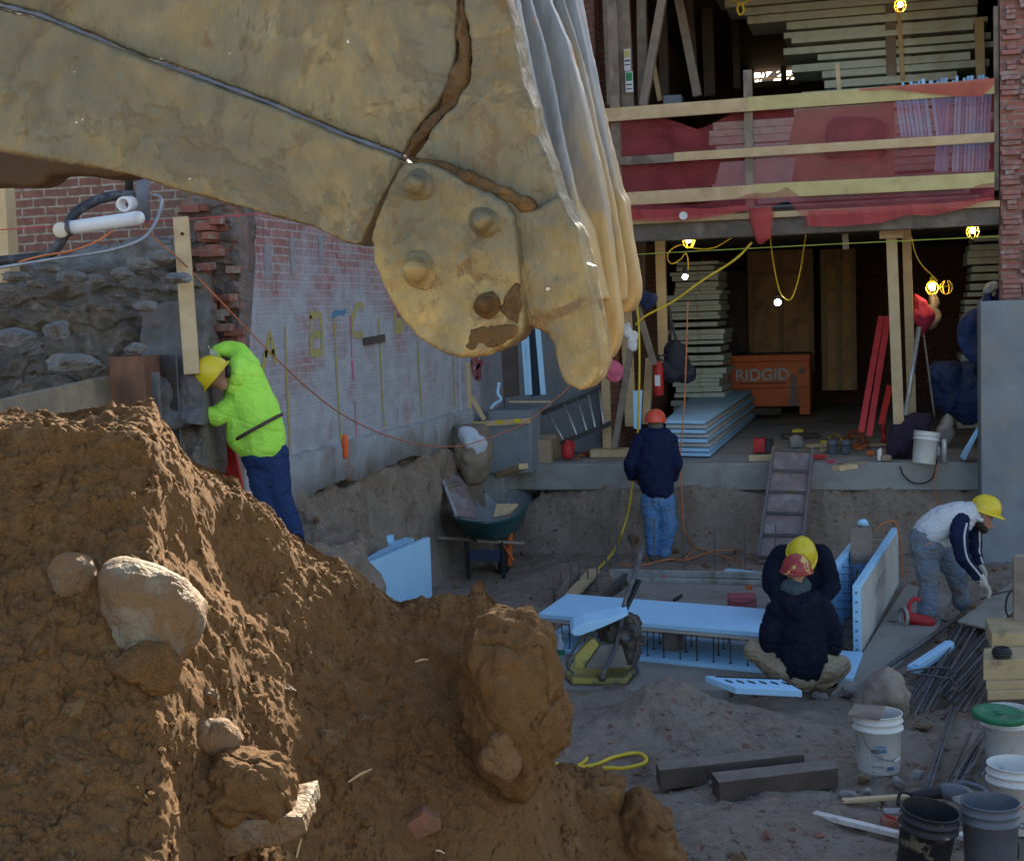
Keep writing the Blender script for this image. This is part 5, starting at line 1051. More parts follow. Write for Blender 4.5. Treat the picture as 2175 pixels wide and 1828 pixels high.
hand(body, q(1660,1285,-0.2), q(1672,1292,-0.25), (0,0,1)); hand(body, q(1745,1285,-0.2), q(1732,1292,-0.25), (0,0,1))
remesh(body, 'body', SKIN, 0.010, py_, smooth=3)
j = MB(); limb(j, [(q(1703,1185,0.05), 0.16), (q(1703,1230,0.1), 0.19), (q(1705,1265,0.2), 0.19)]); limb(j, [(q(1664,1180), 0.105), (q(1645,1215,-0.02), 0.095), (q(1640,1242,-0.05), 0.085), (q(1657,1278,-0.18), 0.06)])
limb(j, [(q(1742,1180), 0.105), (q(1758,1215,-0.02), 0.095), (q(1764,1242,-0.05), 0.085), (q(1748,1278,-0.18), 0.06)])
remesh(j, 'jacket', BNAVY, 0.010, py_, smooth=5, disp=wrinkle(0.012, 6, 231))
j = MB(); limb(j, [(q(1690,1272,0.25), 0.14), (q(1668,1298,-0.1), 0.095), (q(1680,1372,0.1), 0.07)]); limb(j, [(q(1720,1272,0.25), 0.14), (q(1737,1298,-0.1), 0.095), (q(1728,1372,0.1), 0.07)]); remesh(j, 'trousers', JEANS, 0.011, py_, smooth=3)
hat(py_, q(1703,1176,-0.12), V(0,0,0.75)-AW*0.85, V(0,0,-1)-AW*0.3, HATY, 0.118, 0.155)

# 5. squatting man with red hard hat (about 10.6 m)
D5 = 10.55
ps = person(PD(1700, 1460, D5), 'man in black hooded jacket and scuffed red hard hat squatting, seen from behind')
q = lambda x, y, d=0.0: PD(x, y, D5+d)
body = MB(); limb(body, [(q(1702,1400), 0.13), (q(1700,1320), 0.14), (q(1695,1250), 0.07), (q(1692,1225), 0.055)]); head(body, q(1692,1214,0.02), V(0,0,1), AW+V(0,0,-0.3), 0.09)
limb(body, [(q(1645,1300), 0.055), (q(1632,1365), 0.045), (q(1650,1385,0.3), 0.03)]); limb(body, [(q(1755,1300), 0.055), (q(1768,1365), 0.045), (q(1750,1385,0.3), 0.03)])
limb(body, [(q(1680,1415), 0.11), (q(1602,1378,0.12), 0.075), (q(1680,1440,0.1), 0.05)]); limb(body, [(q(1725,1415), 0.11), (q(1778,1415,0.12), 0.075), (q(1725,1450,0.1), 0.05)])
hand(body, q(1650,1385,0.3), q(1665,1385,0.4), (0,0,1)); hand(body, q(1750,1385,0.3), q(1735,1385,0.4), (0,0,1))
remesh(body, 'body', SKIN, 0.009, ps, smooth=3)
j = MB(); limb(j, [(q(1700,1290), 0.155), (q(1704,1340), 0.19), (q(1704,1380), 0.205), (q(1704,1402), 0.20)]); limb(j, [(q(1652,1298), 0.105), (q(1636,1345), 0.088), (q(1634,1365,0.05), 0.08), (q(1652,1380,0.25), 0.06)]); limb(j, [(q(1748,1298), 0.105), (q(1764,1345), 0.092), (q(1766,1370,0.05), 0.085), (q(1750,1380,0.25), 0.06)])
limb(j, [(q(1672,1272), 0.085), (q(1724,1272), 0.085)]); limb(j, [(q(1672,1280,-0.08), 0.065), (q(1697,1300,-0.13), 0.07), (q(1722,1280,-0.08), 0.065)])
remesh(j, 'hooded_jacket', BNAVY, 0.009, ps, smooth=5, disp=wrinkle(0.012, 6, 241))
j = MB(); limb(j, [(q(1672,1248,-0.01), 0.05), (q(1690,1252,-0.05), 0.06), (q(1710,1246,-0.01), 0.05)]); limb(j, [(q(1680,1240), 0.06), (q(1704,1240), 0.06)]); remesh(j, 'scarf', GREYC, 0.008, ps, smooth=3, disp=wrinkle(0.006, 14, 243))
j = MB(); limb(j, [(q(1704,1410), 0.14), (q(1704,1425), 0.155)]); limb(j, [(q(1665,1418), 0.115), (q(1625,1395,0.08), 0.10), (q(1602,1381,0.1), 0.088)]); limb(j, [(q(1602,1384,0.12), 0.085), (q(1650,1428,0.1), 0.07), (q(1680,1440,0.1), 0.06)])
limb(j, [(q(1745,1418), 0.115), (q(1765,1415,0.05), 0.105), (q(1782,1415,0.08), 0.09)]); limb(j, [(q(1780,1420,0.08), 0.085), (q(1755,1440,0.05), 0.08), (q(1740,1448,0.05), 0.065)])
remesh(j, 'trousers', KHAKI, 0.009, ps, smooth=4, disp=wrinkle(0.011, 9, 245))
j = MB(); shoe(j, q(1712,1470,-0.05), q(1740,1452,0.2)); shoe(j, q(1690,1462,0.0), q(1665,1450,0.2)); remesh(j, 'boots', BOOT, 0.009, ps, smooth=2)
hat(ps, q(1692,1211), V(0,0,1)-AW*0.05, AW, HATR, 0.112, 0.125)
# ------------------------------------------------------------------ helpers for props
def text3(s, loc, xdir, zdir, size, mat, name, parent, ext=0.002, sx=1.0, bold=0.0):
    cu = bpy.data.curves.new('t', 'FONT'); cu.body = s; cu.size = size; cu.align_x = 'CENTER'; cu.align_y = 'CENTER'; cu.extrude = ext; cu.offset = bold
    t = bpy.data.objects.new('t', cu); COL.objects.link(t); dg = bpy.context.evaluated_depsgraph_get(); dg.update()
    me = bpy.data.meshes.new_from_object(t.evaluated_get(dg)); bpy.data.objects.remove(t)
    x = Vector(xdir).normalized(); z = Vector(zdir).normalized(); nrm_ = x.cross(z); o = Vector(parent['_w'])
    for v in me.vertices: v.co = Vector(loc)+x*(v.co.x*sx)+z*v.co.y+nrm_*v.co.z-o
    me.materials.clear(); return finish(name, me, mat, parent, o)
def panel(name, c4, th, mat, parent=None, bevel=0.004, **kw):        # plate from 4 corners, thickened along its normal (downwards / backwards)
    c4 = [Vector(c) for c in c4]; n_ = (c4[1]-c4[0]).cross(c4[3]-c4[0]).normalized()
    if n_.z > 0 or (abs(n_.z) < 0.2 and n_.y < 0): n_ = -n_
    return MB().prism(c4, n_*th).build(name, mat, parent, bevel=bevel, **kw)

# ------------------------------------------------------------------ standing foam form panels (two lines of blocks with ties)
a = PZ(1829,1395,0.0); b = PZ(1909,1242,0.0); dv = (b-a); dv.z = 0; Lf = dv.length; dv.normalize(); sv = Vector((dv.y, -dv.x, 0)); ht = 0.60
if sv.x < 0: sv = -sv
t = thing('foam_form_block', a, 'standing pair of white foam form panels with plastic ties, right of the squatting men', 'foam form')
TIE = BLACK
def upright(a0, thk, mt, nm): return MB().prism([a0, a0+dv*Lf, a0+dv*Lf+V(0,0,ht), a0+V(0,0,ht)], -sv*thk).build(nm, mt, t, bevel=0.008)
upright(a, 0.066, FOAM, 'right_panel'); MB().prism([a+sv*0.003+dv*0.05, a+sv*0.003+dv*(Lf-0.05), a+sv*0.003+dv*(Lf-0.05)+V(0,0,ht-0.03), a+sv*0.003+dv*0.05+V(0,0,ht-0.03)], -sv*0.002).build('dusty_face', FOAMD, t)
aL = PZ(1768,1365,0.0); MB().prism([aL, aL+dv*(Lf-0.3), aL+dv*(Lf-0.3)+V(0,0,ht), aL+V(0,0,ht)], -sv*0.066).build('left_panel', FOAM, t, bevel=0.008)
wL = abs((a-aL).dot(sv))
for i in range(9):
    for k in range(7):
        m = MB(); p = a+dv*(0.12+i*Lf/9.2)+V(0,0,0.06+k*0.08); m.beam(p-sv*0.07, p-sv*(0.09), 0.008, 0.03); (m.beam(p-sv*0.07, p-sv*wL, 0.004, 0.004) if k % 3 == 0 else None); m.beam(p-sv*(wL-0.006)+V(0,0,-0.012), p-sv*(wL-0.006)+V(0,0,0.02), 0.012, 0.004); m.build('tie', TIE, t)
for k in range(7):
    p = a-dv*0.002-sv*0.033+V(0,0,0.06+k*0.08)
    MB().beam(p+V(-.010,0,-.010), p+V(.010,0,.010), 0.003, 0.004).beam(p+V(.010,0,-.010), p+V(-.010,0,.010), 0.003, 0.004).build('tie_end', TIE, t)
p = a+sv*0.004+dv*Lf*0.5+V(0,0,0.36); m = MB(); m.prism([p-dv*0.55+V(0,0,-0.05), p+dv*0.25+V(0,0,-0.08), p+dv*0.28+V(0,0,0.06), p-dv*0.5+V(0,0,0.06)], sv*0.001); m.build('printed_patch', pm('smeared_print', (0.28,0.27,0.27), (0.5,0.48,0.45), scale=14, rough=0.9), t)
for k in range(6):
    p = a-sv*(0.10+0.03*k)+dv*(Lf*0.35+0.05*k); MB().tube([p+V(0,0,0.02), p+V(0,0,0.52)], 0.007, 6).build('rebar', REBAR, label=ORD[k]+' thin rebar from the front between the standing foam panels', cat='rebar', group='rebars between the standing foam panels')
wb_ = PD(1829,1150,13.3)
MB().beam(wb_+V(0,0,-0.2), wb_+V(0,0,0.14), 0.2, 0.2).build('wood_block', WOODG, label='grey brown timber block sticking up between the standing foam panels', cat='block', bevel=0.006)
lump('foam_scrap', [(1822,1108),(1832,1103),(1842,1106),(1845,1114),(1830,1116),(1822,1114)], 13.3, 0.04, FOAM, sub=3, noise=0.2, ns=30, label='crumpled white scrap on top of the timber block', cat='scrap')

# lying form block: two panels with ties between
z1 = 0.37; A = PZ(1143,1302,z1); B = PZ(1204,1260,z1); e1 = PZ(1616,1342,z1); dr = (e1-A).normalized(); Lr = (e1-A).length*1.24
t = thing('foam_form_block', A, 'long white foam form block lying on its side, lower panel joined by black pins', 'foam form')
dp = B-A
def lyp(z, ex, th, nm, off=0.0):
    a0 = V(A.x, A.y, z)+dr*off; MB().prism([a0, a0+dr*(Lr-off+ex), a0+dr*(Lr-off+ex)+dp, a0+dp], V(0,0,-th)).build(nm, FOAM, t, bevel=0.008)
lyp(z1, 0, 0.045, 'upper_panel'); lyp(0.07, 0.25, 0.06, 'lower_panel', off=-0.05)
MB().prism([V(A.x,A.y,z1-0.047)-dr*0+dp*0.02, V(A.x,A.y,z1-0.047)+dr*Lr+dp*0.02, V(A.x,A.y,z1-0.047)+dr*Lr+dp*1.01, V(A.x,A.y,z1-0.047)+dp*1.01], V(0,0,-0.028)).build('upper_panel_step', FOAMD, t, bevel=0.005)
rb = random.Random(2)
for k in range(17):
    for r_ in range(4):
        p = V(A.x, A.y, 0.07)+dr*(0.12+k*Lr/17)+dp*(0.10+r_*0.26)
        m = MB(); m.tube([p, p+V(0,0,z1-0.07-0.07)], 0.0045, 5); m.lathe(p, [(0.012,0.0),(0.012,0.006),(0,0.008)], n=8)
        if r_ == 0 or k % 2 == 0: m.build('tie_pin', BLACK, t)
bx_ = PZ(1427,1380,0.07)
m = MB(); m.prism([bx_+V(-0.085,-0.03,0), bx_+V(0.05,-0.06,0), bx_+V(0.09,0.06,0), bx_+V(0.09,0.06,0.225), bx_+V(-0.085,-0.03,0.225)][:3]+[bx_+V(0.09,0.06,0)], V(0,0,0.225))
MB().prism([bx_+V(-0.08,-0.02,0), bx_+V(0.04,-0.06,0), bx_+V(0.10,0.06,0), bx_+V(-0.02,0.1,0)], V(0,0,0.224)).build('wood_block', WOODG, label='grey wooden block propping the lying foam panel open', cat='block', bevel=0.006)
# other foam pieces
def cut(pts, z, th, lab, nm='foam_piece', mt=FOAM):
    t_ = thing(nm, PZ(pts[0][0], pts[0][1], z), lab, 'foam piece'); P4 = [PZ(x, y, z+dz) for x, y, dz in pts]; MB().prism(P4, V(0,0,-th)).build('foam_body', mt, t_, bevel=0.006); return t_, P4
t_, P4 = cut([(1497,1434,0.02),(1562,1459,0),(1704,1466,0),(1656,1440,0.02)], 0.22, 0.05, 'white foam offcut with black clips lying on the soil pile by the squatting man')
u = P4[3]-P4[0]; v_ = P4[1]-P4[0]
for k in range(6):
    p = P4[0]+u*(0.12+k*0.15)+v_*0.5+V(0,0,0.004); MB().beam(p-u*0.03, p+u*0.03, 0.008, 0.008).beam(p-v_*0.12, p+v_*0.12, 0.008, 0.006).build('clip', BLACK, t_)
m = MB(); m.beam(P4[0]+u*0.1+v_*0.12+V(0,0,0.006), P4[0]+u*0.95+v_*0.12+V(0,0,0.006), 0.012, 0.006); m.build('clip_strip', BLACK, t_)
t_, P4 = cut([(1926,1412,0),(1949,1420,0),(2027,1370,0),(2010,1358,0)], 0.12, 0.045, 'narrow grooved white foam offcut lying by the rebar')
MB().prism([P4[0]+(P4[3]-P4[0])*0.03+V(0,0,0.002)+(P4[1]-P4[0])*0.45, P4[0]+(P4[1]-P4[0])*0.98+V(0,0,0.002)+(P4[3]-P4[0])*0.03, P4[3]+(P4[2]-P4[3])*0.98+V(0,0,0.002), P4[3]+(P4[2]-P4[3])*0.45+V(0,0,0.002)], V(0,0,0.02)).build('ridge', FOAM, t_, bevel=0.004)
cut([(1531,1213,0),(1620,1222,0),(1622,1214,0),(1545,1206,0)], 0.08, 0.05, 'flat white foam strip on the ground behind the formwork')
# left foam pair
t = thing('foam_form_block', PZ(924,1252,0), 'white foam form panels standing behind the heap below the wheelbarrow', 'foam form')
zt = 0.56; a = PD(775,1196,12.8); b = PD(914,1144,14.3); a.z = b.z = zt = (a.z+b.z)/2; d = (b-a); d.z = 0; n_ = V(-d.y, d.x, 0).normalized()
if n_.y < 0: n_ = -n_
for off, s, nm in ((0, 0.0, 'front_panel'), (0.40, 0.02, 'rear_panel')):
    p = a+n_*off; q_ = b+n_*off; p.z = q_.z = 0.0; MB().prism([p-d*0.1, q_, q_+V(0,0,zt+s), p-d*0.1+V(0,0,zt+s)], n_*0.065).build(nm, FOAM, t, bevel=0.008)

cut([(770,1190,0),(800,1180,0),(868,1150,0),(880,1143,0),(850,1138,0)], 0.66, 0.03, 'blue-shaded thin foam sheet laid over the standing panels left of the wheelbarrow', 'foam_sheet')

# ------------------------------------------------------------------ wheelbarrow
GRNP = pm('green_enamel', (0.02,0.10,0.10), (0.016,0.075,0.08), dirt=(0.25,0.25,0.24), scale=3, dscale=7, damt=(0.6,0.75), rough=0.5, bump=0.1)
TRAYIN = pm('cement_crusted_tray', (0.40,0.40,0.40), (0.28,0.29,0.30), scale=4, rough=0.85, bump=0.4)
wbw = thing('wheelbarrow', PZ(1030,1217,0.0), 'dark green wheelbarrow with a cement-grey tray standing on its legs by the left bank', 'wheelbarrow')
rim = [(961,1093),(975,1078),(995,1062),(1018,1049),(1045,1042),(1075,1039),(1105,1041),(1120,1047),(1127,1058),(1122,1070),(1108,1084),(1087,1100),(1050,1109),(1022,1110),(994,1107),(970,1102)]
R_ = smoothpath([PZ(x, y, 0.72) for x, y in rim+rim[:1]], 4)[:-1]; cc = sum(R_, Vector())/len(R_); n_ = len(R_)
lev = [(1.0, 0.0), (0.93, -0.08), (0.80, -0.20), (0.62, -0.30), (0.0, -0.31)]
vs = []; fs = []
for s, dz in lev:
    for p in R_: q_ = cc+(p-cc)*max(s, 0.01); vs.append(q_+V(0.02*(1-s),0,dz))
for i in range(len(lev)-1):
    for k in range(n_): fs.append((i*n_+k, i*n_+(k+1) % n_, (i+1)*n_+(k+1) % n_, (i+1)*n_+k))
MB().add(vs, fs).build('tray', GRNP, wbw, smooth=True)
vi = [cc+(Vector(v)-cc)*0.985+V(0,0,0.012) if True else v for v in vs]
vi = []
for s, dz in lev:
    for p in R_: q_ = cc+(p-cc)*max(s*0.975, 0.01); vi.append(q_+V(0.02*(1-s),0,dz*0.96+0.002))
MB().add(vi, fs).build('tray_lining', TRAYIN, wbw, smooth=True)
MB().tube(R_+[R_[0]], 0.014, 8).build('tray_rim', GRNP, wbw, smooth=True)
for x in (1002, 1030):
    pass
MB().beam(PD(905,1140,15.6), PD(1035,1148,15.9), 0.035, 0.035).build('handle', WOODG, wbw, bevel=0.006); MB().beam(PD(1012,1148,15.4), PD(1112,1153,15.8), 0.035, 0.035).build('handle', WOODG, wbw, bevel=0.006)
for x, y1_ in ((990,1222),(1064,1217)):
    p = PD(x, 1150, 15.6); q_ = PZ(x, y1_, 0.0); q_ = V(p.x, p.y, 0.02); MB().beam(p, q_+V(0.02,0,0), 0.04, 0.04).build('leg', BLACK, wbw, bevel=0.004)
p = PD(997,1178,15.55); q_ = PD(1062,1180,15.55); MB().beam(p, q_, 0.012, 0.13).build('brace_plate', pm('navy_enamel', (0.02,0.03,0.08), (0.03,0.035,0.07), rough=0.6), wbw, bevel=0.003)
MB().beam(PD(1084,1130,15.8), PD(1082,1200,15.9), 0.05, 0.03).beam(PD(1060,1140,15.9), PD(1090,1190,15.7), 0.03, 0.02).build('orange_bracket', ORANGE, wbw)
w_c = PD(1072,1190,16.3); MB().lathe(w_c-V(0.04,0,0), [(0.02,0),(0.15,0.0),(0.19,0.02),(0.19,0.06),(0.15,0.08),(0.02,0.08)], axis=(1,0,0), n=24).build('wheel', BLACK, wbw, smooth=True)
t_ = MB().prism([PD(1047,1098,15.9), PD(1082,1092,15.9), PD(1100,1069,15.9), PD(1055,1069,16.0)], V(0.0,0.03,-0.02)); t_.build('wood_offcut', WOOD, label='light wood offcut lying in the wheelbarrow tray', cat='wood piece', bevel=0.004)

# ------------------------------------------------------------------ plate compactor
YLP = pm('chipped_yellow_paint', (0.50,0.42,0.10), (0.40,0.33,0.10), dirt=(0.17,0.14,0.10), scale=4, dscale=7, damt=(0.5,0.64), rough=0.6, bump=0.3)
pc = thing('plate_compactor', PZ(1275,1450,0), 'muddy yellow plate compactor with a long curved handle in the middle of the pit', 'plate compactor')
Dc = 10.95
bs = [(1196,1438),(1200,1447),(1214,1456),(1330,1456),(1347,1448),(1358,1428),(1353,1420),(1212,1418)]
pts = [PZ(x, y, 0.05) for x, y in [(1196,1436),(1212,1452),(1334,1452),(1360,1425),(1350,1402),(1214,1400)]]
MB().prism(pts, V(0,0,-0.05)).build('base_plate', STEEL, pc, bevel=0.012)
MB().prism([PZ(x, y, 0.10) for x, y in [(1203,1426),(1215,1440),(1330,1440),(1348,1418),(1340,1404),(1216,1404)]], V(0,0,-0.05)).build('yellow_apron', YLP, pc, bevel=0.012)
def pp(l, d, th, nm, mt, bev=0.008): MB().prism([PD(x, y, d) for x, y in l], AW*th).build(nm, mt, pc, bevel=bev)
pp([(1221,1418),(1220,1395),(1254,1358),(1262,1356),(1273,1370),(1238,1420)], Dc-0.02, 0.10, 'yellow_side', YLP)
pp([(1241,1420),(1275,1371),(1320,1369),(1335,1418)], Dc-0.05, 0.16, 'deck_plate', pm('dusty_deck', (0.26,0.23,0.19), (0.20,0.18,0.15), scale=5, rough=0.9))
m = MB(); 
for (x, y, r, d) in [(1310,1345,0.11,0.1),(1335,1365,0.10,0.05),(1330,1330,0.10,0.15),(1345,1345,0.07,0.0),(1300,1330,0.08,0.15),(1338,1390,0.08,0.05)]: m.ball(PD(x, y, Dc+d), r, 12)
m.capsule(PD(1285,1335,Dc+0.15), PD(1345,1320,Dc+0.2), 0.07, 0.07); m.box(PD(1318,1360,Dc+0.22), (0.3,0.25,0.25))
remesh(m, 'engine', pm('oily_engine', (0.05,0.045,0.042), (0.10,0.085,0.07), dirt=(0.17,0.11,0.07), scale=18, dscale=14, rough=0.7, bump=0.6, bd=0.006), 0.010, pc, smooth=2, disp=lambda co: fbm(co*18, 3, 301)*0.014)
for pts in ([(1343,1420),(1352,1380),(1358,1345),(1350,1320),(1338,1308),(1318,1305)], [(1218,1430),(1205,1405),(1240,1352),(1270,1345)], [(1316,1352),(1345,1360),(1366,1368),(1372,1350)]):
    MB().tube(smoothpath([PD(x, y, Dc-0.02) for x, y in pts], 6), 0.012, 8).build('guard_bar', STEEL, pc, smooth=True)
MB().lathe(PD(1330,1345,Dc-0.06), [(0,0.0),(0.05,0.0),(0.06,0.015),(0.06,0.05)], axis=-AW, n=18).build('recoil_cover', STEEL, pc, smooth=True)
hp = [PD(x, y, d) for x, y, d in [(1278,1436,Dc-0.2),(1294,1405,Dc-0.15),(1310,1368,Dc-0.08),(1318,1330,Dc-0.02),(1322,1300,Dc+0.05),(1332,1262,Dc+0.15),(1350,1215,Dc+0.3),(1364,1162,Dc+0.45)]]
MB().tube(smoothpath(hp, 6), [0.018]*30+[0.022]*13, 10).build('handle', pm('scuffed_handle', (0.07,0.07,0.085), (0.10,0.095,0.10), dirt=(0.2,0.16,0.13), dscale=10, rough=0.5), pc, smooth=True)
MB().ball(PD(1279,1438,Dc-0.2), 0.035, 10).build('handle_pivot', STEEL, pc, smooth=True)
MB().beam(PD(1322,1305,Dc+0.05), PD(1356,1232,Dc+0.28), 0.05, 0.03).build('handle_sleeve', BLACK, pc, bevel=0.006)
t_ = thing('foam_piece', PD(1260,1330,Dc-0.15), 'rounded white foam strip lying on top of the plate compactor', 'foam piece')
MB().prism([PD(x, y, Dc-0.1) for x, y in [(1212,1343),(1220,1332),(1242,1322),(1290,1314),(1322,1305),(1336,1304),(1325,1312),(1280,1332),(1236,1349),(1220,1351)]], AW*0.22+V(0,0,0.03)).build('foam_body', FOAM, t_, bevel=0.008)

# ------------------------------------------------------------------ formwork on the pit floor
PAD = pm('damp_concrete_pad', (0.33,0.30,0.26), (0.27,0.245,0.21), dirt=(0.22,0.18,0.14), scale=2.5, dscale=2, rough=0.9, bump=0.2)
MB().prism([PZ(x, y, 0.055) for x, y in [(1255,1300),(1330,1246),(1365,1234),(1700,1248),(1700,1345),(1500,1330)]], V(0,0,-0.12)).build('concrete_pad', PAD, kind='structure', bevel=0.01)
MB().prism([PZ(x, y, 0.04) for x, y in [(1180,1466),(1160,1400),(1300,1365),(1640,1425),(1645,1462)]], V(0,0,-0.12)).build('concrete_walkway', PAD, kind='structure', bevel=0.01)
MB().prism([PZ(x, y, 0.045) for x, y in [(1765,1470),(1890,1425),(1990,1340),(2020,1262),(1925,1238),(1835,1380)]], V(0,0,-0.12)).build('concrete_walkway', PAD, kind='structure', bevel=0.01)
GALV = pm('galvanised_channel', (0.55,0.56,0.54), (0.40,0.41,0.40), dirt=(0.28,0.25,0.2), scale=9, dscale=6, rough=0.45, metal=0.5, bump=0.1)
for i, (x0, y0_, x1, y1_, w_, h_, mt, lab, z_) in enumerate([(1296,1215,1640,1222,0.05,0.07,GALV,'far long metal form channel on the pit floor',0.08),(1300,1228,1640,1238,0.05,0.05,GALV,'near long metal form channel on the pit floor',0.07),(1188,1270,1228,1212,0.05,0.12,WOODG,'outer left form board of the footing',0.12),(1212,1266,1262,1212,0.12,0.05,WOOD,'light flat form board on the left of the footing',0.10),(1262,1290,1330,1224,0.05,0.08,STEEL,'inner left form channel of the footing',0.08)]):
    MB().beam(PZ(x0, y0_, z_), PZ(x1, y1_, z_), w_, h_).build('form_board' if 'board' in lab else 'form_channel', mt, label=lab, cat='form board', bevel=0.003)
for i, (x, yb, yt) in enumerate([(1176,1290,1224),(1190,1282,1215),(1212,1270,1195),(1230,1258,1184),(1249,1255,1168),(1269,1256,1150),(1288,1227,1130),(1309,1218,1103),(1344,1222,1108),(1389,1218,1102),(1453,1220,1127),(1519,1226,1122),(1583,1222,1110),(1647,1235,1113),(1736,1290,1160)]):
    b = PZ(x, yb, 0.0); tp_ = PD(x+1.5*math.sin(i), yt, (b-CAM).dot(fw)); MB().tube([b, tp_], 0.0085, 7).build('rebar_dowel', REBAR, label=ORD[i]+' upright rebar dowel of the footing counting from the left', cat='rebar', group='rebar dowels standing along the footing')
for x, y, lab in [(1412,1227,'orange plastic cap on the near metal channel, left of the pair'),(1591,1246,'orange plastic cap beside the red case')]:
    t_ = thing('plastic_cap', PZ(x, y+6, 0.03), lab, 'cap'); MB().lathe(PZ(x, y+6, 0.05), [(0,0.05),(0.03,0.05),(0.032,0.045),(0.03,0.0)], n=14).build('cap', ORANGE, t_, smooth=True); MB().lathe(PZ(x, y+6, 0.05), [(0.036,0),(0.036,0.01),(0.03,0.012)], n=14).build('flange', ORANGE, t_)
PINKR = pm('dusty_red_case', (0.42,0.10,0.12), (0.36,0.085,0.10), dirt=(0.30,0.2,0.18), rough=0.7)
t_ = thing('tool_case', PZ(1576,1290,0.05), 'dusty pinkish red tool case lying on the concrete pad', 'tool case')
p = PZ(1576,1288,0.06); MB().box(p+V(0,0,0.06), (0.27,0.2,0.12), rz=0.1).build('case_body', PINKR, t_, bevel=0.02, seg=3); MB().tube(smoothpath([p+V(-.07,-.11,0.08), p+V(-.07,-.14,0.08), p+V(.07,-.14,0.08), p+V(.07,-.11,0.08)], 4), 0.01, 8).build('carry_handle', PINKR, t_); MB().box(p+V(0,0,0.075), (0.275,0.205,0.006), rz=0.1).build('lid_seam', BLACK, t_)
t_ = thing('trowel', PZ(1435,1272,0.06), 'dark trowel on the concrete pad beyond the lying foam block', 'trowel'); a = PZ(1432,1274,0.075); b = PZ(1447,1264,0.075)
MB().tube([a, b], 0.016, 8).build('grip', BLACK, t_, smooth=True); MB().box(PZ(1407,1276,0.065), (0.14,0.08,0.01), rz=0.3).build('blade', PINKR, t_)
# ramp of cleated steel plates
ra = [PY(1644,955,16.92), PY(1727,958,16.92), PZ(1702,1190,0.05), PZ(1611,1188,0.05)]
t = thing('steel_ramp', ra[3], 'long brown cleated metal ramp leaning from the pit floor onto the concrete slab', 'ramp')
RAMPM = pm('rust_washed_plate', (0.26,0.19,0.175), (0.21,0.15,0.14), dirt=(0.33,0.28,0.27), scale=3, dscale=5, rough=0.8, bump=0.3)
MB().prism(ra, V(0,0,-0.03)).build('deck', RAMPM, t)
for s0, s1 in ((0, 3), (1, 2)):
    MB().beam(ra[s0]+V(0,0,0.03), ra[s1]+V(0,0,0.03), 0.03, 0.07).build('side_rail', pm('ramp_rail', (0.16,0.15,0.17), (0.2,0.15,0.13), rough=0.7), t, bevel=0.003)
for k in range(6):
    f = (k+0.0)/5*0.98+0.01; MB().beam(ra[0].lerp(ra[3], f)+V(0,-.01,0.02), ra[1].lerp(ra[2], f)+V(0,-.01,0.02), 0.04, 0.03).build('cleat', STEEL, t, bevel=0.003)
# loose plank ramp by the left bank
q4 = [PD(923,978,16.6), PD(956,956,16.9), PD(1010,1100,15.8), PD(968,1095,15.7)]
t = thing('plank_ramp', q4[3], 'narrow weathered plank ramp leaning against the bank behind the wheelbarrow', 'ramp')
MB().prism(q4, V(0.02,0.04,-0.02)).build('boards', RAMPM, t)
MB().beam(q4[0], q4[3], 0.03, 0.06).build('edge_rail', pm('pale_edge', (0.42,0.42,0.44), (0.3,0.3,0.3)), t); 
for f in (0.0, 0.5): MB().beam(q4[0].lerp(q4[3], f)+V(0,-.03,.01), q4[1].lerp(q4[2], f)+V(0,-.03,.01), 0.03, 0.03).build('cleat', WOODG, t)
# plaster covered boulder and step block
lump('boulder', [(968,905),(1000,900),(1035,905),(1045,935),(1043,985),(1030,1020),(1000,1030),(975,1000),(962,960)], 16.6, 0.3, pm('muddy_rock', (0.26,0.20,0.14), (0.19,0.15,0.11), scale=5, bump=0.6), noise=0.12, ns=4, seed=33, label='muddy boulder jammed between the wall footing and the concrete step', cat='boulder')
lump('plaster_patch', [(975,908),(1000,905),(1018,925),(1036,940),(1030,960),(1015,972),(1003,958),(985,945)], 16.38, 0.12, pm('white_plaster', (0.58,0.62,0.68), (0.48,0.52,0.58), rough=0.9), noise=0.12, ns=6, seed=34, sub=4, label='splash of white plaster on the boulder by the wall', cat='plaster')
a = PY(1036,872,16.75); b = PY(1130,1005,16.75)
MB().box(((a.x+b.x)/2, 17.0, (a.z+b.z)/2), (b.x-a.x, 0.5, a.z-b.z)).build('concrete_step', CONCB, label='blue grey concrete step block at the left end of the slab', cat='concrete block', bevel=0.015)
a = PY(960,985,16.9); b = PY(1200,1050,16.9)
MB().box((a.x-0.1, 17.0, 0.72), (1.6, 0.4, 0.8)).build('concrete_curb', CONC, label='rough concrete curb stub left of the slab under the step block', cat='concrete block', bevel=0.03)
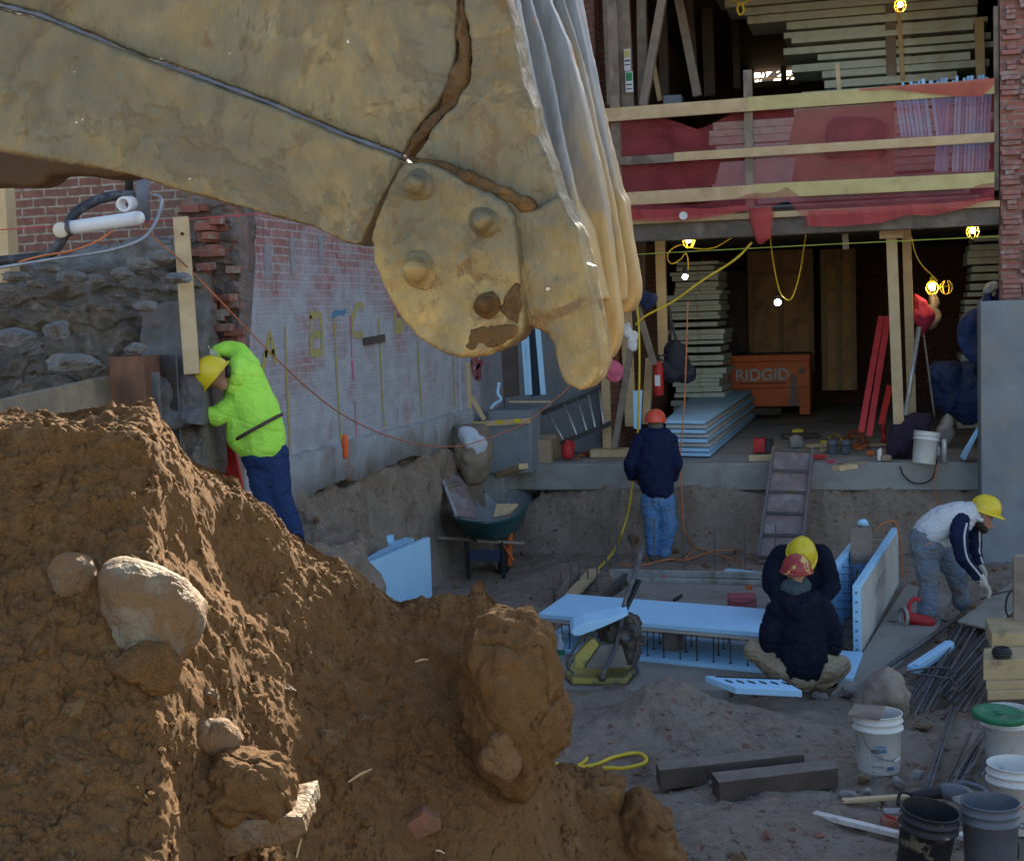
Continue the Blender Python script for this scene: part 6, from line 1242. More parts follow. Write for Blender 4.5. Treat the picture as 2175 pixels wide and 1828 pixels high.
# brace frame
bf = thing('wood_brace', PY(994,900,16.6), 'small right-angled lumber brace with yellow sprayed patches by the wall', 'brace')
MB().beam(PY(992,770,16.62), PY(997,893,16.62), 0.05, 0.065, up=V(1,0,0)).build('upright', WOOD, bf, bevel=0.003); MB().beam(PY(993,902,16.6), PY(1127,893,16.6), 0.05, 0.065).build('crossbar', WOOD, bf, bevel=0.003); MB().beam(PY(1001,842,16.68), PY(1029,892,16.68), 0.04, 0.05, up=V(1,0,0)).build('diagonal', WOOD, bf, bevel=0.003)
for x in (1005, 1060, 1098): MB().beam(PY(x-6,901-(x-993)*0.067,16.57), PY(x+8,900-(x-993)*0.067,16.57), 0.003, 0.05).build('paint_patch', HATY, bf)
for i, (x0, y0_, x1, y1_, w_) in enumerate([(1110,690,1121,838,0.055),(1118,700,1126,838,0.05),(1142,695,1154,838,0.06)]):
    MB().beam(PY(x0, y0_, 16.95), PY(x1, y1_, 16.95), 0.05, w_, up=V(1,0,0)).build('white_frame_bar', FOAM, label=['left white frame bar against the blue grey wall','middle thin white frame bar close beside the left one','right white frame bar against the blue grey wall'][i], cat='frame bar', bevel=0.004)
MB().prism([PY(x, y, 16.98) for x, y in [(1064,735),(1098,730),(1102,840),(1070,845)]], (0,0.03,0)).build('dark_board', WOODD, label='dark board leaning beside the white frame bars', cat='board')
MB().prism([PY(x, y, 17.05) for x, y in [(1122,700),(1142,697),(1152,838),(1128,842)]], (0,0.02,0)).build('dark_pane', pm('dark_glass', (0.03,0.05,0.07), rough=0.3), label='dark glass pane between the white frame bars', cat='pane')
MB().beam(PY(1082,853,16.7), PY(1170,853,16.7), 0.03, 0.02).build('stick', WOOD, label='thin light stick lying on top of the concrete step', cat='stick')
cord('torn_strip', [PY(x, y, 16.7) for x, y in [(1060,812),(1057,835),(1064,848),(1050,858),(1042,868)]], 0.02, FOAM, 'torn white strip dangling above the concrete step', 'strip', k=4)
# aluminium ladder lying on its side
ld = thing('ladder', PY(1220,940,17.6), 'dark metal ladder lying on its side behind the red jug', 'ladder')
r0, r1, r2, r3 = PY(1150,878,17.7), PY(1296,818,17.9), PY(1190,942,17.4), PY(1300,898,17.6)
MB().beam(r0, r1, 0.03, 0.06).build('side_rail', BLACK, ld); MB().beam(r2, r3, 0.03, 0.06).build('side_rail', BLACK, ld)
for f in (0.08, 0.33, 0.52, 0.68, 0.84): MB().tube([r0.lerp(r1, f), r2.lerp(r3, f)], 0.016, 8).build('rung', GALV, ld, smooth=True)
def crate_box(x0, x1, y0_, y1_, Y, dep, lab, mt, rz=0.0, name='cardboard_box'):
    a = PY(x0, y0_, Y); b = PY(x1, y1_, Y); t_ = thing(name, ((a.x+b.x)/2, Y, b.z), lab, 'box')
    MB().box(((a.x+b.x)/2, Y+dep/2, (a.z+b.z)/2), (b.x-a.x, dep, a.z-b.z), rz=rz).build('carton', mt, t_, bevel=0.006)
    MB().box(((a.x+b.x)/2, Y+dep/2, a.z+0.002), ((b.x-a.x)*0.98, 0.05, 0.003), rz=rz).build('tape', pm('tape', (0.5,0.42,0.3)), t_)
CARD = pm('cardboard', (0.40,0.29,0.19), (0.34,0.24,0.155), rough=0.85, bump=0.1)
crate_box(1136,1183,925,975,17.5,0.3,'brown cardboard box partly hidden behind another, left on the slab', CARD); crate_box(1116,1169,935,984,17.12,0.28,'front brown cardboard box on the left of the slab', CARD, 0.06)
jg = thing('fuel_jug', PY(1206,972,17.3), 'red plastic jug standing beside the cardboard boxes', 'jug'); p = PY(1206,973,17.35)
MB().lathe(p, [(0,0),(0.075,0),(0.082,0.02),(0.082,0.13),(0.06,0.19),(0.03,0.21),(0.03,0.235),(0,0.235)], n=20).build('jug_body', RED, jg, smooth=True); MB().tube(smoothpath([p+V(0.03,0,0.22), p+V(0.08,0,0.2), p+V(0.085,0,0.12)], 5), 0.012, 8).build('handle', RED, jg, smooth=True); MB().lathe(p+V(0,0,0.235), [(0.028,0),(0.028,0.02),(0,0.022)], n=12).build('cap', BLACK, jg)
cord('extension_cord', [PZ(x, y, 1.08) for x, y in [(1225,975),(1240,960),(1255,968),(1245,952),(1265,958),(1258,945),(1276,950),(1262,940),(1280,938),(1250,962),(1232,968)]], 0.012, ORANGE, 'tangled orange red cord heap beside the footed post', 'cord')
MB().beam(PZ(1062,1008,0.95), PZ(1112,990,1.12), 0.12, 0.07).build('timber_offcut', WOOD, label='short light timber offcut lying over the left edge of the slab', cat='timber', bevel=0.005)
# panel stack on the slab
for k in range(8):
    z = 1.52-k*0.058; o = 0.02*math.sin(k*2.7); c4 = [PZ(1412,892,1.52)+V(o,o,0), PZ(1497,893,1.52)+V(o,o,0), PZ(1597,828,1.52)+V(-o,o,0), PZ(1484,827,1.52)+V(-o,o,0)]
    for c in c4: c.z = z
    sh = (c4[1]-c4[0])*0.07*(k if k < 5 else 5)*0.3; c4[1] = c4[1]+sh; c4[2] = c4[2]+sh
    MB().prism(c4, V(0,0,-0.045)).build('foam_board', FOAM if k in (0,2,4,6,7) else FOAMD, label=(['topmost']+ORD[1:])[k]+' pale insulation board from the top of the low stack on the slab', cat='board', group='insulation boards stacked on the slab', bevel=0.005)
# orange tool chest with its lettering
YT = 23.9; a = PY(1522,762,YT); b = PY(1721,862,YT)
tc_ = thing('tool_chest', ((a.x+b.x)/2, YT, b.z), 'big orange jobsite tool chest with white lettering at the back of the slab', 'tool chest'); w_ = b.x-a.x; hh_ = a.z-b.z; cx = (a.x+b.x)/2
MB().box((cx, YT+0.42, b.z+hh_*0.46), (w_, 0.8, hh_*0.92)).build('chest_body', ORANGE, tc_, bevel=0.012)
MB().box((cx, YT+0.41, b.z+hh_*0.92+0.055), (w_+0.02, 0.84, 0.11)).build('lid', ORANGE, tc_, bevel=0.012); MB().box((cx, YT+0.45, b.z+hh_*0.92+0.118), (w_-0.05, 0.78, 0.012)).build('lid_top', BLACK, tc_)
MB().box((cx, YT+0.012, b.z+hh_*0.38), (w_-0.06, 0.012, 0.012)).build('crease', pm('dark_seam', (0.2,0.05,0.02)), tc_)
for sx in (-1, 1): MB().box((cx+sx*(w_/2-0.09), YT+0.4, b.z-0.07), (0.17, 0.78, 0.14)).build('foot', ORANGE, tc_)
for sx in (-1, 1): MB().box((cx+sx*(w_/2-0.13), YT-0.002, b.z+hh_*0.72), (0.1, 0.02, 0.1)).build('latch_plate', pm('worn_plate', (0.3,0.2,0.17)), tc_)
text3('RIDGID', (PY(1619,797,YT).x, YT-0.005, PY(1619,797,YT).z), (1,0,0), (0,0,1), 0.27, pm('white_lettering', (0.62,0.58,0.55), rough=0.7), 'lettering', tc_, sx=1.0, bold=0.008)
for k in range(9): MB().box((PY(1576,814,YT).x+k*0.086, YT-0.003, PY(1619,814,YT).z), (0.065, 0.006, 0.022)).build('small_print', BLACK, tc_)
for x0, x1, y0_, y1_ in [(1548,1557,782,822),(1676,1696,795,862)]:
    MB().prism([PY(x0+4, y0_, YT-0.003), PY(x1-4, y0_, YT-0.003), PY(x1, y1_, YT-0.003), PY(x0, y1_, YT-0.003)], (0,-0.002,0)).build('bare_patch', pm('bare_primer', (0.30,0.22,0.20), (0.25,0.17,0.15)), tc_)
MB().box(PY(1615,872,23.4), (0.7,0.4,0.1)).build('timber_skid', WOODD, label='dark timber piece lying under the orange tool chest', cat='timber', bevel=0.01)
# extinguisher, bags, hanging things
fe = thing('fire_extinguisher', PY(1399,842,18.2), 'red fire extinguisher on the post left of the hanging black bag', 'fire extinguisher'); p = PY(1399,840,18.2)
MB().lathe(p, [(0,0),(0.06,0),(0.068,0.02),(0.068,0.36),(0.05,0.42),(0.025,0.45)], n=20).build('cylinder', RED, fe, smooth=True); MB().box(p+V(0,0,0.48), (0.05,0.05,0.07)).box(p+V(0.05,0,0.52), (0.12,0.02,0.02)).build('valve', BLACK, fe); MB().tube(smoothpath([p+V(0.03,0,0.47), p+V(0.1,0,0.42), p+V(0.085,0,0.2)], 5), 0.01, 8).build('hose', BLACK, fe, smooth=True); MB().box(p+V(0,-0.068,0.2), (0.07,0.004,0.14)).build('label_plate', PAP, fe)
m = MB(); limb(m, [(PD(1432,745,18.6), 0.15), (PD(1440,780,18.6), 0.19), (PD(1455,790,18.6), 0.15)]); limb(m, [(PD(1410,785,18.5), 0.09), (PD(1425,795,18.5), 0.11)])
bg_ = thing('duffel_bag', PD(1435,800,18.6), 'black duffel bag hanging from its strap on the tall pale post', 'bag'); remesh(m, 'bag_body', pm('black_nylon', (0.015,0.017,0.03), (0.03,0.03,0.045), rough=0.7, bump=0.4, bd=0.01), 0.02, bg_, smooth=4, disp=lambda co: fbm(co*9, 3, 5)*0.02)
MB().tube([PD(1418,640,18.6), PD(1428,690,18.6), PD(1440,735,18.6)], 0.018, 6).tube([PD(1420,640,18.6), PD(1424,700,18.6), PD(1425,740,18.6)], 0.018, 6).build('strap', BLACK, bg_)
m = MB(); [m.ball(PD(x, y, 18.0), r, 12) for x, y, r in [(1365,632,0.09),(1380,636,0.10),(1374,646,0.08),(1388,632,0.06)]]
remesh(m, 'coiled_hose', pm('dark_blue_cloth', (0.02,0.03,0.08), (0.03,0.04,0.1), rough=0.9), 0.014, None, smooth=3, disp=lambda co: np.sin(co[:, 2]*160)*0.008, label='dark blue coil hanging on the post near the bucket tip', cat='coil')
def rag(pts, d, dr, mt, lab, sd, nm='rag'): return lump(nm, pts, d, dr, mt, noise=0.16, ns=7, seed=sd, sub=4, label=lab, cat='cloth' if nm == 'rag' else 'bag')
rag([(1335,680),(1342,700),(1354,725),(1352,745),(1338,746),(1333,720)], 17.6, 0.05, WPL, 'white plastic bag hanging on the sloping brace', 41, 'plastic_bag')
rag([(1296,756),(1304,765),(1318,808),(1300,812),(1283,795),(1288,775)], 17.2, 0.05, PINK, 'faded pink rag tied to the footed post', 42)
MB().prism([PY(x, y, 17.7) for x, y in [(1344,830),(1364,828),(1360,912),(1346,910)]], (0,0.04,0)).build('foam_strip', FOAM, label='narrow pale foam strip standing behind the man in the orange helmet', cat='foam piece', bevel=0.005)
rag([(1940,622),(1955,632),(1974,650),(1970,700),(1958,712),(1948,690),(1944,650)], 17.9, 0.08, pm('red_jacket_cloth', (0.38,0.03,0.06), (0.3,0.02,0.05), rough=0.9, bump=0.4), 'dark red cloth hanging beside the twin pale posts', 43)
rag([(1970,610),(1985,625),(1990,655),(1975,700),(1968,690),(1978,650)], 18.1, 0.08, WOODG, 'beige cloth bundle hanging behind the red cloth', 44)
for i, (x0, y0_, x1, y1_) in enumerate([(1872,672,1829,918),(1886,672,1846,926),(1890,820,1872,900)]):
    MB().beam(PY(x0, y0_, 18.3), PY(x1, y1_, 17.6), 0.03, 0.075, up=V(1,0,0)).build('red_rail', RED, label=['left red ladder rail leaning beside the stout post','right red ladder rail leaning beside the stout post','short red rail low behind the stout post'][i], cat='rail', bevel=0.004)
MB().tube([PY(1952,695,17.8), PY(1923,882,17.4)], 0.03, 10).build('grey_tube', GALV, label='grey tube leaning against the second post', cat='tube', smooth=True)
MB().tube([PY(1962,710,17.9), PY(1985,885,17.6)], 0.012, 8).build('broom_stick', WOODG, label='thin stick leaning behind the white bucket', cat='stick', smooth=True)
# blue tarp draped by the concrete pier
def drape(name, pts, d, dr, mt, lab, sd, **kw): return lump(name, pts, d, dr, mt, noise=0.14, ns=4.5, seed=sd, sub=5, label=lab, cat='tarp')
drape('blue_tarp', [(1975,775),(1990,768),(2040,772),(2075,760),(2084,800),(2084,895),(2050,905),(2030,890),(1990,850),(1976,815)], 18.0, 0.25, TARP, 'dark blue tarp heaped beside the concrete pier', 45)
drape('blue_tarp', [(2083,655),(2090,625),(2105,613),(2121,612),(2125,625),(2108,640),(2100,700),(2084,770),(2070,775)], 17.0, 0.1, TARP, 'dark blue tarp strip hanging down over the top of the concrete pier', 46)
rag([(2088,620),(2095,605),(2118,600),(2122,612),(2110,618),(2095,624)], 17.0, 0.08, FOAMD, 'pale plastic sheet scrap on top of the blue tarp strip', 47)
rag([(1898,895),(1925,880),(1955,876),(1978,885),(1975,915),(1945,935),(1920,965),(1912,998),(1902,1000),(1904,970),(1885,985),(1880,960),(1890,925)], 16.9, 0.14, pm('black_coat', (0.03,0.018,0.035), (0.045,0.028,0.045), rough=0.9, bump=0.6, bd=0.01), 'black purple coat thrown over the clutter beside the white bucket', 48)
# loose things on the slab edge
def pail(c, mt, lab, r=0.15, h=0.37, axis=(0,0,1), handle=True, inner=None, lip=True, bail=WOODG):
    t_ = thing('bucket', c, lab, 'bucket'); rb_ = r*0.86; ax = Vector(axis).normalized()
    MB().lathe(c, [(0.001,0.001),(rb_*0.98,0.0),(rb_,0.008),(r*0.945,h*0.73),(r*1.04,h*0.735),(r*1.05,h*0.75),(r*1.04,h*0.765),(r*0.955,h*0.77),(r*0.965,h*0.86),(r*1.03,h*0.865),(r*1.03,h*0.88),(r*0.97,h*0.885),(r*0.985,h*0.985),(r*1.015,h*0.99),(r*1.015,h),(r*0.965,h)], axis=ax, n=40).build('shell', mt, t_, smooth=True)
    MB().lathe(c, [(r*0.965,h),(r*0.94,h*0.9),(rb_*0.95,0.012),(0.001,0.010)], axis=ax, n=40).build('inside', inner or mt, t_, smooth=True)
    return t_
# white bucket with wire bail and printed lettering
c = PZ(1866,1634,0.0); tp_ = pail(c, WPL, 'white bucket with printed label and a board across its rim, near the dark timbers')
def onp(c, x, y, r): # point on the pail front for a photo pixel
    p = PD(x, y, 8.75); d0 = V(p.x-c.x, p.y-c.y, 0); k = 0.93*0.15+0.03*0; f = V(fw.x, fw.y, 0).normalized(); s = V(RT.x, RT.y, 0).normalized(); u_ = (p-c).dot(s); u_ = max(-r*0.98, min(r*0.98, u_)); v_ = -math.sqrt(max(r*r-u_*u_, 0)); q_ = V(c.x, c.y, 0)+s*u_+f*v_; z = c.z+ (1631-y)/3000*8.75+0.0; return V(q_.x, q_.y, z), (s*u_+f*v_).normalized()
for s, x, y, sz, mt in [('EXO', 1860,1576,0.034,pm('dark_ink', (0.02,0.05,0.09))), ('AIR', 1876,1575,0.034,pm('blue_ink', (0.02,0.22,0.45)))]:
    p, n_ = onp(c, x, y, 0.143); text3(s, p+n_*0.003, V(-n_.y, n_.x, 0), (0,0,1), sz, mt, 'lettering', tp_, ext=0.001, sx=0.8, bold=0.001)
for x, y, w_, h_ , mt in [(1868,1566,0.07,0.008,pm('blue_ink', (0.02,0.22,0.45))),(1865,1590,0.06,0.035,pm('pale_grey_ink', (0.42,0.44,0.46))),(1866,1609,0.075,0.010,pm('grey_ink', (0.28,0.30,0.34))),(1892,1614,0.045,0.02,pm('slate_ink', (0.12,0.18,0.30))),(1858,1621,0.02,0.006,pm('grey_ink', (0.28,0.30,0.34))),(1826,1575,0.03,0.05,pm('pale_grey_ink', (0.42,0.44,0.46))),(1826,1605,0.03,0.025,pm('pale_grey_ink', (0.42,0.44,0.46)))]:
    p, n_ = onp(c, x, y, 0.139); e_ = V(-n_.y, n_.x, 0); MB().box(p+n_*0.0035, (w_, 0.003, h_), R=Matrix((e_, -n_, V(0,0,1))).transposed()).build('printed_block', mt, tp_)
bp = [onp(c, x, y, 0.153)[0] for x, y in [(1836,1546),(1840,1560),(1850,1573),(1865,1587),(1885,1594),(1900,1598),(1912,1594)]]
MB().tube(smoothpath(bp, 4), 0.0022, 5).build('wire_bail', STEEL, tp_, smooth=True); MB().tube([bp[-2]+V(0,-.004,0), bp[-1]+V(0.006,0,0.006)], 0.006, 8).build('bail_grip', WPL, tp_)
MB().prism([PZ(x, y, 0.385) for x, y in [(1800,1516),(1868,1526),(1880,1499),(1815,1494)]], V(0,0,-0.012)).build('board_scrap', WOODG, label='thin brown board lying across the rim of the printed white bucket', cat='board')
GREENL = pm('green_lid', (0.02,0.20,0.09), (0.025,0.15,0.075), dirt=(0.25,0.27,0.2), dscale=9, damt=(0.55,0.7), rough=0.5)
c = PZ(2138,1627,0.0); tw = pail(c, WPL, 'white bucket under a loose green lid at the right edge'); 
lidc = PD(2122,1517,8.72); t_ = thing('bucket_lid', lidc, 'green plastic lid lying askew on a white bucket', 'lid'); MB().lathe(lidc-V(0,0,0.01), [(0,0.02),(0.12,0.02),(0.13,0.028),(0.158,0.028),(0.162,0.02),(0.162,-0.008),(0.155,-0.01)], axis=(0.08,-0.05,1), n=40).build('disc', GREENL, t_, smooth=True); MB().lathe(lidc, [(0.03,0.012),(0.03,0.02),(0,0.02)], n=14).build('boss', GREENL, t_, smooth=True)
c2 = PZ(2158,1758,0.0); ww = pail(c2, WPL, 'open white bucket standing behind the grey one, at the right edge', r=0.155)
p = c2+V(-0.02,-0.16,0.17)
text3('P', PD(2172,1737,7.72), RT, (0,0,1), 0.06, pm('navy_ink', (0.02,0.06,0.25)), 'lettering', ww); text3('O', PD(2171,1754,7.7), RT, (0,0,1), 0.05, pm('navy_ink', (0.02,0.06,0.25)), 'lettering', ww)
tri = [PD(2163,1716,7.7), PD(2180,1716,7.7), PD(2180,1690,7.7)]; MB().prism(tri, V(0,0.003,0)).build('red_triangle', RED, ww)
c3 = PZ(2104,1849,0.0); wg = pail(c3, GPL, 'dark grey bucket in the lower right corner', r=0.147, inner=GPL)
MB().lathe(c3, [(0.136,0.20),(0.0,0.205)], n=32).build('fill', pm('murky_fill', (0.13,0.13,0.12), (0.09,0.09,0.085)), wg); MB().tube([PD(2098,1770,7.26), PD(2118,1751,7.26)], 0.004, 6).build('bail_grip', GALV, wg); MB().box(PD(2158,1805,7.3), (0.03,0.02,0.08)).build('bail_bracket', BLACK, wg)
c4_ = PZ(1968,1862,0.0); ax = V(0.14,-0.06,1).normalized(); wk = pail(c4_+V(-0.03,0,0), BPL, 'black bucket crusted with dried mortar, leaning in the lower right', r=0.146, axis=ax, inner=BLACK)
# white bucket on the slab
c = PZ(1962,984,1.06); pail(c, WPL, 'white bucket lying tilted on the slab beside the black coat', r=0.15, axis=(0.12,0.1,1))
def bottle(c, mt, lab, r=0.03, h=0.2, nm='bottle', capm=WPL):
    t_ = thing(nm, c, lab, 'bottle'); MB().lathe(c, [(0,0),(r,0.0),(r,h*0.3),(r*0.93,h*0.45),(r,h*0.62),(r*0.4,h*0.84),(r*0.38,h*0.93)], n=18).build('bottle_body', mt, t_, smooth=True); MB().lathe(c+V(0,0,h*0.92), [(r*0.45,0),(r*0.45,h*0.08),(0,h*0.08)], n=12).build('cap', capm, t_); return t_
CLR = pm('clear_plastic', (0.55,0.62,0.64), (0.5,0.57,0.6), rough=0.15, bump=0.1, spec=0.8)
b_ = bottle(PZ(1191,1399,0.02), CLR, 'clear water bottle with a green band standing beside the plate compactor', 0.034, 0.21); MB().lathe(PZ(1191,1399,0.02), [(0.0352,0.04),(0.0352,0.085)], n=18).build('band', GREENL, b_)
bottle(PZ(1993,968,1.06), CLR, 'small clear bottle behind the steel flask on the slab', 0.03, 0.15); MB().lathe(PZ(2006,986,1.06), [(0,0),(0.03,0),(0.03,0.27),(0.02,0.29),(0,0.29)], n=16).build('steel_flask', GALV, smooth=True, label='slim upright steel flask on the slab right of the white bucket', cat='flask')
MB().prism([PZ(x, y, 1.10) for x, y in [(2038,970),(2050,977)]]+[PY(2083,912,17.2), PY(2076,905,17.2)], V(0,0.06,-0.02)).build('foam_strip', FOAM, label='white foam strip leaning against the concrete pier', cat='foam piece', bevel=0.005)
lump('plastic_sheet', [(1994,935),(2000,900),(2012,876),(2024,885),(2020,905),(2028,930),(2010,945)], 17.9, 0.12, FOAMD, noise=0.14, ns=6, seed=51, sub=4, label='crumpled grey plastic sheet between the bucket and the pier', cat='plastic sheet')
t_ = thing('power_tool_case', PZ(1618,962,1.06), 'bright red tool box with a dark end on the slab near the ramp', 'tool box'); p = PZ(1612,960,1.08); MB().box(p+V(0,0.1,0.08), (0.15,0.22,0.17)).build('case_body', RED, t_, bevel=0.01); MB().box(p+V(0.12,0.1,0.075), (0.09,0.2,0.15)).build('dark_end', BLACK, t_, bevel=0.008)
MB().box(PZ(1618,972,1.09), (0.3,0.14,0.07)).build('timber_offcut', WOOD, label='short timber block under the red tool box', cat='timber', bevel=0.005)
rb = random.Random(21)
for i, (x, y, w_, d_, h_, r_, mt, lab) in enumerate([(1740,946,0.34,0.12,0.04,0.5,WOOD,'pale board piece in the clutter left of the buckets'),(1752,938,0.12,0.08,0.03,0.2,HATY,'small yellow scrap on the pale board piece'),(1765,955,0.3,0.08,0.05,0.3,CARD,'brown wood scrap in the middle of the slab clutter'),(1795,992,0.3,0.12,0.05,0.9,WOOD,'light block overhanging the slab edge, left of the pair'),(1810,985,0.34,0.12,0.05,0.7,WOODG,'grey board overhanging the slab edge beside the light block'),(1735,970,0.22,0.06,0.05,0,RED,'small red clamp on the slab edge'),(1765,980,0.1,0.05,0.04,-0.7,PINK,'pinkish red handle tool at the slab edge'),(1848,962,0.08,0.06,0.05,0.1,ORANGE,'little orange piece near the black coat'),(1868,966,0.05,0.05,0.13,0.2,WPL,'little white container near the black coat'),(1860,945,0.4,0.05,0.03,0.45,WOOD,'long thin board rising behind the clutter'),(1700,925,0.5,0.25,0.06,0.2,WOODD,'dark flat board behind the clutter'),(1690,938,0.16,0.12,0.14,0.3,GREYST,'grey lump by the top of the ramp'),(1694,916,0.16,0.1,0.06,0.1,HATY,'yellow foam scrap atop the grey lump'),(1880,972,0.12,0.1,0.06,0.4,CARD,'brown block under the coat sleeve')]):
    c = PZ(x, y, 1.06+h_/2)
    MB().box(c, (w_, d_, h_), rz=r_).box(c+V(0.01,0.01,h_*0.5), (w_*0.5, d_*0.7, h_*0.25), rz=r_+0.15).build('scrap_piece', mt, label=lab, cat='scrap', bevel=0.006)
for x, y, lab, mt in [(1768,962,'first small grey tub in the slab clutter', GPL),(1797,962,'second small grey tub in the slab clutter', GPL)]: pail(PZ(x, y, 1.06), mt, lab, r=0.07, h=0.16)
for k, (x, y) in enumerate([(1876,918),(1877,937)]): MB().lathe(PZ(x, y+4, 1.06), [(0,0),(0.035,0),(0.035,0.11),(0.015,0.13),(0.015,0.15),(0,0.15)], n=14).build('red_can', RED, smooth=True, label=['upper small red can behind the black coat','lower small red can behind the black coat'][k], cat='can')
cord('extension_cord', [PZ(x, y, 1.10) for x, y in [(1790,935),(1805,925),(1825,930),(1818,945),(1835,940),(1828,920),(1810,915),(1800,930),(1815,950),(1838,950),(1845,935)]], 0.014, ORANGE, 'coiled orange cord in the slab clutter by the red rails', 'cord')
cord('yellow_cord', [PZ(x, y, 1.10) for x, y in [(1760,930),(1775,922),(1787,932),(1776,945)]], 0.012, YELC, 'small loop of yellow cord in the slab clutter', 'cord')
cord('black_hose', [PY(x, y, 16.94) for x, y in [(1912,990),(1920,1010),(1940,1025),(1965,1025),(1982,1012),(1989,985),(1988,955)]], 0.009, BLACK, 'thin black hose looping over the slab face under the white bucket', 'hose')
cord('orange_cord', [PY(x, y, 16.9) for x, y in [(1990,985),(1987,1005),(1982,1030),(1990,1060),(2010,1080)]], 0.006, ORGC, 'thin orange cord hanging over the slab edge near the pier', 'cord')

# ------------------------------------------------------------------ lamps and their cords
def emis(name, c, st):
    n = NT(name); n.b.inputs['Base Color'].default_value = (*c, 1); n.b.inputs['Emission Color'].default_value = (*c, 1); n.b.inputs['Emission Strength'].default_value = st; return n.m
LB = emis('warm_bulb', (1.0,0.74,0.38), 30.0); LBW = emis('white_bulb', (1.0,0.90,0.70), 30.0)
def lamp(x, y, Y, lab, cage=True, r=0.035, mt=None, twin=False):
    c = PY(x, y, Y); t_ = thing('work_lamp', c, lab, 'lamp')
    MB().ball(c, r, 12).build('bulb', mt or (LB if cage else LBW), t_, smooth=True); MB().lathe(c+V(0,0,r*0.8), [(0.02,0),(0.025,0.02),(0.025,0.09),(0,0.09)], n=12).build('socket', BLACK if not cage else HATY, t_, smooth=True)
    if cage:
        m = MB()
        for k in range(6):
            a_ = k*math.pi/3; m.tube(smoothpath([c+V(math.cos(a_)*0.03, math.sin(a_)*0.03, 0.07), c+V(math.cos(a_)*0.075, math.sin(a_)*0.075, 0.0), c+V(math.cos(a_)*0.05, math.sin(a_)*0.05, -0.08), c+V(0,0,-0.1)], 4), 0.006, 5)
        m.tube([c+V(math.cos(i*0.5236)*0.076, math.sin(i*0.5236)*0.076, 0) for i in range(13)], 0.006, 5)
        m.build('cage', YELC, t_)
        if twin:
            m2 = MB(); m2.add([v+V(0.17,0,0) for v in m.v], m.f); m2.build('second_cage', YELC, t_)
    return t_
lamp(1463,510,17.5,'lit caged work lamp under the beam, left half'); lamp(1455,588,18.2,'bare lit bulb hanging in front of the ragged board stack', False); lamp(1652,642,18.6,'bare lit bulb in the dip of the looped yellow cord', False, 0.042)
lamp(2066,489,18.0,'lit caged work lamp near the brick pier', mt=LBW); lamp(1980,609,18.6,'lit caged work lamp with an empty second cage beside the red cloth', twin=True, r=0.045); lamp(1912,10,18.9,'lit caged work lamp in front of the paired posts on the upper floor')
cord('lamp_cord', [PY(x, y, 18.0) for x, y in [(1560,500),(1520,525),(1480,528),(1446,520),(1422,533),(1418,550),(1428,560),(1446,550),(1456,538),(1461,550),(1462,575)]], 0.008, YELC, 'yellow cord looping to the bare bulb by the ragged board stack', 'cord')
cord('lamp_cord', [PY(x, y, 18.5) for x, y in [(1636,500),(1641,545),(1651,600),(1660,625),(1677,637),(1688,620),(1700,575),(1707,530),(1712,498)]], 0.010, YELC, 'yellow cord hanging in a deep loop with a bulb', 'cord')
cord('lamp_cord', [PY(x, y, 18.4) for x, y in [(1935,500),(1945,540),(1960,565),(1980,585),(1992,597)]], 0.008, YELC, 'yellow cord running to the double caged lamp', 'cord')
cord('yellow_cord', [PY(x, y, 16.85) for x, y in [(1597,515),(1560,552),(1490,597),(1430,640),(1371,671),(1350,690)]], 0.014, YELC, 'thick yellow cord slanting down from the net tail to the bucket tip', 'cord')
cord('yellow_cord', [PY(1352,640,16.8), PY(1357,700,16.8), PY(1358,800,16.75), PY(1354,926,16.7), PD(1345,1010,16.9), PD(1336,1080,16.6), PZ(1321,1131,0.35), PZ(1308,1162,0.15), PZ(1293,1184,0.12), PZ(1270,1208,0.1), PZ(1252,1224,0.1), PZ(1228,1246,0.1)], 0.013, YELC, 'yellow cord dropping to the pit behind the man in the orange helmet', 'cord')
cord('string_line', [PY(1340,541,16.8), PY(1700,522,16.8), PY(2122,502,16.8)], 0.006, pm('lime_string', (0.42,0.5,0.08)), 'lime green string stretched level under the beam', 'string')
cord('orange_cord', [PY(1461,640,17.2), PY(1458,740,17.1), PY(1454,850,17.0), PY(1447,943,16.9), PY(1446,1000,16.8), PY(1450,1085,16.6), PZ(1455,1128,0.3), PZ(1478,1162,0.06), PZ(1506,1173,0.05), PZ(1554,1187,0.05), PZ(1582,1204,0.05)], 0.009, ORGC, 'orange cord hanging past the panel stack to the pit floor', 'cord')
cord('orange_cord', [PZ(x, y, 0.06) for x, y in [(1560,1168),(1520,1169),(1490,1178),(1455,1189),(1420,1188),(1360,1200),(1315,1198)]], 0.010, ORGC, 'orange cord lying on the pit floor behind the rebar dowels', 'cord')
cord('orange_cord', [PZ(x, y, 0.06) for x, y in [(1455,1185),(1465,1175),(1477,1164)]], 0.010, ORGC, 'short stretch of orange cord crossing the others on the pit floor', 'cord')
cord('yellow_cord', [PZ(x, y, 0.05) for x, y in [(1150,1592),(1196,1589),(1239,1591),(1250,1600),(1244,1614),(1219,1629),(1190,1626),(1160,1618)]], 0.013, YELC, 'smaller loop of yellow cord beside the heap', 'cord')
cord('yellow_cord', [PZ(x, y, 0.05) for x, y in [(1150,1612),(1176,1620),(1216,1630),(1264,1623),(1299,1609),(1336,1600),(1360,1600),(1373,1611),(1368,1620),(1350,1626),(1321,1631),(1293,1630),(1236,1631),(1180,1632)]], 0.013, YELC, 'long flat loop of yellow cord on the ground in front of the soil pile', 'cord')
cord('yellow_rope', [PY(x, y, 18.5) for x, y in [(1550,-5),(1562,3),(1575,8),(1590,2),(1600,-5)]], 0.01, YELC, 'yellow cord bunch hanging at the top of the upper floor', 'cord')
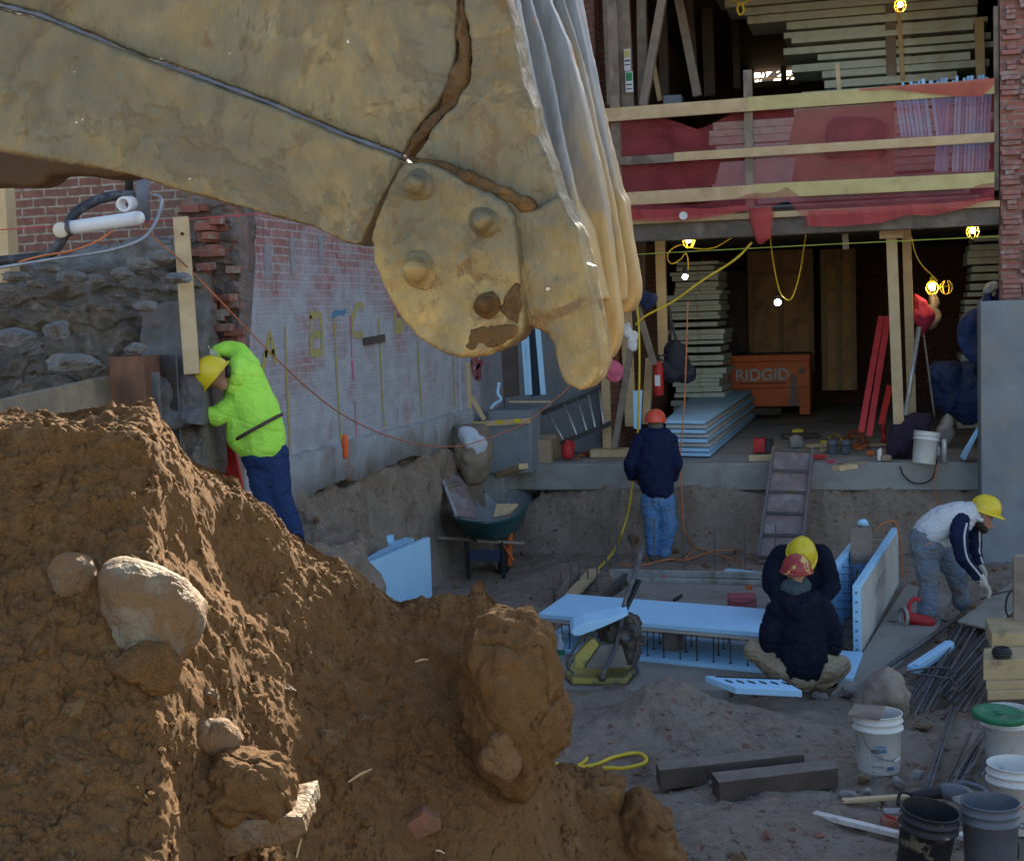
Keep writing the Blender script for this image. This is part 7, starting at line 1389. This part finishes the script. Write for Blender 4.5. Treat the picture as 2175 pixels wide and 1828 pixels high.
cord('yellow_rope', [PY(x, y, 18.5) for x, y in [(1570,8),(1566,20),(1572,32),(1580,24),(1576,10)]], 0.016, YELC, 'small knot of yellow cord under the bunch', 'cord')
cord('orange_cord', [PZ(2140,1075,1.0)]+[PD(x, y, 15.0) for x, y in [(2120,1080),(2150,1076),(2200,1068)]], 0.008, ORGC, 'orange cord running off the right edge beyond the bending man', 'cord') if False else None
cord('orange_cord', [PD(x, y, 13.3) for x, y in [(1862,1125),(1875,1112),(1900,1108),(1908,1130),(1915,1165),(1916,1200),(1920,1230)]], 0.008, ORGC, 'orange cord draped over the far end of the right foam panel', 'cord')

# ------------------------------------------------------------------ right foreground: rebar, timbers, saw, boards, stones
rb = random.Random(77); k = 0
for i in range(24):
    x0 = 1925+i*6.2+rb.uniform(-4, 4); y0_ = 1500+rb.uniform(-35, 25); x1 = x0+105+i*1.2+rb.uniform(-8, 18); y1_ = 1318+rb.uniform(-8, 10)
    z = 0.03+0.022*(i % 4)
    MB().tube([PZ(x0, y0_, z), PZ((x0+x1)/2, (y0_+y1_)/2, z+0.01), PZ(x1, y1_, z+0.03)], 0.0095, 7).build('rebar', REBAR, label=ORD[i]+' long grey rebar from the left in the loose slanted bundle', cat='rebar', group='rebars in the long bundle on the right', smooth=True)
for i in range(11):
    x0 = 2008+i*9+rb.uniform(-5, 5); y0_ = 1665+rb.uniform(-25, 12); x1 = x0+62+rb.uniform(-6, 10); y1_ = 1555+rb.uniform(-10, 10); z = 0.03+0.02*(i % 3)
    MB().tube([PZ(x0, y0_, z), PZ(x1, y1_, z+0.05)], 0.0095, 7).build('rebar', REBAR, label=ORD[i]+' rebar from the left in the lower bundle by the buckets', cat='rebar', group='rebars in the lower bundle by the buckets', smooth=True)
for i, (x0, y0_, x1, y1_) in enumerate([(1966,1674,2022,1500),(1974,1676,2030,1500),(1880,1420,2050,1300)]):
    MB().tube([PZ(x0, y0_, 0.05), PZ(x1, y1_, 0.09)], 0.010 if i < 2 else 0.02, 8).build('rebar', REBAR, label=['left of the twin rebars reaching down to the black bucket','right of the twin rebars reaching down to the black bucket','thick dark bar lying from the saw towards the round stone'][i], cat='rebar', smooth=True)
cord('bent_rebar', [PZ(x, y, 0.12) for x, y in [(1930,1425),(1960,1420),(2000,1417),(2022,1424),(2028,1435),(2005,1439),(1970,1433),(1925,1428)]], 0.008, REBAR, 'rebar bent into a long hook lying on the bundle', 'rebar')
cord('bent_rebar', [PZ(x, y, 0.12) for x, y in [(1995,1452),(2015,1440),(2032,1456),(2025,1465)]], 0.008, REBAR, 'short zigzag bent rebar on the bundle', 'rebar')
MB().prism([PZ(x, y, z) for x, y, z in [(2034,1318,0.14),(2102,1334,0.14),(2172,1278,0.18),(2150,1236,0.22)]], V(0,0,-0.02)).build('plywood_board', pm('dusty_board', (0.36,0.32,0.26), (0.29,0.26,0.21), dirt=(0.24,0.2,0.16), bump=0.2), label='dusty board lying on the rebar in front of the bending man', cat='board', bevel=0.003)
cord('black_cable', [PZ(x, y, 0.2) for x, y in [(2085,1272),(2110,1262),(2150,1255),(2180,1252)]], 0.010, BLACK, 'black cable by the gloved hand of the bending man', 'cable')
cord('black_cable', [PD(x, y, 11.6) for x, y in [(2160,1245),(2142,1262),(2136,1290),(2144,1312),(2160,1320),(2180,1318)]], 0.009, BLACK, 'black cable loop beside the top timber of the crib', 'cable')
cord('black_cable', [PZ(x, y, 0.04) for x, y in [(1985,1300),(1998,1314),(2020,1322),(2045,1322)]], 0.008, BLACK, 'black saw cable lying on the ground', 'cable')
# timber crib at the right edge
for i, (x0, y0_, y1_, D_, dz, lab, sx0) in enumerate([(2152,1192,1243,10.9,0.3,'topmost light timber of the crib at the right edge',0),(2106,1345,1384,10.3,0.5,'upper middle timber of the crib, set back under the top one',0),(2088,1402,1446,9.9,0.35,'thick light timber in the middle of the crib carrying a black coil',0),(2094,1448,1466,9.85,0.35,'thin timber below the thick light one',0),(2097,1468,1488,9.8,0.35,'lowest visible timber of the crib',0)]):
    a = PD(x0, y0_, D_); h_ = (y1_-y0_)*D_/F; p0 = V(a.x, a.y, a.z-h_); R3 = V(RT.x, RT.y, 0).normalized(); A3 = V(-R3.y, R3.x, 0)
    q_ = [p0, p0+R3*0.7, p0+R3*0.7+A3*dz, p0+A3*dz+R3*0.12]
    MB().prism(q_, V(0,0,h_)).build('crib_timber', pm('pale_beam', (0.50,0.37,0.20), (0.42,0.30,0.16), dirt=(0.22,0.16,0.11), scale=5, dscale=6, damt=(0.56,0.7), bump=0.3), label=lab, cat='timber', bevel=0.008)
MB().box(PD(2170,1310,10.7), (0.12,0.12,0.9)).build('crib_post', WOODG, label='grey post standing behind the crib timbers at the right edge', cat='post')
cc = PD(2128,1392,9.95); m = MB()
for r_, z in ((0.05,0.0),(0.06,0.018),(0.055,0.036),(0.045,0.05)): m.tube([cc+V(math.cos(i*0.4)*r_, math.sin(i*0.4)*r_, z) for i in range(17)], 0.013, 7)
m.build('wire_coil', BLACK, smooth=True, label='black wire coil resting on the thick light timber', cat='coil')
# circular saw
cs = thing('circular_saw', PZ(1930,1345,0.02), 'red circular saw lying on the pad by the bending man', 'circular saw'); p = PZ(1945,1335,0.0)
MB().capsule(p+V(-0.05,0,0.10), p+V(0.12,-0.03,0.07), 0.055, 0.05, 16).build('motor', RED, cs, smooth=True); MB().tube(smoothpath([p+V(-0.06,0,0.12), p+V(-0.05,0.02,0.22), p+V(0.0,0.03,0.27), p+V(0.04,0.02,0.25)], 5), 0.02, 8).build('handle', RED, cs, smooth=True)
MB().lathe(p+V(-0.09,-0.01,0.10), [(0,0),(0.09,0),(0.10,0.01),(0.10,0.03),(0.09,0.035)], axis=(-0.9,-0.4,0.1), n=24).build('blade_guard', GALV, cs, smooth=True); MB().box(p+V(-0.10,-0.05,0.02), (0.2,0.32,0.006), rz=0.6).build('base_shoe', STEEL, cs)
# fallen timbers
for i, (f, lab) in enumerate([([(1393,1617),(1405,1648),(1713,1612),(1703,1585)], 'upper of the two dark dusty timbers on the ground'), ([(1511,1641),(1537,1675),(1788,1643),(1770,1612)], 'lower of the two dark dusty timbers on the ground')]):
    z = 0.13; a, b, c, d = [PZ(x, y, z) for x, y in f]; b = a+(b-a)*0.62; c = d+(c-d)*0.62
    t_ = thing('timber', a, lab, 'timber'); MB().prism([a, b, c, d], V(0,0,-0.125)).build('beam', WOODD, t_, bevel=0.008); MB().prism([a+V(0,0,0.003), b+V(0,0,0.003), c+V(0,0,0.003), d+V(0,0,0.003)], V(0,0,-0.002)).build('dusty_top', pm('dusty_timber_top', (0.23,0.19,0.16), (0.15,0.12,0.10), scale=7, bump=0.3), t_)
def gstone(out, z, lab, mt, sd, dr=0.6, nm='stone', grp=None):
    o = np.array(out, float); c = (o.max(0)+o.min(0))/2; g = PZ(c[0], o[:, 1].max(), z); d = (g-CAM).dot(fw); w_ = (o.max(0)-o.min(0)).mean()/2*d/F
    kw = {'group': grp} if grp else {}
    return lump(nm, out, d+w_*dr, w_*dr*2, mt, noise=0.22, ns=11, seed=sd, sub=4, label=lab, cat='stone' if nm == 'stone' else nm.replace('_', ' '), **kw)
gstone([(1832,1500),(1845,1465),(1862,1430),(1880,1419),(1900,1425),(1915,1450),(1925,1480),(1927,1515),(1900,1530),(1860,1522)], 0.0, 'big upright tan stone behind the printed white bucket', pm('tan_stone', (0.34,0.27,0.21), (0.28,0.22,0.17), dirt=(0.2,0.15,0.12), bump=0.5), 61)
BRK = pm('loose_red_brick', (0.32,0.12,0.08))
for i, (x, y, rx, ry, mt, lab) in enumerate([(1828,1757,20,14,BRK,'round dark red brick lump on the pale lath'),(1740,1782,14,9,BRK,'small reddish stone below the left end of the lath'),(1909,1660,20,18,GREYST,'squarish grey stone just right of the printed bucket foot'),(1842,1685,15,13,GREYST,'squarish grey stone below the printed bucket'),(1950,1650,22,15,GREYST,'flat grey stone left of the twin rebars'),(1835,1655,22,14,ROCKP,'pale flat stone at the foot of the printed bucket'),(1510,1668,13,16,GREYST,'small stone at the end of the lower dark timber'),(1630,1779,22,18,BRK,'dark red brick piece on the bare ground'),(1475,1720,22,14,GREYST,'pale rubble piece in the middle of the bare ground'),(1960,1545,26,12,ROCKP,'pale angular slab piece right of the printed bucket'),(1400,1800,24,10,GREYST,'flat stone at the bottom near the heap tip'),(1875,1700,16,10,GREYST,'small grey pebble stone near the black bucket'),(1800,1690,24,14,GREYST,'brownish stone left of the squarish grey stone'),(1570,1822,34,9,ROCKP,'white crusty stone at the bottom edge'),(1740,1480,25,10,GREYST,'low stone at the boots of the squatting man'),(1800,1470,30,9,GREYST,'flat stone right of the squatting man'),(1090,1140,40,16,FOAM,'white cement heap behind the wheelbarrow wheel'),(1345,1150,30,26,ROCK,'tan rock beside the legs of the man in the orange helmet')]):
    g = PZ(x, y+ry*0.8, 0.0); d = (g-CAM).dot(fw); q_ = rx*d/F; h_ = ry*d/F
    hullrock(g+V(0,0.05,h_*0.6), (q_, q_*0.8, max(h_, 0.5*q_)), 80+i, 'stone', mt, rough=0.07, label=lab, cat='stone')
t_ = MB().beam(PZ(1730,1728,0.04), PZ(1914,1772,0.04), 0.05, 0.03); t_.build('painted_lath', WPL, label='pale painted lath lying left of the black bucket', cat='lath', bevel=0.003)
MB().beam(PZ(2035,1772,0.03), PZ(2075,1785,0.03), 0.06, 0.03).build('painted_lath', WPL, label='short pale lath end between the black and grey buckets', cat='lath', bevel=0.003)
MB().beam(PZ(1790,1700,0.03), PZ(1930,1690,0.03), 0.05, 0.02).build('lath', WOOD, label='light bare lath lying behind the black bucket', cat='lath', bevel=0.003)
MB().box(PZ(1897,1748,0.05), (0.13,0.09,0.06), rz=0.1).build('brick_fragment', BRK, label='half red brick touching the black bucket', cat='brick', bevel=0.006)
MB().box(PZ(1900,1727,0.06), (0.12,0.09,0.04), rz=0.2).build('stone_tile', GREYST, label='grey tile piece with a red pen on it beside the black bucket', cat='tile', bevel=0.004)
MB().tube([PZ(1882,1731,0.1), PZ(1902,1738,0.1)], 0.009, 8).build('red_marker', RED, label='red marker lying on the grey tile piece', cat='marker', smooth=True)
cord('white_string', [PZ(x, y, 0.01) for x, y in [(1572,1675),(1565,1680),(1572,1688),(1590,1688),(1602,1682),(1600,1692),(1585,1697)]], 0.004, WPL, 'white string loop on the ground below the dark timbers', 'string')
# grinder with hose
gd = thing('angle_grinder', PZ(1975,1712,0.02), 'grey angle grinder with a black cord lying behind the black bucket', 'grinder'); p = PZ(1990,1700,0.05)
MB().capsule(p+V(-0.12,-.05,0.04), p+V(0.05,0,0.06), 0.03, 0.04, 14).build('grip', BLACK, gd, smooth=True); MB().capsule(p+V(0.05,0,0.06), p+V(0.14,0.0,0.05), 0.05, 0.05, 14).build('motor', GPL, gd, smooth=True); MB().lathe(p+V(0.16,-.02,0.02), [(0.02,0.0),(0.085,0.0),(0.09,0.02),(0.03,0.045)], axis=(0.2,-0.3,1), n=24).build('guard', GALV, gd, smooth=True)
MB().tube(smoothpath([p+V(-0.12,-.05,0.04), p+V(-0.2,-.06,0.06), p+V(-0.22,-.1,0.0)], 5), 0.01, 8).build('cord', BLACK, gd, smooth=True)
MB().tube(smoothpath([p+V(0.05,.1,0.03), p+V(0.15,.16,0.06), p+V(0.27,.08,0.05), p+V(0.26,-.03,0.03)], 6), 0.016, 8).build('hose', GPL, gd, smooth=True)
# red ladder rails behind the neon man
for i, (x0, y0_, x1, y1_) in enumerate([(448,890,495,1060),(478,895,512,1060)]):
    MB().beam(PD(x0, y0_, 10.75), PD(x1, y1_, 10.75), 0.03, 0.075, up=V(1,0,0)).build('ladder_rail', RED, label=['left red ladder rail leaning behind the neon hoodie','right red ladder rail leaning behind the neon hoodie'][i], cat='rail', bevel=0.004)
# studs behind the net
rb = random.Random(4); x = 1903
k = 0
while x < 2110:
    if not (1968 < x < 1978):
        wd = rb.choice([6, 7, 8]); tpx = x+rb.uniform(-3, 3)-(12 if x < 2000 else 0)*0; h0 = 182-(x-1903)*0.085+rb.uniform(-9, 5)
        low_y = 292 if x < 1992 else 365
        lean = 14 if x < 2000 else (-10 if x > 2030 else -16)
        pbar(x-2, h0, x+lean, low_y, YF+0.35+rb.uniform(0, 0.1), wd-1, 0.05).build('white_stud', FOAM if not (1985 < x < 2030) else pm('blue_wrap', (0.25,0.38,0.62), (0.32,0.45,0.66), rough=0.4), label=ORD[k]+' white stud from the left standing behind the net', cat='stud', group='white studs standing behind the net')
    x += rb.uniform(7.5, 9.0); k += 1
MB().prism([PY(x, y, YF+1.1) for x, y in [(1690,235),(1900,218),(1900,415),(1650,420)]], (0,0.02,0)).build('plywood_sheet', pm('red_brown_sheet', (0.38,0.23,0.15), (0.3,0.18,0.12)), label='brown sheet standing behind the net in the middle', cat='sheet')
MB().prism([PY(x, y, YF+0.9) for x, y in [(1530,345),(1690,335),(1680,400),(1515,405)]], (0,0.02,0)).build('plaster_sheet', pm('grey_sheet', (0.5,0.47,0.45), (0.4,0.38,0.37)), label='pale grey sheet standing low behind the net', cat='sheet')
MB().prism([PY(x, y, YF+1.0) for x, y in [(1752,310),(1757,265),(1775,246),(1860,250),(1880,262),(1880,330),(1755,335)]], (0,0.06,0)).build('dark_tub', pm('brown_tub', (0.10,0.06,0.06), (0.13,0.08,0.075)), label='dark rounded tub standing behind the net', cat='tub', bevel=0.02)
MB().box(PY(1430,215,YF+0.6), (0.22,0.2,0.12)).build('plastic_crate', GPL, label='grey plastic crate on the upper floor behind the top rail', cat='crate', bevel=0.01)

# small rubble all over the pit (gravel scale)
rg = np.random.RandomState(8); N = 5200
qx = rg.uniform(1150, 2250, N); qy = 1380+np.power(rg.uniform(0, 1, N), 1.0)*520; P3 = []
for x, y in zip(qx, qy):
    p = PZ(x, y, 0.0); P3.append((p.x, p.y, gz(p.x, p.y)+0.0))
P3 = np.array(P3); cl = vnoise(P3*1.6, 61); k = (cl > rg.uniform(-0.9, 0.6, N)); P3 = P3[k]; sz = 0.004+0.018*rg.uniform(0, 1, len(P3))**4
P3[:, 2] += (fbm(P3*np.array([1.4, 1.4, 1.4]), 4, 3)*0.055)*0.9
clods('pit_rubble', P3, sz, soil('rubble_soil', (0.27,0.22,0.175), (0.19,0.15,0.12), (0.33,0.27,0.22), (0.35,0.2,0.15)), 9)
rg = np.random.RandomState(9); N = 2600; X_ = rg.uniform(-4.6, 2.5, N); Y_ = rg.uniform(10.5, 16.9, N); k = (pit_h(X_, Y_) > 0.12) | (rg.uniform(0, 1, N) > 0.75)
X_ = X_[k]; Y_ = Y_[k]; P3 = np.stack([X_, Y_, pit_h(X_, Y_)+0.01], 1); clods('bank_rubble', P3, 0.01+0.045*rg.uniform(0, 1, len(P3))**4, BANKR, 10)
